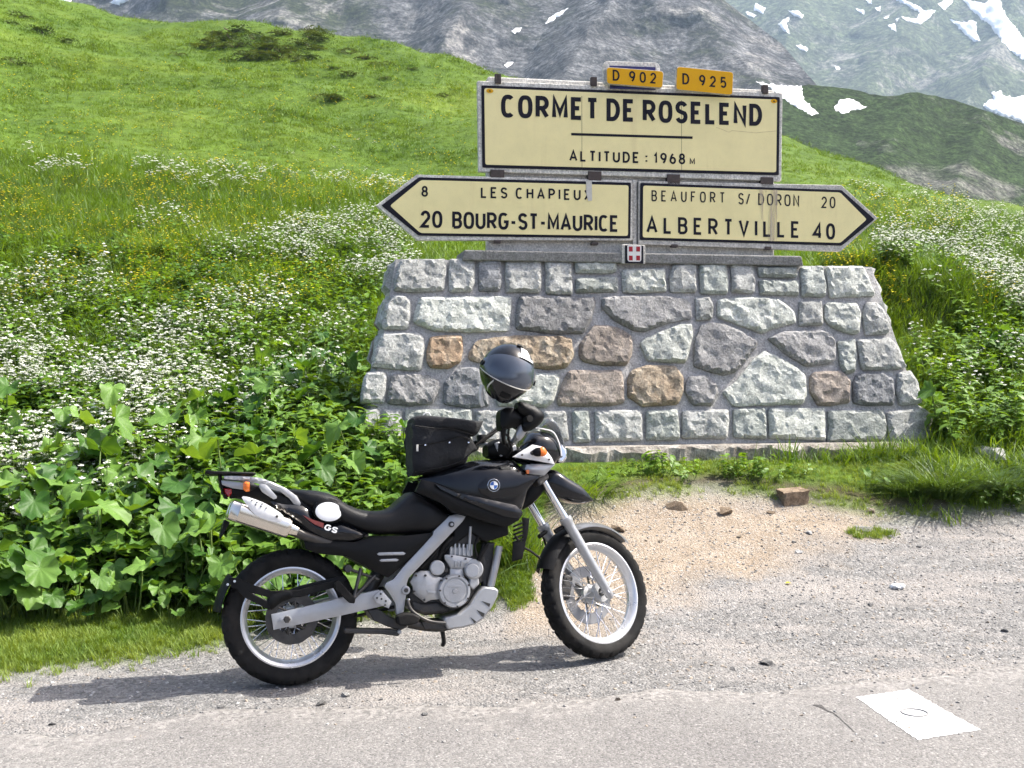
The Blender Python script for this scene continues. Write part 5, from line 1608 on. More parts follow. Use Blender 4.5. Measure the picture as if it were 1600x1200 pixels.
# ---- seat and side covers
bloft('seat', [(448, 764), (478, 765), (500, 767), (523, 774), (541, 787), (567, 796.5), (595, 798), (612, 793), (632, 775), (645, 768), (660, 775), (682, 788), (699, 804)],
      [(448, 772), (470, 788), (500, 806), (540, 822), (573, 833), (600, 836), (640, 835.5), (675, 833), (690, 824), (699, 808)], [.06, .13, .155, .16, .16, .155, .14, .13, .14, .12], 'seat_vinyl', vt=.08, n=44, e=3.2)
bpanel('side_cover', zb([(488, 455), (540, 440), (640, 458), (740, 465), (815, 438), (1000, 432), (1135, 417), (1135, 428), (1060, 512), (905, 640), (850, 614), (700, 535), (560, 522), (500, 498)]), .12, .1, .02, 'plastic_black', .03, .025, mirror=True)
for y0, y1, x0, x1 in ((513, 530, 850, 992), (546, 561, 862, 958)):
    yc = (y0 + y1) / 2
    bpanel('cover_strip', zb([(x0, yc + 2), (x0 + 10, y0 + 3), (x1 - 14, y0), (x1, yc - 2), (x1 - 10, y1 - 2), (x0 + 10, y1)]), .142, .008, .004, 'silver_paint', .004, .008)
# subframe and pegs
btube('footrest_bracket', [(*zb([(770, 595)])[0], .1), (*zb([(735, 740)])[0], .14)], .009, 'dark_steel')
btube('footrest_bracket', [(*zb([(840, 630)])[0], .1), (*zb([(735, 740)])[0], .14)], .009, 'dark_steel')
btube('footrest_bracket', [(*zb([(690, 590)])[0], .1), (*zb([(860, 650)])[0], .1)], .008, 'dark_steel')
bprism('pillion_footrest', zb([(640, 665), (665, 655), (745, 745), (740, 768), (715, 765), (645, 700)]), .14, .175, 'rubber', .005)
bcyl('shock_reservoir', PB(*zb([(705, 595)])[0], .1), .018, .06, .125, 'engine_dark')
bpanel('heel_plate', zb([(832, 738), (850, 718), (872, 700), (922, 758), (908, 792), (850, 766)]), .142, .006, .002, 'silver_paint', .004, .012)
for q in ((868, 720), (872, 745), (893, 755), (850, 740), (890, 775)): bcyl('drill_hole', PB(*zb([q])[0], .145), .005, .138, .1455, 'dark_steel', n=8, bev=0)
btube('rear_shock', [(600, 880, .0), (560, 950, 0.)], .035, 'dark_steel', n=14)
bprism('linkage', zb([(690, 890), (940, 895), (975, 905), (955, 930), (880, 920), (690, 915)]), .05, .11, 'engine_dark', .006)
bprism('centre_stand', zb([(800, 800), (850, 790), (905, 830), (960, 850), (1000, 880), (960, 900), (900, 880), (830, 850)]), -.08, .1, 'engine_dark', .006, vt=.08)
bcyl('pivot_bolt', PB(*zb([(960, 907)])[0], .11), .010, .09, .122, 'silver_paint', n=12)
bprism('rider_footrest', zf([(110, 905), (170, 880), (240, 880), (300, 910), (280, 960), (180, 985), (120, 975)]), .12, .2, 'rubber', .008)
btube('brake_pedal', [(*zf([(190, 770)])[0], .15), (*zf([(230, 860)])[0], .16), (*zf([(360, 940)])[0], .165), (*zf([(500, 960)])[0], .165)], .009, 'dark_steel')
btube('exhaust_pipe', [(*zf([(200, 960)])[0], .05), (*zf([(330, 985)])[0], .06), (*zf([(500, 985)])[0], .06), (*zf([(700, 900)])[0], .04), (*zf([(820, 700)])[0], .03), (*zf([(800, 420)])[0], .03)], .022, 'dark_steel', n=12)
btube('side_stand', [(*zf([(470, 985)])[0], -.12), (*zf([(487, 1100)])[0], -.2), (*zf([(480, 1135)])[0], -.23)], .012, 'dark_steel')

# ---- frame
bpanel('frame_spar', zf([(545, 80), (600, 70), (665, 88), (640, 130), (420, 360), (200, 590), (183, 640), (190, 680), (178, 740), (160, 860), (150, 892), (105, 892), (95, 800), (60, 740), (5, 660), (20, 628), (80, 600), (150, 510), (290, 360), (400, 240), (405, 210), (530, 90)]), .13, .04, .007, 'silver_paint', .012, .02, mirror=True)
for q, r in (((550, 153), .0145), ((178, 690), .0205)):
    c = PB(*zf([q])[0], .14)
    o = bcyl('frame_bolt', c, r, .12, .146, 'engine_dark' if r < .02 else 'silver_paint', n=18)
    bcyl('bolt_head', c, r * .55, .14, .152, 'silver_paint' if r < .02 else 'engine_dark', o, n=6, bev=.001)
bcyl('frame_bolt', PB(*zf([(200, 768)])[0], .13), .008, .1, .14, 'chrome', n=6)
for s in (1, -1): btube('down_tube', [(*zf([(940, 330)])[0], .07 * s), (*zf([(905, 500)])[0], .07 * s), (*zf([(868, 660)])[0], .07 * s)], .019, 'silver_paint', n=12)
bprism('upper_frame', zf([(540, 90), (780, 20), (1000, 60), (1010, 240), (820, 300), (700, 220), (560, 330), (440, 420), (560, 240)]), -.11, .1, 'plastic_black', .01, vt=.08)

# ---- engine
eng = bprism('engine_block', zf([(510, 330), (720, 340), (735, 430), (800, 480), (800, 620), (735, 690), (700, 800), (580, 850), (480, 880), (330, 895), (215, 830), (190, 720), (240, 610), (400, 540), (480, 470)]), -.14, .075, 'engine_dark', .012, vt=.06)
for k in range(6):
    x = 540 + k * 34
    bprism('cylinder_fin', zf([(x, 305 + k * 2), (x + 16, 306 + k * 2), (x + 12, 412), (x - 2, 405)]), -.08, .098, 'engine_alu', .003, eng)
bprism('cylinder', zf([(535, 335), (725, 345), (715, 420), (540, 400)]), -.07, .088, 'engine_alu', .006, eng)
bprism('cylinder_head', zf([(610, 160), (760, 170), (790, 290), (720, 330), (560, 320), (560, 260)]), -.09, .085, 'engine_dark', .01, eng)
btube('oil_pipe', [(*zf([(705, 170)])[0], .1), (*zf([(700, 260)])[0], .1), (*zf([(695, 360)])[0], .098)], .007, 'engine_alu', eng)
bpanel('cam_chain_cover', zf([(495, 402), (560, 400), (720, 430), (726, 455), (655, 500), (640, 518), (545, 512), (520, 470), (496, 432)]), .1, .03, .012, 'engine_alu', .012, .014, parent=eng)
for q in ((555, 414), (668, 434)): bcyl('cover_bolt', PB(*zf([q])[0], .115), .0045, .1, .116, 'dark_steel', eng, n=8, bev=0)
for x in (580, 605, 630): bprism('cover_rib', zf([(x, 450), (x + 6, 451), (x + 4, 505), (x - 2, 504)]), .1, .117, 'engine_alu', .002, eng)
bpanel('generator_cover', zf([(215, 622), (250, 555), (300, 532), (370, 532), (410, 572), (480, 590), (446, 650), (438, 700), (446, 762), (380, 770), (335, 790), (262, 735), (240, 712), (236, 660)]), .1, .04, .022, 'engine_alu', .025, .016, parent=eng)
bcyl('cover_bolt', PB(*zf([(338, 570)])[0], .12), .0055, .1, .1245, 'dark_steel', eng, n=8, bev=0)
bprism('cover_embossing', zf([(352, 690), (420, 698), (420, 715), (352, 708)]), .12, .1245, 'engine_alu', .001, eng)
bpanel('joint_plate', zf([(540, 515), (640, 518), (658, 600), (665, 640), (520, 640), (535, 590)]), .098, .03, .01, 'engine_alu', .01, .014, parent=eng)
cc = PB(*zf([(577, 697)])[0], .12)
bcyl('clutch_cover', cc, .0815, .07, .118, 'engine_alu', eng, n=40, bev=.01)
lathe_y('clutch_ring', [(-.117, .079), (-.124, .076), (-.124, .066), (-.117, .062)], cc, 'engine_alu', eng, 44)
bcyl('clutch_boss', cc, .058, .11, .1215, 'engine_alu', eng, n=36, bev=.004)
bcyl('clutch_centre', cc, .012, .118, .126, 'engine_alu', eng, n=20, bev=.002)
# BMW-like raised word on the clutch cover left as a plain raised bar
bprism('cover_embossing', zf([(515, 645), (630, 650), (630, 668), (515, 664)]), .12, .1235, 'engine_alu', .001, eng)
for q, r, v1 in (((435, 507), .037, .118), ((715, 530), .036, .128), ((735, 520), .05, .105)):
    bcyl('pump_cover', PB(*zf([q])[0], .11), r, .06, v1, 'engine_alu', eng, n=28, bev=.006)
for k in range(7):
    a = R(20 + k * 51.4)
    bcyl('cover_bolt', (cc[0] + .0745 * math.cos(a), cc[1] + .0745 * math.sin(a)), .0048, .11, .1285, 'dark_steel', eng, n=8, bev=0)
for q in ((262, 570), (470, 610), (330, 770), (248, 700)): bcyl('cover_bolt', PB(*zf([q])[0], .115), .005, .1, .1165, 'dark_steel', eng, n=8, bev=0)
btube('coolant_hose', [(*zf([(840, 320)])[0], .08), (*zf([(800, 380)])[0], .1), (*zf([(770, 450)])[0], .1)], .012, 'rubber', eng)
btube('coolant_hose', [(*zf([(560, 260)])[0], .09), (*zf([(490, 330)])[0], .1), (*zf([(440, 440)])[0], .09)], .010, 'rubber', eng)
btube('wiring_loom', [(*zf([(450, 330)])[0], .1), (*zf([(380, 430)])[0], .11), (*zf([(300, 510)])[0], .11)], .006, 'rubber', eng)
btube('breather_hose', [(*zf([(770, 250)])[0], .1), (*zf([(740, 330)])[0], .105), (*zf([(760, 420)])[0], .1)], .007, 'rubber', eng)
bcyl('pump_bolt', PB(*zf([(505, 528)])[0], .11), .012, .07, .115, 'engine_dark', eng, n=6)
bprism('pump_bracket', zf([(700, 590), (770, 560), (780, 640), (730, 690), (690, 650)]), .05, .1, 'engine_alu', .008, eng)
bprism('sump', zf([(215, 770), (330, 800), (440, 780), (540, 850), (480, 882), (330, 892), (225, 860)]), -.1, .09, 'engine_dark', .015, eng)
bloft('battery_box', zf([(240, 420), (330, 300), (430, 260), (500, 300)]), zf([(240, 560), (330, 540), (430, 480), (500, 430)]), [.08, .1, .1, .08], 'plastic_black', vt=.05, n=12, m=16, e=5)
# ---- bash plate
bash = bprism('bash_plate', zf([(820, 660), (905, 670), (936, 690), (925, 742), (880, 830), (810, 920), (740, 970), (640, 996), (520, 1012), (484, 935), (500, 910), (620, 880), (700, 810), (770, 700)]), -.115, .115, 'silver_paint', .014, vt=.11)
for sl in ([(795, 776), (868, 800), (858, 828)], [(755, 848), (822, 880), (812, 908), (795, 902)], [(704, 908), (754, 946), (736, 958)]):
    bprism('plate_slot', zf(sl), .11, .1165, 'dark_steel', 0, bash)
bprism('bash_bracket', zf([(300, 950), (480, 930), (520, 1010), (330, 1012)]), -.06, .09, 'engine_dark', .006, vt=.08)

# ---- radiator
bprism('radiator', zf([(800, 300), (905, 300), (880, 540), (850, 640), (785, 620), (775, 430)]), -.12, .05, 'engine_dark', .008, vt=.05)
rsh = bpanel('radiator_shroud', zg([(62, 330), (102, 338), (92, 430), (76, 500), (62, 574), (4, 590), (4, 545), (8, 482), (60, 470), (66, 400)]), .12, .012, .004, 'plastic_black', .01, .012)
for k in range(5):
    y = 372 + k * 24
    bprism('shroud_slat', zg([(12 - k, y + 8), (66, y - 14), (66, y - 4), (12 - k, y + 19)]), .1, .122, 'plastic_black', .001, rsh)

# ---- tank and fairing
tank = bloft('fuel_tank', zc([(212, 852), (300, 818), (450, 772), (560, 742), (680, 738), (780, 745), (830, 790), (935, 842)]),
      zc([(212, 862), (300, 938), (380, 1000), (470, 1055), (600, 1100), (720, 1132), (790, 1090), (822, 1040), (850, 940), (935, 856)]),
      [.09, .14, .17, .185, .19, .19, .18, .15, .09], 'paint_black', vt=.15, n=46, m=36, e=3.4)
bpanel('knee_panel', zc([(185, 930), (220, 858), (300, 880), (480, 960), (640, 1010), (760, 1050), (815, 1060), (790, 1098), (720, 1138), (600, 1108), (480, 1068), (400, 1052), (340, 1000)]), .185, .03, .018, 'plastic_black', .03, .02, parent=tank, mirror=True)
bpanel('tank_wing', zc([(300, 886), (430, 940), (560, 965), (650, 985), (770, 1010), (815, 1050), (790, 1090), (700, 1075), (560, 1020), (420, 960), (330, 915)]), .204, .02, .022, 'paint_black', .03, .018, parent=tank, mirror=True)
bpanel('emblem_panel', zc([(548, 905), (600, 852), (780, 832), (915, 838), (850, 900), (800, 945), (640, 972), (570, 940)]), .2, .02, .012, 'paint_black', .02, .016, parent=tank, mirror=True)
# roundel: black ring, silver rim, blue and white quarters
ec = PB(*zc([(645, 893)])[0], .22)
ev = .2135
em = bcyl('emblem', ec, .0315, ev - .012, ev + .0015, 'chrome', tank, n=40, bev=.001)
bcyl('emblem_ring', ec, .0295, ev, ev + .0025, 'paint_black', em, n=40, bev=0)
def sector(a0, a1, r, v, mat):
    vs = [(ec[0], -v, ec[1])] + [(ec[0] + r * math.cos(R(a0 + (a1 - a0) * k / 8)), -v, ec[1] + r * math.sin(R(a0 + (a1 - a0) * k / 8))) for k in range(9)]
    mobj('emblem_quarter', vs, [(0, k + 1, k + 2) for k in range(8)], MAT[mat], em)
for k in range(4): sector(90 * k, 90 * k + 90, .019, ev + .0036, 'emblem_blue' if k % 2 else 'plate_white')
lathe_y('emblem_rim', [(-(ev + .0028), .0205), (-(ev + .0038), .020), (-(ev + .0038), .0188), (-(ev + .0028), .0188)], ec, 'plate_white', em, 36)
for ch, a in (('B', 128), ('M', 90), ('X', 52)):
    pass
# headlight fairing, screen, beak
bloft('fairing_nose', zc([(765, 715), (800, 660), (835, 606), (880, 570), (980, 580), (1025, 645), (1042, 715)]), zc([(765, 745), (850, 765), (930, 790), (1000, 782), (1042, 735)]), [.1, .15, .165, .165, .15, .11], 'paint_black', vt=.1, n=26, m=30, e=2.6)
scr = bloft('windscreen', ze([(640, 812), (690, 740), (715, 728), (760, 760), (805, 830), (850, 940), (868, 1040)]), ze([(640, 830), (690, 800), (760, 830), (800, 880), (840, 1000), (868, 1070)]), [.1, .13, .14, .13, .11, .08], 'windscreen_clear', vt=.02, n=18, m=22, e=2.6)
btube('screen_edge', [(*ze([(640, 812)])[0], .12), (*ze([(710, 822)])[0], .14), (*ze([(790, 850)])[0], .145), (*ze([(840, 950)])[0], .14), (*ze([(858, 1050)])[0], .12)], .004, 'plastic_white', scr, 6)
ip = bpanel('indicator_panel', zc([(760, 727), (815, 690), (870, 655), (930, 668), (960, 700), (985, 735), (1001, 769), (950, 760), (900, 750)]), .165, .03, .008, 'plastic_white', .012, .014, mirror=True)
for q in ((808, 716), (966, 742)): bcyl('panel_screw', PB(*zc([q])[0], .17), .005, .165, .1765, 'engine_dark', ip, n=8, bev=0)
for s in (1, -1):
    o = bloft('front_turn_signal', zc([(905, 676), (925, 668), (945, 688), (950, 702)]), zc([(905, 722), (925, 726), (945, 716), (950, 704)]), [.024, .024, .02, .008], 'lens_orange', vt=.19, v=s * .2, n=10, m=18, e=2.6)
    bloft('signal_body', zc([(864, 692), (885, 676), (906, 672)]), zc([(864, 708), (885, 724), (906, 726)]), [.008, .022, .025], 'plastic_black', vt=.19, v=s * .2, n=8, m=16, e=2.6, parent=o)
    u, w_ = PB(*zc([(858, 704)])[0], .18)
    bcyl('indicator_stalk', (u + .012, w_), .011, s * .16, s * .2, 'plastic_black', o, n=12)
bpanel('lower_nose', zc([(835, 772), (920, 768), (1002, 771), (970, 805), (940, 836), (845, 826), (825, 800)]), .15, .08, .018, 'silver_paint', .02, .014, mirror=True)
bprism('nose_reflector', zc([(832, 804), (850, 802), (852, 826), (836, 828)]), .155, .166, 'lens_orange', .002)
bprism('headlight', zc([(1010, 650), (1040, 690), (1046, 735), (1020, 765), (990, 770), (980, 690)]), -.09, .09, 'chrome', .012, vt=0)
bloft('beak', zc([(905, 838), (950, 812), (1000, 800), (1080, 850), (1160, 902), (1226, 975)]), zc([(905, 850), (935, 905), (1000, 962), (1090, 996), (1170, 1003), (1226, 988)]), [.05, .095, .105, .1, .09, .05], 'paint_black', vt=.05, n=26, m=22, e=3)
bloft('headstock', zc([(800, 940), (850, 850), (900, 840), (935, 860)]), zc([(800, 1040), (850, 1010), (900, 960), (935, 900)]), [.06, .07, .07, .05], 'plastic_black', n=12, m=16, e=4)
btube('cable', [(*zg([(20, 440)])[0], .13), (*zg([(60, 500)])[0], .1), (*zg([(110, 530)])[0], .06), (*zg([(165, 572)])[0], .06)], .006, 'rubber')

# ---- fork (turned to the left lock)
def fp(t, v, du=0.): return steer((FC[0] - math.sin(RAKE) * t + du, -v, FC[1] + math.cos(RAKE) * t))
for s in (1, -1):
    st_ = tube('fork_stanchion', [fp(.40, .098 * s), fp(.80, .098 * s)], .0205, MAT['chrome'], bike, 18)
    sl_ = tube('fork_slider', [fp(-.045, .098 * s), fp(-.03, .098 * s), fp(.05, .098 * s), fp(.38, .098 * s), fp(.405, .098 * s), fp(.41, .098 * s), fp(.435, .098 * s), fp(.437, .098 * s)], [.012, .022, .025, .027, .029, .033, .032, .022], MAT['silver_paint'], bike, 20)
tube('front_axle', [fp(0, -.12), fp(0, .12)], .012, MAT['chrome'], bike, 14)
for t in (.66, .84):
    bm = bmesh.new(); bmesh.ops.create_cube(bm, size=1)
    mt = SMX @ Matrix.Translation(Vector((FC[0] - math.sin(RAKE) * t - .015, 0, FC[1] + math.cos(RAKE) * t))) @ Matrix.Rotation(-RAKE, 4, 'Y') @ Matrix.Diagonal((.085, .25, .035, 1))
    bmesh.ops.transform(bm, matrix=mt, verts=bm.verts)
    bevel(bm_obj('fork_clamp', bm, MAT['engine_dark'], bike), .01, 2)
ff = shell('front_fender', FC, .372, 46, 112, .07, 'fender_grey', steer, n=22, drop=.03, taper=.75)
shell('fender_rear', FC, .377, 108, 158, .068, 'plastic_black', steer, n=14, drop=.05, taper=.9, parent=ff)
for s in (1, -1):
    tube('fender_stay', [fp(.40, .085 * s, -.0), fp(.36, .068 * s, -.09)], .012, MAT['plastic_black'], ff, 8)
bm = bmesh.new(); bmesh.ops.create_cube(bm, size=1)
bmesh.ops.transform(bm, matrix=SMX @ Matrix.Translation(Vector((FC[0] - .135, .075, FC[1] + .05))) @ Matrix.Rotation(R(20), 4, 'Y') @ Matrix.Diagonal((.06, .05, .13, 1)), verts=bm.verts)
bevel(bm_obj('brake_caliper', bm, MAT['engine_dark'], bike), .012, 2)
tube('brake_hose', [Vector(p) for p in catmull([fp(.9, -.05, .03), fp(.7, -.12, .06), fp(.45, -.12, .0), fp(.16, -.09, -.1)], 6)], .006, MAT['rubber'], bike, 8)

# ---- handlebar and controls
HB = (FC[0] - math.sin(RAKE) * .9 + .0, FC[1] + math.cos(RAKE) * .9)
def hb(du, v, dw): return steer((HB[0] + du, -v, HB[1] + dw))
bar = tube('handlebar', [Vector(p) for p in catmull([hb(-.105, .34, .04), hb(-.085, .26, .05), hb(-.04, .16, .04), hb(-.02, .06, .0), hb(-.02, -.06, .0), hb(-.04, -.16, .04), hb(-.085, -.26, .05), hb(-.105, -.34, .04)], 5)], .0115, MAT['silver_paint'], bike, 12)
for s in (1, -1):
    tube('grip', [hb(-.088, .25 * s, .05), hb(-.106, .345 * s, .04)], .017, MAT['rubber'], bar, 14)
    tube('lever', [Vector(p) for p in catmull([hb(-.05, .22 * s, .045), hb(-.02, .27 * s, .04), hb(-.045, .34 * s, .03)], 4)], .006, MAT['engine_dark'], bar, 8)
    tube('switch_block', [hb(-.065, .20 * s, .047), hb(-.08, .25 * s, .05)], .024, MAT['plastic_black'], bar, 12)
    tube('bar_clamp', [hb(-.02, .045 * s, -.05), hb(-.02, .045 * s, .018)], .018, MAT['silver_paint'], bar, 12)
    tube('fluid_reservoir', [hb(-.05, .17 * s, .05), hb(-.05, .17 * s, .09)], .025, MAT['plastic_black'], bar, 16)
# mirror heads
def mirror_head(s, cx, cy, v):
    u, w_ = PB(cx, cy, v)
    bm = bmesh.new(); bmesh.ops.create_uvsphere(bm, u_segments=20, v_segments=12, radius=1)
    for q in bm.verts:
        c = q.co; e_ = 2.6
        q.co = Vector([math.copysign(abs(x) ** .75, x) for x in c])
    bmesh.ops.transform(bm, matrix=Matrix.Translation((u, -v, w_)) @ Matrix.Rotation(R(25) * s, 4, 'Z') @ Matrix.Rotation(R(38), 4, 'Y') @ Matrix.Diagonal((.062, .055, .036, 1)), verts=bm.verts)
    return bm_obj('mirror', bm, MAT['plastic_black'], bike, True)
def mirror_stem(s, cx, cy, v):
    u, w_ = PB(cx, cy, v)
    a = hb(-.06, .22 * s, .05); c = Vector((u, -v, w_))
    tube('mirror_stem', [a, a.lerp(c, .5) + Vector((0, 0, .03)), c], .007, MAT['plastic_black'], bar, 8)
mirror_stem(1, 829, 652, .28); mirror_stem(-1, 806, 662, -.3)
def taper(name, pts, rads, mat, parent=None):
    P = []
    for x, y, v in pts:
        u, w_ = PB(x, y, v); P.append(np.array((u, -v, w_, 0)))
    for q, r_ in zip(P, rads): q[3] = r_
    C_ = catmull(P, 6)
    return tube(name, [Vector(c[:3]) for c in C_], [float(c[3]) for c in C_], MAT[mat], parent or bike, 16)
bpanel('mirror', ze([(500, 588), (560, 598), (640, 628), (698, 676), (710, 725), (672, 782), (602, 830), (548, 836), (532, 775), (556, 722), (520, 690), (488, 640)]), .29, .07, .03, 'plastic_black', .02, .012, smooth=3)
mirror_head(-1, 806, 660, -.3)
bpanel('switchgear', ze([(336, 705), (352, 655), (402, 636), (470, 648), (522, 690), (552, 726), (528, 768), (480, 800), (420, 815), (348, 828)]), .262, .08, .025, 'plastic_black', .02, .012, smooth=3)
btube('lever', [(*ze([(372, 810)])[0], .27), (*ze([(362, 880)])[0], .25), (*ze([(372, 940)])[0], .2)], .011, 'plastic_black')
bloft('bar_end_weight', ze([(468, 850), (490, 790), (520, 762), (556, 830)]), ze([(468, 900), (490, 920), (520, 905), (556, 850)]), [.012, .022, .024, .014], 'silver_paint', vt=.24, v=.24, n=12, m=16, e=2.4)
btube('brake_line', [(*ze([(350, 830)])[0], .26), (*ze([(360, 900)])[0], .22), (*ze([(400, 960)])[0], .14), (*ze([(440, 1020)])[0], .08)], .0065, 'rubber')
btube('throttle_cable', [(*ze([(410, 820)])[0], .26), (*ze([(405, 900)])[0], .23), (*ze([(430, 980)])[0], .15), (*ze([(400, 1060)])[0], .08)], .006, 'rubber')
btube('clutch_cable', [(*ze([(140, 950)])[0], .02), (*ze([(240, 890)])[0], .0), (*ze([(330, 830)])[0], .0), (*ze([(420, 900)])[0], 0.)], .006, 'rubber')
bprism('ignition_housing', ze([(290, 940), (330, 925), (360, 1000), (470, 950), (480, 1000), (340, 1060), (310, 1010)]), .04, .09, 'silver_paint', .006)
bloft('instrument_pod', ze([(210, 960), (300, 905), (400, 930), (470, 985)]), ze([(210, 1060), (300, 1090), (400, 1080), (470, 1050)]), [.06, .1, .1, .06], 'plastic_black', n=12, m=18, e=3)

# ================================================================== LUGGAGE AND HELMET
bag = empty('tank_bag'); bag.matrix_world = BM
tag(bag, 'black fabric tank bag strapped on the motorcycle tank', 'bag')
bag_b = bloft('bag_body', zc([(172, 540), (185, 520), (300, 530), (420, 545), (500, 580), (530, 640), (545, 668)]), zc([(172, 832), (200, 842), (300, 822), (380, 800), (450, 778), (500, 735), (545, 690)]), [.1, .135, .14, .14, .135, .12, .08], 'bag_cloth', vt=.1, n=40, m=44, e=4, parent=bag)
for v_ in bag_b.data.vertices:
    n_ = noise.fractal(v_.co * 16, 1, 2, 3); d_ = v_.normal; v_.co += d_ * (.008 * n_ + .006 * math.sin(v_.co.z * 60 + v_.co.x * 25))
bloft('bag_lid', zc([(180, 498), (212, 480), (380, 494), (500, 507), (582, 514)]), zc([(180, 560), (212, 566), (380, 572), (480, 590), (545, 600), (582, 522)]), [.1, .138, .142, .135, .1], 'bag_cloth', vt=.1, n=24, m=30, e=4.5, parent=bag)
for k, y in enumerate((548, 552)):
    pass
btube('zip', [(*zc([(182, 545)])[0], .139), (*zc([(300, 560)])[0], .146), (*zc([(420, 572)])[0], .145), (*zc([(520, 600)])[0], .13)], .0035, 'plastic_black', bag, 6)
btube('bag_piping', [(*zc([(186, 660)])[0], .141), (*zc([(320, 640)])[0], .146), (*zc([(430, 610)])[0], .145), (*zc([(500, 625)])[0], .13)], .004, 'plastic_black', bag, 6)
btube('bag_piping', [(*zc([(186, 815)])[0], .139), (*zc([(330, 790)])[0], .146), (*zc([(450, 752)])[0], .143), (*zc([(520, 690)])[0], .12)], .004, 'plastic_black', bag, 6)
bprism('bag_label', zc([(190, 655), (202, 655), (202, 694), (190, 694)]), .142, .147, 'tape_grey', .001, bag)
for (x0, y0) in ((236, 655), (378, 640), (490, 640)): bprism('zip_pull', zc([(x0, y0), (x0 + 10, y0 - 3), (x0 + 12, y0 + 6), (x0 + 2, y0 + 8)]), .143, .15, 'chrome', .001, bag)
btube('bag_loop', [(*zc([(230, 482)])[0], .1), (*zc([(245, 470)])[0], .1), (*zc([(262, 470)])[0], .1), (*zc([(272, 484)])[0], .1)], .003, 'plastic_white', bag, 6)
for v in (.06, -.06):
    btube('bag_strap', [(*zc([(470, 730)])[0], v), (*zc([(560, 640)])[0], v), (*zc([(640, 590)])[0], v * .7), (*zc([(690, 560)])[0], v * .4)], .005, 'rubber', bag, 6)

hp = PB(*ze([(385, 358)])[0], .30)
HW = BM @ Vector((hp[0], -.30, hp[1]))
helmet = empty('helmet')
to_cam = (Vector((0, 0, HC)) - HW).normalized()
hx = Vector((0, 0, 1)).cross(to_cam).normalized()          # screen right
hxx = hx; hz_ = to_cam.cross(hx).normalized()
HMAT = Matrix((( hx.x, -to_cam.x, hz_.x, HW.x), (hx.y, -to_cam.y, hz_.y, HW.y), (hx.z, -to_cam.z, hz_.z, HW.z), (0, 0, 0, 1)))
# local helmet frame: -y is the face, x its left, z the crown; rolled and turned as it hangs
helmet.matrix_world = HMAT @ Matrix.Rotation(R(22), 4, 'Y') @ Matrix.Rotation(R(14), 4, 'Z') @ Matrix.Rotation(R(-6), 4, 'X')
tag(helmet, 'black full-face helmet hung on the motorcycle mirror', 'helmet')
def hrad(az, el):
    """helmet radius by azimuth (0 = face) and elevation"""
    ca, sa = math.cos(az), math.sin(az); ce, se = math.cos(el), math.sin(el)
    a, b_, c = .137, .158 if ca < 0 else .152, .158
    r = 1 / math.sqrt((ce * sa / a) ** 2 + (ce * ca / b_) ** 2 + (se / c) ** 2)
    if se < 0:
        low = min(1, -se / .75)
        r *= 1 - .17 * low * abs(sa) ** 1.2 + .10 * low * max(0, ca) ** 2 - .05 * low * max(0, -ca)
    return r
def hpt(az, el, off=0.):
    r = hrad(az, el) + off
    return (r * math.cos(el) * math.sin(az), -r * math.cos(el) * math.cos(az), r * math.sin(el))
def hpatch(name, az0, az1, el0, el1, off, mat, na=40, ne=20, thick=.004, elf=None):
    vs, fs = [], []
    for o_ in (off, off - thick):
        for i in range(ne + 1):
            for j in range(na + 1):
                az = R(az0 + (az1 - az0) * j / na); t = i / ne
                e0, e1 = (el0, el1) if elf is None else elf(j / na)
                vs.append(hpt(az, R(e0 + (e1 - e0) * t), o_))
    M_ = (ne + 1) * (na + 1)
    for s in range(2):
        for i in range(ne):
            for j in range(na):
                a = s * M_ + i * (na + 1) + j
                fs.append((a, a + 1, a + na + 2, a + na + 1))
    def rim(a, b_): fs.append((a, b_, b_ + M_, a + M_))
    for j in range(na): rim(j, j + 1); rim(ne * (na + 1) + j, ne * (na + 1) + j + 1)
    for i in range(ne):
        rim(i * (na + 1), (i + 1) * (na + 1)); rim(i * (na + 1) + na, (i + 1) * (na + 1) + na)
    o = mobj(name, vs, fs, MAT[mat], helmet, True)
    bm = bmesh.new(); bm.from_mesh(o.data); bmesh.ops.remove_doubles(bm, verts=bm.verts, dist=1e-5); bmesh.ops.recalc_face_normals(bm, faces=bm.faces); bm.to_mesh(o.data); bm.free()
    return autosmooth(o, 50)
hpatch('shell', -180, 180, -58, 90, 0., 'paint_black', 72, 40, .012)
hpatch('liner', -180, 180, -55, -25, -.012, 'bag_cloth', 48, 8, .02)
vis = hpatch('visor', -82, 82, -20, 30, .006, 'visor_dark', 60, 22, .003, elf=lambda t: (-20 + 14 * abs(2 * t - 1) ** 2.2, 32 - 20 * abs(2 * t - 1) ** 2.5))
def vis_line(t, lo):
    a = R(-82 + 164 * t); q = abs(2 * t - 1)
    e_ = (-20.5 + 14 * q ** 2.2) if lo else (32.5 - 20 * q ** 2.5)
    return Vector(hpt(a, R(e_), .006))
tube('visor_seal', [vis_line(k / 40, True) for k in range(41)], .0028, MAT['tape_grey'], helmet, 6)
for s in (-1, 1):
    p = Vector(hpt(R(76 * s), R(4), .006)); tube('visor_pivot', [p, p * 1.045], .014, MAT['plastic_black'], helmet, 16)
hpatch('brow_panel', 4, 34, 43, 63, .004, 'plate_white', 12, 8, .002)
hpatch('brow_stripe', 2, 40, 35, 39.5, .009, 'plate_white', 14, 4, .002)
p = Vector(hpt(0, R(66), .003)); q = Vector(hpt(R(180), R(80), .003))
hpatch('top_vent', -14, 14, 66, 76, .008, 'plastic_black', 10, 6, .008)
hpatch('chin_vent', -12, 12, -44, -36, .006, 'plastic_black', 12, 6, .006)
hpatch('side_stripe', -62, -34, -50, -30, .002, 'tape_grey', 12, 8, .002, elf=lambda t: (-56 + 30 * t, -50 + 28 * t))
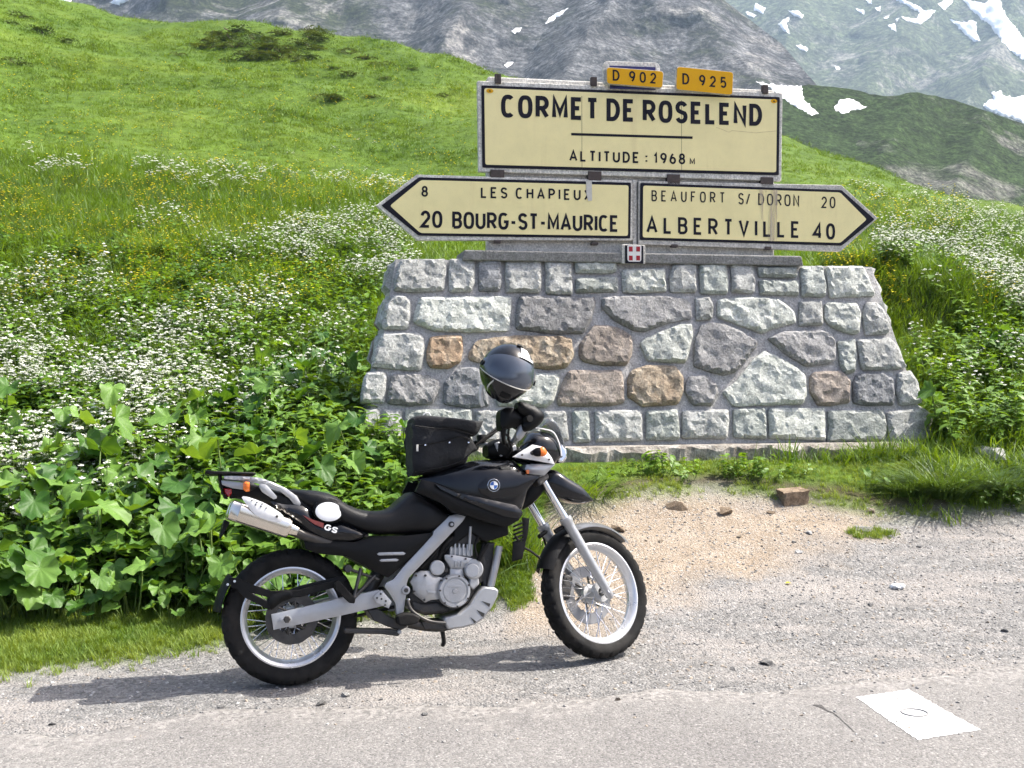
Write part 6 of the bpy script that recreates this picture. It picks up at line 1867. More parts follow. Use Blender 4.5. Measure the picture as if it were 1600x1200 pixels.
tube('chin_strap', [Vector(p) for p in catmull([(-.10, -.03, -.095), (-.098, -.04, -.13), (-.085, -.05, -.165), (-.065, -.052, -.19)], 6)], .011, MAT['tape_grey'], helmet, 6)
# ================================================================== VEGETATION
leafmat('leaf_big', (.035, .105, .012), (.15, .27, .048), rough=.5, trans=.3, bscale=12, bump=.7, spec=.3)
leafmat('leaf_small', (.055, .13, .012), (.155, .275, .028), rough=.5, trans=.32, patch=1.2)
leafmat('grass_meadow', (.072, .155, .01), (.165, .265, .022), rough=.55, trans=.3, patch=.35)
leafmat('grass_hill', (.06, .13, .008), (.15, .23, .018), rough=.6, trans=.25, patch=.12)
leafmat('grass_strip', (.09, .17, .016), (.21, .28, .045), rough=.6, trans=.3, patch=2.2)
leafmat('grass_dark', (.05, .105, .02), (.11, .175, .045), rough=.5, trans=.25)
leafmat('shrub_leaf', (.04, .072, .016), (.095, .13, .03), rough=.6, trans=.2)
leafmat('stem_green', (.07, .12, .02), (.12, .17, .035), rough=.6, trans=.1)
leafmat('petal_white', (.66, .68, .56), (.8, .8, .74), rough=.6, trans=.3, tcol=(1, 1, 1))
leafmat('petal_yellow', (.72, .60, .025), (.85, .76, .05), rough=.5, trans=.25, tcol=(1, .9, .5))
pm('twig', (.09, .06, .04), rough=.9, var=.3, vscale=20)

PROTO = {}
def proto(group, vs, fs, mats, midx=None, smooth=True):
    me = mesh(group + '_form', vs, fs)
    for m in mats: me.materials.append(MAT[m])
    if midx: me.polygons.foreach_set('material_index', midx)
    me.polygons.foreach_set('use_smooth', [smooth] * len(me.polygons))
    o = bpy.data.objects.new(group + '_form', me)
    if group not in PROTO: PROTO[group] = bpy.data.collections.new(group + '_forms')
    PROTO[group].objects.link(o)
    return o
def blade(vs, fs, base, az, h, wd, lean, curve, seg=3, rng=random):
    d = Vector((math.cos(az), math.sin(az), 0)); sd = Vector((-math.sin(az), math.cos(az), 0))
    b = len(vs)
    for i in range(seg):
        t = i / seg
        p = Vector(base) + d * (lean * t + curve * t * t) * h + Vector((0, 0, h * (t - .35 * curve * t * t)))
        w_ = wd * (1 - .75 * t * t) * .5
        vs += [p - sd * w_, p + sd * w_]
    p = Vector(base) + d * (lean + curve) * h + Vector((0, 0, h * (1 - .35 * curve)))
    vs.append(p)
    for i in range(seg - 1):
        fs.append((b + 2 * i, b + 2 * i + 1, b + 2 * i + 3, b + 2 * i + 2))
    fs.append((b + 2 * seg - 2, b + 2 * seg - 1, b + 2 * seg))
def tuft(group, n, h, wd, spread, mat, seed, seg=3, lean=.25, curve=.5):
    rg = random.Random(seed); vs, fs = [], []
    for _ in range(n):
        a = rg.uniform(0, 2 * PI); r = spread * math.sqrt(rg.random()); q = rg.uniform(0, 2 * PI)
        blade(vs, fs, (r * math.cos(q), r * math.sin(q), -.01), a, h * rg.uniform(.5, 1.1), wd * rg.uniform(.7, 1.3), lean * rg.uniform(.1, 1.6), curve * rg.uniform(.2, 1.5), seg)
    return proto(group, vs, fs, [mat])
for s in range(3): tuft('strip_grass', 16, .075, .0045, .035, 'grass_strip', s, 3)
for s in range(4): tuft('meadow_grass', 20, .17, .007, .09, 'grass_meadow', 10 + s, 3)
tuft('meadow_grass', 16, .22, .006, .08, 'grass_dark', 21, 3, .35, .8)
for s in range(4): tuft('far_grass', 22, .22, .022, .24, 'grass_hill', 30 + s, 2)
tuft('far_grass', 20, .24, .02, .22, 'grass_meadow', 41, 2)

def leaf_blade(vs, fs, mi, m, base, dirv, up, L_, wd, fold=.2, droop=.35, n=4):
    """pointed leaf"""
    side = dirv.cross(up).normalized(); b = len(vs)
    for i in range(n + 1):
        t = i / n
        w_ = wd * math.sin(PI * min(1, t * .93 + .05)) ** .8
        p = base + dirv * L_ * t - Vector((0, 0, droop * L_ * t * t))
        vs += [p - side * w_ + up * fold * w_, p, p + side * w_ + up * fold * w_]
    for i in range(n):
        for k in range(2):
            a = b + 3 * i + k
            fs.append((a, a + 1, a + 4, a + 3)); mi.append(m)
def stalk(vs, fs, mi, m, p0, p1, r=.002):
    b = len(vs); d = (p1 - p0)
    s1 = d.orthogonal().normalized() * r; s2 = d.cross(s1).normalized() * r
    for p in (p0, p1):
        vs += [p + s1, p - s1 * .5 + s2 * .87, p - s1 * .5 - s2 * .87]
    for k in range(3):
        l = (k + 1) % 3
        fs.append((b + k, b + l, b + 3 + l, b + 3 + k)); mi.append(m)
def undergrowth(seed):
    rg = random.Random(seed); vs, fs, mi = [], [], []
    for s in range(5):
        a = rg.uniform(0, 2 * PI); h = rg.uniform(.14, .36)
        top = Vector((math.cos(a) * .08, math.sin(a) * .08, h))
        stalk(vs, fs, mi, 1, Vector((0, 0, -.02)), top)
        for k in range(6):
            t = .3 + .7 * k / 5; q = a + k * 2.4 + rg.uniform(-.4, .4)
            d = Vector((math.cos(q), math.sin(q), rg.uniform(-.1, .45))).normalized()
            leaf_blade(vs, fs, mi, 0, top * t, d, Vector((0, 0, 1)), rg.uniform(.05, .11), rg.uniform(.017, .034), .25, rg.uniform(.1, .5), 3)
    return proto('undergrowth', vs, fs, ['leaf_small', 'stem_green'], mi)
for s in range(5): undergrowth(60 + s)
def umbel(group, seed, heads, hh, leaves, fr):
    rg = random.Random(seed); vs, fs, mi = [], [], []
    for k in range(heads):
        a = rg.uniform(0, 2 * PI); rr = rg.uniform(.02, .14)
        top = Vector((math.cos(a) * rr, math.sin(a) * rr, hh * rg.uniform(.75, 1.1)))
        stalk(vs, fs, mi, 1, Vector((0, 0, hh * .15)), top, .0022)
        nf = 7
        for j in range(nf):
            q = 2 * PI * j / (nf - 1); r = 0 if j == nf - 1 else fr * 1.45
            c = top + Vector((math.cos(q) * r, math.sin(q) * r, .006 - .35 * r + rg.uniform(-.003, .003)))
            b = len(vs); tilt = Vector((rg.uniform(-.5, .5), rg.uniform(-.5, .5), 1)).normalized()
            x = tilt.orthogonal().normalized(); y = tilt.cross(x)
            vs.append(c + tilt * fr * .3)
            for e_ in range(6):
                t = 2 * PI * e_ / 6; vs.append(c + (x * math.cos(t) + y * math.sin(t)) * fr * rg.uniform(.75, 1.1))
            for e_ in range(6):
                fs.append((b, b + 1 + e_, b + 1 + (e_ + 1) % 6)); mi.append(0)
    stalk(vs, fs, mi, 1, Vector((0, 0, -.03)), Vector((0, 0, hh * .2)), .003)
    for k in range(leaves):
        q = rg.uniform(0, 2 * PI); d = Vector((math.cos(q), math.sin(q), rg.uniform(0, .4))).normalized()
        leaf_blade(vs, fs, mi, 2, Vector((0, 0, hh * rg.uniform(.1, .75))), d, Vector((0, 0, 1)), rg.uniform(.06, .13), rg.uniform(.015, .03), .2, .4, 3)
    return proto(group, vs, fs, ['petal_white', 'stem_green', 'leaf_small'], mi)
for s in range(5): umbel('white_flower', 80 + s, 3 + s % 3, .34, 9, .0048 + .0009 * s)
for s in range(3): umbel('far_flower', 90 + s, 5, .4, 6, .011)
def buttercup(seed):
    rg = random.Random(seed); vs, fs, mi = [], [], []
    for k in range(3):
        a = rg.uniform(0, 2 * PI); top = Vector((math.cos(a) * .05, math.sin(a) * .05, rg.uniform(.14, .26)))
        stalk(vs, fs, mi, 1, Vector((0, 0, 0)), top, .0015)
        b = len(vs); vs.append(top)
        for e_ in range(5):
            t = 2 * PI * e_ / 5; vs.append(top + Vector((math.cos(t) * .013, math.sin(t) * .013, .006)))
        for e_ in range(5): fs.append((b, b + 1 + e_, b + 1 + (e_ + 1) % 5)); mi.append(0)
    return proto('buttercup', vs, fs, ['petal_yellow', 'stem_green'], mi)
for s in range(3): buttercup(s)
stone_mat('pebble_grey', ((.2, .193, .183), (.32, .31, .295), (.45, .435, .415)))
pm('grit_grey', (.22, .212, .202), rough=.9, var=.3, vscale=1.2, spec=.2)
pm('grit_tan', (.30, .255, .205), rough=.9, var=.25, vscale=1.2, spec=.2)
pm('grit_pale', (.42, .405, .385), rough=.9, var=.2, vscale=1.2, spec=.2)
stone_mat('pebble_tan', ((.26, .2, .14), (.4, .33, .25), (.55, .49, .41)))
stone_mat('pebble_pale', ((.45, .44, .42), (.58, .57, .55), (.7, .69, .67)))
def rock_mesh(name, seed, sub=1, amp=.35, flat=.6):
    bm = bmesh.new(); bmesh.ops.create_icosphere(bm, subdivisions=sub, radius=1)
    for v in bm.verts:
        n_ = noise.fractal(v.co * 1.3 + Vector((seed * 3.1, 0, 0)), 1, 2, 3)
        c_ = noise.cell_vector(v.co * 1.6 + Vector((seed * 1.7, 2, 5)))
        v.co = v.co * (1 + amp * n_) + (c_ - Vector((.5, .5, .5))) * amp * .7
        v.co.z *= flat
    me = bpy.data.meshes.new(name); bm.to_mesh(me); bm.free(); return me
for s in range(5):
    me = rock_mesh('gravel_form', s, 1)
    me.materials.append(MAT[('grit_grey', 'grit_grey', 'grit_tan', 'grit_grey', 'grit_pale')[s]])
    o = bpy.data.objects.new('gravel_form', me)
    if 'gravel' not in PROTO: PROTO['gravel'] = bpy.data.collections.new('gravel_forms')
    PROTO['gravel'].objects.link(o)

NGROUPS = {}
def scatter_group(pname):
    if pname in NGROUPS: return NGROUPS[pname]
    g = bpy.data.node_groups.new('scatter_' + pname, 'GeometryNodeTree')
    g.interface.new_socket('Geometry', in_out='INPUT', socket_type='NodeSocketGeometry')
    g.interface.new_socket('Geometry', in_out='OUTPUT', socket_type='NodeSocketGeometry')
    n = g.nodes; L = g.links.new
    gi, go = n.new('NodeGroupInput'), n.new('NodeGroupOutput')
    ci = n.new('GeometryNodeCollectionInfo'); ci.inputs['Collection'].default_value = PROTO[pname]
    ci.inputs['Separate Children'].default_value = True; ci.inputs['Reset Children'].default_value = True
    ip_ = n.new('GeometryNodeInstanceOnPoints'); ip_.inputs['Pick Instance'].default_value = True
    def na(nm, t):
        a = n.new('GeometryNodeInputNamedAttribute'); a.data_type = t; a.inputs['Name'].default_value = nm; return a
    r_, s_2, i_ = na('rot', 'FLOAT_VECTOR'), na('scl', 'FLOAT_VECTOR'), na('idx', 'INT')
    L(gi.outputs[0], ip_.inputs['Points']); L(ci.outputs[0], ip_.inputs['Instance'])
    L(r_.outputs[0], ip_.inputs['Rotation']); L(s_2.outputs[0], ip_.inputs['Scale']); L(i_.outputs[0], ip_.inputs['Instance Index'])
    L(ip_.outputs[0], go.inputs[0])
    NGROUPS[pname] = g
    return g
def scatter(name, pname, P, rot, scl, label=None):
    P = np.asarray(P, np.float32); n = len(P)
    me = bpy.data.meshes.new(name); me.vertices.add(n); me.vertices.foreach_set('co', P.ravel())
    if np.ndim(scl) == 1: scl = np.repeat(np.asarray(scl)[:, None], 3, 1)
    for nm, t, a, key in (('rot', 'FLOAT_VECTOR', rot, 'vector'), ('scl', 'FLOAT_VECTOR', scl, 'vector')):
        at = me.attributes.new(nm, t, 'POINT'); at.data.foreach_set(key, np.asarray(a, np.float32).ravel())
    at = me.attributes.new('idx', 'INT', 'POINT'); at.data.foreach_set('value', RNG.integers(0, len(PROTO[pname].objects), n).astype(np.int32))
    o = link(name, me)
    md = o.modifiers.new('scatter', 'NODES'); md.node_group = scatter_group(pname)
    tag(o, label, kind='stuff')
    return o
# ---- sampling of the terrain, denser where it shows larger
CI, CJ = np.meshgrid(np.arange(len(ROWS) - 1), np.arange(len(COLS) - 1), indexing='ij')
PYF = HOR + (HC - HG) * F / np.maximum(YG, 1)
CA = np.abs((PXG[:-1, 1:] - PXG[:-1, :-1]) * (PYF[1:, :-1] - PYF[:-1, :-1]))
CPX = .5 * (PXG[:-1, 1:] + PXG[:-1, :-1]); CPY = .5 * (PYF[1:, :-1] + PYF[:-1, :-1]); CY = .5 * (YG[1:, :-1] + YG[:-1, :-1])
CGR = GR[:-1, :-1]; CWA = np.abs((XG[:-1, 1:] - XG[:-1, :-1]) * (YG[1:, :-1] - YG[:-1, :-1]))
VIEW = (CPX > -640) & (CPX < 2250) & (CY > 4) & (CY < 105)
# a monument footprint is kept clear
def in_mon(X, Y, grow=.05):
    dx, dy = X - M0.x, Y - M0.y
    a = dx * MA.x + dy * MA.y; b_ = -(dx * MN.x + dy * MN.y)
    return (a > wl0 - grow) & (a < wl1 + grow) & (b_ > -.12 - grow) & (b_ < DEP + grow)
def sample(n, wgt):
    w_ = np.where(VIEW, wgt, 0).ravel(); w_ = w_ / w_.sum()
    k = RNG.choice(len(w_), n, p=w_)
    i, j = k // w_.size if False else np.unravel_index(k, CA.shape)
    a, b_ = RNG.random(n), RNG.random(n)
    X = XG[i, j] * (1 - a) * (1 - b_) + XG[i + 1, j] * a * (1 - b_) + XG[i, j + 1] * (1 - a) * b_ + XG[i + 1, j + 1] * a * b_
    Y = YG[i, j] * (1 - a) + YG[i + 1, j] * a
    Z = ground(X, Y)
    keep = ~in_mon(X, Y)
    return X[keep], Y[keep], Z[keep]
def rots(n, tilt=.12):
    return np.stack([RNG.normal(0, tilt, n), RNG.normal(0, tilt, n), RNG.uniform(0, 2 * PI, n)], 1)
def fbm(X, Y, s, o=3, z=0.):
    return np.array([noise.fractal(Vector((x * s, y * s, z)), 1, 2, o) for x, y in zip(X, Y)])
def poly_w(polys, grow=25):
    """soft membership of cells (by photo pixel) in a set of polygons"""
    q = np.stack([CPX.ravel(), CPY.ravel()], 1); out = np.zeros(len(q))
    for P_, k in polys:
        P_ = np.array(P_, float); d = dist_poly(q, P_); s_3 = inside_poly(q, P_)
        out = np.maximum(out, k * np.where(s_3, 1., np.clip(1 - d / grow, 0, 1)))
    return out.reshape(CPX.shape)

# short grass beside the gravel and on the ledge before the monument
ledge = poly_w([([(835, 800), (870, 740), (1000, 720), (1400, 715), (1600, 740), (1600, 800), (1400, 806), (1240, 786), (1100, 772), (980, 778)], 1.)], 8)
strip = CGR * ((CY < 7.0) & (CPX < 860)) + .42 * ledge * CGR * (1 - np.clip(EA[:-1, :-1], 0, 1) * .85) * (jag[:-1, :-1] > -.25) + 1.2 * poly_w([([(1325, 832), (1365, 828), (1400, 834), (1385, 841), (1340, 840)], 1.)], 3) + poly_w([([(790, 890), (825, 880), (830, 940), (800, 950)], 1.)], 6)
X, Y, Z = sample(19000, (CA + 4) * strip)
n = len(X)
scatter('verge_grass', 'strip_grass', np.stack([X, Y, Z], 1), rots(n), RNG.uniform(.5, 1.1, n) * np.where(Y > 7.2, .8, .85), 'short yellowish green grass along the gravel edge')
# meadow
bank = np.clip((CPX < 660) * (CY > 6.4) * (CY < 9.3) * 1., 0, 1)
mw = CGR * ((CY > 6.9) & (CY < 26)) * (1 - .55 * bank) * np.where((CPX > 820) & (CPX < 1430) & (CY < 9), .0, 1.) * np.where((CPX > 1380) & (CY < 9.4), .18, 1.) * (1 - np.clip(EA[:-1, :-1] * .9, 0, 1) * (CPX > 1180))
X, Y, Z = sample(58000, (CA + 2) * mw)
n = len(X)
sc_ = RNG.uniform(.6, 1.25, n) * np.clip(.75 + Y / 26, .85, 1.7) * (1 + .5 * fbm(X, Y, .8))
scatter('meadow_grass', 'meadow_grass', np.stack([X, Y, Z - .01], 1), rots(n, .2), sc_, 'bright green meadow grass on the slope')
X, Y, Z = sample(63000, (CA + 1) * CGR * (CY > 22))
n = len(X)
sc_ = RNG.uniform(.4, .9, n) * np.clip(Y / 38, .8, 1.7) * (1 + .6 * fbm(X, Y, .25))
scatter('hill_grass', 'far_grass', np.stack([X, Y, Z - .02], 1), rots(n, .2), np.stack([sc_, sc_, sc_ * .55], 1), 'green grass on the far hillside')
# leafy undergrowth of the bank and right of the monument
ub = bank * (CPX < 640) + .35 * poly_w([([(1430, 560), (1600, 480), (1600, 700), (1480, 690)], 1.)], 20) + .35 * poly_w([([(0, 400), (200, 420), (420, 420), (620, 400), (600, 560), (0, 640)], 1.)], 30)
X, Y, Z = sample(7000, (CA + 3) * ub * CGR)
n = len(X)
scatter('leafy_undergrowth', 'undergrowth', np.stack([X, Y, Z - .02], 1), rots(n, .15), RNG.uniform(.6, 1.25, n), 'low leafy green undergrowth covering the bank')
# white flowers: where their heads show in the photograph (ground lies about half a metre lower)
def shifted(poly, hgt): return poly
hd = .34 * F / np.maximum(CY, 3)
CPYs = CPY.copy(); CPY = CPYs - hd            # test the height of the flower heads instead of the ground
fl_near = poly_w([([(-80, 425), (160, 400), (180, 440), (90, 470), (60, 560), (-80, 560)], .5), ([(-80, 560), (60, 530), (150, 560), (300, 560), (330, 610), (200, 660), (120, 720), (-80, 760)], 1.5),
                  ([(170, 500), (300, 470), (430, 440), (440, 470), (300, 540), (200, 560)], .8), ([(300, 560), (450, 500), (560, 470), (540, 560), (420, 640), (330, 650)], .30), ([(-60, 690), (120, 690), (250, 680), (320, 700), (200, 770), (-60, 800)], .55)], 15)
fl_mid = poly_w([([(430, 345), (520, 330), (620, 325), (650, 400), (600, 420), (500, 400), (420, 380)], 1.4), ([(300, 360), (420, 350), (400, 410), (300, 400)], .3), ([(200, 330), (290, 310), (300, 340), (220, 350)], .3),
                 ([(1372, 345), (1450, 330), (1620, 335), (1700, 480), (1600, 475), (1520, 455), (1440, 405), (1380, 375)], 1.5), ([(1400, 520), (1600, 500), (1620, 560), (1500, 600)], .12)], 12)
fl_far = poly_w([([(0, 232), (80, 238), (140, 252), (60, 256), (0, 248)], 1.), ([(215, 248), (300, 258), (400, 262), (480, 275), (470, 286), (360, 280), (230, 262)], 1.1), ([(490, 272), (560, 272), (640, 284), (640, 294), (500, 288)], 1.2), ([(360, 232), (460, 232), (560, 215), (600, 220), (440, 242)], .25),
                 ([(1310, 286), (1360, 284), (1440, 300), (1420, 308), (1330, 302)], 1.2), ([(1430, 296), (1520, 308), (1640, 318), (1640, 338), (1540, 332), (1450, 315)], 1.2)], 8)
yl = poly_w([([(-60, 290), (300, 270), (640, 290), (640, 330), (300, 345), (200, 440), (-60, 500)], 1.), ([(200, 400), (420, 380), (560, 430), (300, 470)], .8), ([(1300, 385), (1440, 395), (1560, 425), (1540, 445), (1400, 430), (1310, 405)], 1.4), ([(0, 100), (700, 120), (740, 270), (0, 230)], .25), ([(1330, 300), (1500, 320), (1480, 345), (1350, 340)], .8)], 25)
CPY = CPYs
def clump(X, Y, s, thr, z): return fbm(X, Y, s, 3, z) > thr
for nm, pn, cnt, wgt, sr_, thr in (('white_wildflowers', 'white_flower', 4600, fl_near, (.5, 1.3), -.14), ('white_slope_flowers', 'white_flower', 4300, fl_mid, (.7, 1.3), -.16), ('white_distant_flowers', 'far_flower', 750, fl_far, (.55, 1.2), -.05)):
    X, Y, Z = sample(cnt, (CA + 2) * wgt * CGR * ((CY > 6.6) if pn != 'far_flower' else (CY > 15)))
    k = clump(X, Y, 1.1 if pn != 'far_flower' else .35, thr, 7.); X, Y, Z = X[k], Y[k], Z[k]; n = len(X)
    scatter(nm, pn, np.stack([X, Y, Z], 1), rots(n, .15), RNG.uniform(*sr_, n), {'white_wildflowers': 'small white wildflowers covering the bank left of the motorcycle', 'white_slope_flowers': 'drifts of white wildflowers on the slope beside the signs', 'white_distant_flowers': 'thin bands of white flowers along the crest of the meadow'}[nm])
X, Y, Z = sample(3800, (CA + 1) * yl * CGR * (CY > 9))
k = fbm(X, Y, .5, 3, 3.) > -.1; X, Y, Z = X[k], Y[k], Z[k]; n = len(X)
scatter('yellow_wildflowers', 'buttercup', np.stack([X, Y, Z], 1), rots(n, .15), RNG.uniform(.8, 1.3, n) * np.clip(Y / 16, 1, 2.2), 'scattered yellow buttercups in the meadow')
# loose gravel
gw = (1 - CGR) * (CY > 4.3) * (CY < 10)
X, Y, Z = sample(22000, CWA * gw * np.where(CPX > 980, 1.25, .7))
n = len(X); e = np.array([road_edge(x) for x in X]); Z = np.where(Y < e, .009, Z)
k = (Y > e) | (RNG.random(n) < .12); X, Y, Z = X[k], Y[k], Z[k]; n = len(X)
scatter('loose_gravel', 'gravel', np.stack([X, Y, Z + .001], 1), rots(n, .3), .003 + .0085 * RNG.random(n) ** 4, 'loose grey gravel stones on the road shoulder')

# ------------------------------------------------------------------ broad-leaved plants
def big_leaf(seed, blade_r, hgt):
    """leaf on its own stalk: stalk foot at the origin, leaning out along +x"""
    rg = random.Random(seed); vs, fs, mi = [], [], []
    out = rg.uniform(.25, .5) * hgt
    st = [Vector((out * t ** 1.4, 0, hgt * t * (1.12 - .12 * t))) for t in (0, .35, .7, 1)]
    tv, tf = tube_geo(st, [.008, .007, .006, .004], 5); vs += tv; fs += tf; mi += [1] * len(tf)
    c0 = st[-1]; tilt = rg.uniform(.0, .85)
    ax_ = Vector((math.cos(tilt), 0, -math.sin(tilt))); nr = Vector((math.sin(tilt), 0, math.cos(tilt))); sd = Vector((0, 1, 0))
    NS, NR = 34, 5
    b = len(vs); vs.append(c0)
    cup = rg.uniform(-.2, .25); ph = rg.uniform(0, 6); fold = rg.uniform(.05, .45)
    for r_ in range(1, NR + 1):
        t = r_ / NR
        for k in range(NS):
            a = 2 * PI * k / NS - PI                       # a=0 towards the leaf tip
            lobed = .98 - .50 * math.exp(-((abs(a) - PI) / .36) ** 2) + .16 * math.cos(a) + .26 * math.exp(-(a / .42) ** 2) + .1 * math.exp(-((abs(a) - 2.3) / .4) ** 2)
            edge = 1 + .05 * math.sin(6 * a + ph) + .05 * math.sin(11 * a + 2 * ph) + .05 * rg.uniform(-1, 1)
            rr = blade_r * lobed * edge * t
            x = rr * math.cos(a) + blade_r * .18 * t; y = rr * math.sin(a) * .98
            vein = .02 * abs(math.sin(4.5 * a)) * t
            z = blade_r * (cup * t * t + vein * 3.2 + fold * abs(math.sin(a)) * t + .16 * t * t * math.sin(3 * a + ph) + .10 * t ** 3 * math.sin(7 * a + ph) + .05 * t ** 2 * math.sin(12 * a - ph) - .28 * t * t * max(0, math.cos(a)))
            vs.append(c0 + ax_ * x + sd * y + nr * z)
    for k in range(NS):
        fs.append((b, b + 1 + k, b + 1 + (k + 1) % NS)); mi.append(0)
    for r_ in range(NR - 1):
        for k in range(NS):
            a = b + 1 + r_ * NS + k; c = b + 1 + r_ * NS + (k + 1) % NS
            fs.append((a, a + NS, c + NS, c)); mi.append(0)
    me = mesh('leaf', vs, fs); me.materials.append(MAT['leaf_big']); me.materials.append(MAT['stem_green'])
    me.polygons.foreach_set('material_index', mi); me.polygons.foreach_set('use_smooth', [True] * len(mi))
    return me
BIGL = [big_leaf(200 + s, .105, .30 + .05 * (s % 4)) for s in range(12)]
def broad_plant(x, y, nl, size, label, group, seed, name='broad_leaved_plant'):
    rg = random.Random(seed)
    root = empty(name, (x, y, gz(x, y) - .02), rg.uniform(-.5, .5))
    tag(root, label, 'plant', group)
    for k in range(nl):
        o = bpy.data.objects.new('leaf', rg.choice(BIGL)); COL.objects.link(o); o.parent = root
        a = -PI / 2 + rg.gauss(0, 1.25) if rg.random() < .75 else rg.uniform(0, 2 * PI)
        s = size * rg.uniform(.65, 1.25)
        o.location = (rg.uniform(-.06, .06), rg.uniform(-.06, .06), 0)
        o.rotation_euler = (rg.uniform(-.25, .25), rg.uniform(-.5, .2), a)
        o.scale = (s, s, s * rg.uniform(.5, 1.35))
    return root
rg = random.Random(77)
placed = []; PLN = []
tries = 0
while len(placed) < 250 and tries < 14000:
    tries += 1
    y = rg.uniform(6.42, 9.3) if rg.random() < .6 else rg.uniform(6.08, 6.8)
    px = rg.uniform(-90, 660)
    if rg.random() < .16: y = rg.uniform(8.6, 10.6); px = rg.uniform(330, 640)
    x = (px - 800) / F * y
    if y > 7.9 and px < 230 and rg.random() < .75: continue
    if y > 8.6 and px < 330 + (y - 8.6) * 60: continue
    if px > 560 and y < 6.9: continue
    if in_mon(np.array([x]), np.array([y]), .1)[0]: continue
    if any((x - a) ** 2 + (y - b_) ** 2 < .135 ** 2 for a, b_ in placed): continue
    placed.append((x, y))
    big = (.88 - .2 * max(0, (px - 250) / 400) - .05 * (y - 6.4)) * rg.uniform(.62, 1.2)
    PLN.append((x, y, px, max(.42, big)))
ORD = ['first', 'second', 'third', 'fourth', 'fifth', 'sixth', 'seventh', 'eighth', 'ninth', 'tenth', 'eleventh', 'twelfth', 'thirteenth', 'fourteenth', 'fifteenth', 'sixteenth', 'seventeenth', 'eighteenth', 'nineteenth', 'twentieth']
def nth(k):
    n = k + 1; tens = {2: 'twent', 3: 'thirt', 4: 'fort', 5: 'fift', 6: 'sixt', 7: 'sevent'}
    return ORD[k] if n <= 20 else tens[n // 10] + ('ieth' if n % 10 == 0 else 'y-' + ORD[n % 10 - 1])
RB = [6.0, 6.5, 6.9, 7.3, 7.75, 8.2, 8.7, 12]
for rI in range(7):
    row = sorted([q for q in PLN if RB[rI] <= q[1] < RB[rI + 1]], key=lambda q: q[2])
    for k, (x, y, px, big) in enumerate(row):
        rn = 'front row beside the grass verge' if rI == 0 else 'back row below the meadow' if rI == 6 else ORD[rI] + ' row up the bank'
        broad_plant(x, y, rg.randint(7, 10), big * (.8 if rI == 0 else 1), 'broad-leaved plant, %s from the left in the %s' % (nth(k), rn), 'broad-leaved plants on the bank', len(placed) * 7 + rI * 100 + k)
for (px, py, y, s, nl, lab) in ((1462, 640, 9.45, .8, 5, 'broad-leaved plant with glowing leaves against the right end of the monument'), (1492, 660, 9.6, .6, 4, 'small broad-leaved plant just right of the glowing leaves by the monument'),
                            (1560, 545, 11.2, .8, 6, 'broad-leaved plant on the slope at the right edge above the grass tussock'), (1360, 738, 8.45, .32, 5, 'small bright weed growing at the foot of the monument near its right end')):
    x = (px - 800) / F * y
    broad_plant(x, y, nl, s, lab, None, int(px))

# ------------------------------------------------------------------ tussocks and weeds
def tussock(name, x, y, n, h, label, seed, mat='grass_dark', spread=.16, wd=.0085, curve=1.1):
    rg2 = random.Random(seed); vs, fs = [], []
    for _ in range(n):
        a = rg2.uniform(0, 2 * PI); r = spread * math.sqrt(rg2.random()); q = rg2.gauss(a, .5)
        blade(vs, fs, (r * math.cos(a), r * math.sin(a), -.03), q, h * rg2.uniform(.55, 1.1), wd * rg2.uniform(.7, 1.3), rg2.uniform(.2, .9), curve * rg2.uniform(.4, 1.4), 5)
    o = mobj(name, vs, fs, MAT[mat], None, True)
    o.location = (x, y, gz(x, y)); tag(o, label, 'grass tussock')
    return o
for (px, y, n, h, sp_, lab) in ((1478, 8.45, 520, .37, .17, 'largest drooping grass tussock at the right corner of the monument'), (1560, 8.6, 420, .33, .18, 'grass tussock overhanging the gravel at the right edge'), (1418, 8.45, 350, .2, .16, 'smaller grass tussock left of the largest one at the monument corner'),
                            (1640, 8.9, 420, .28, .26, 'grass tussock cut by the right edge of the picture'), (640, 7.3, 380, .38, .2, 'tall grass tuft behind the motorcycle seat'), (690, 7.6, 300, .34, .18, 'tall grass tuft behind the tank bag'), (905, 8.0, 240, .2, .2, 'grass tuft behind the front beak of the motorcycle')):
    tussock('grass_tussock', (px - 800) / F * y, y, n, h, lab, int(px), 'grass_dark' if px > 1300 else 'grass_meadow', sp_)
def weed(px, y, n, size, lab, seed):
    rg2 = random.Random(seed); x = (px - 800) / F * y
    root = empty('weed_clump', (x, y, gz(x, y) - .01)); tag(root, lab, 'weed', 'weeds at the foot of the monument')
    if not hasattr(weed, 'lm'):
        weed.lm = []
        for s in range(4):
            vs, fs, mi = [], [], []
            rr = random.Random(s)
            top = Vector((.05, 0, .16)); stalk(vs, fs, mi, 1, Vector((0, 0, 0)), top, .002)
            for k in range(5):
                q = rr.uniform(0, 6.28); leaf_blade(vs, fs, mi, 0, top * (.35 + .16 * k), Vector((math.cos(q), math.sin(q), .25)).normalized(), Vector((0, 0, 1)), .055, .017, .2, .3, 3)
            me = mesh('sprig', vs, fs); me.materials.append(MAT['leaf_small']); me.materials.append(MAT['stem_green'])
            me.polygons.foreach_set('material_index', mi); weed.lm.append(me)
    for k in range(n):
        o = bpy.data.objects.new('sprig', rg2.choice(weed.lm)); COL.objects.link(o); o.parent = root
        o.location = (rg2.gauss(0, .1) * size, rg2.gauss(0, .05) * size, 0)
        o.rotation_euler = (rg2.uniform(-.6, .6), rg2.uniform(-.4, .6), rg2.uniform(0, 6.28)); s = size * rg2.uniform(.6, 1.3); o.scale = (s, s, s)
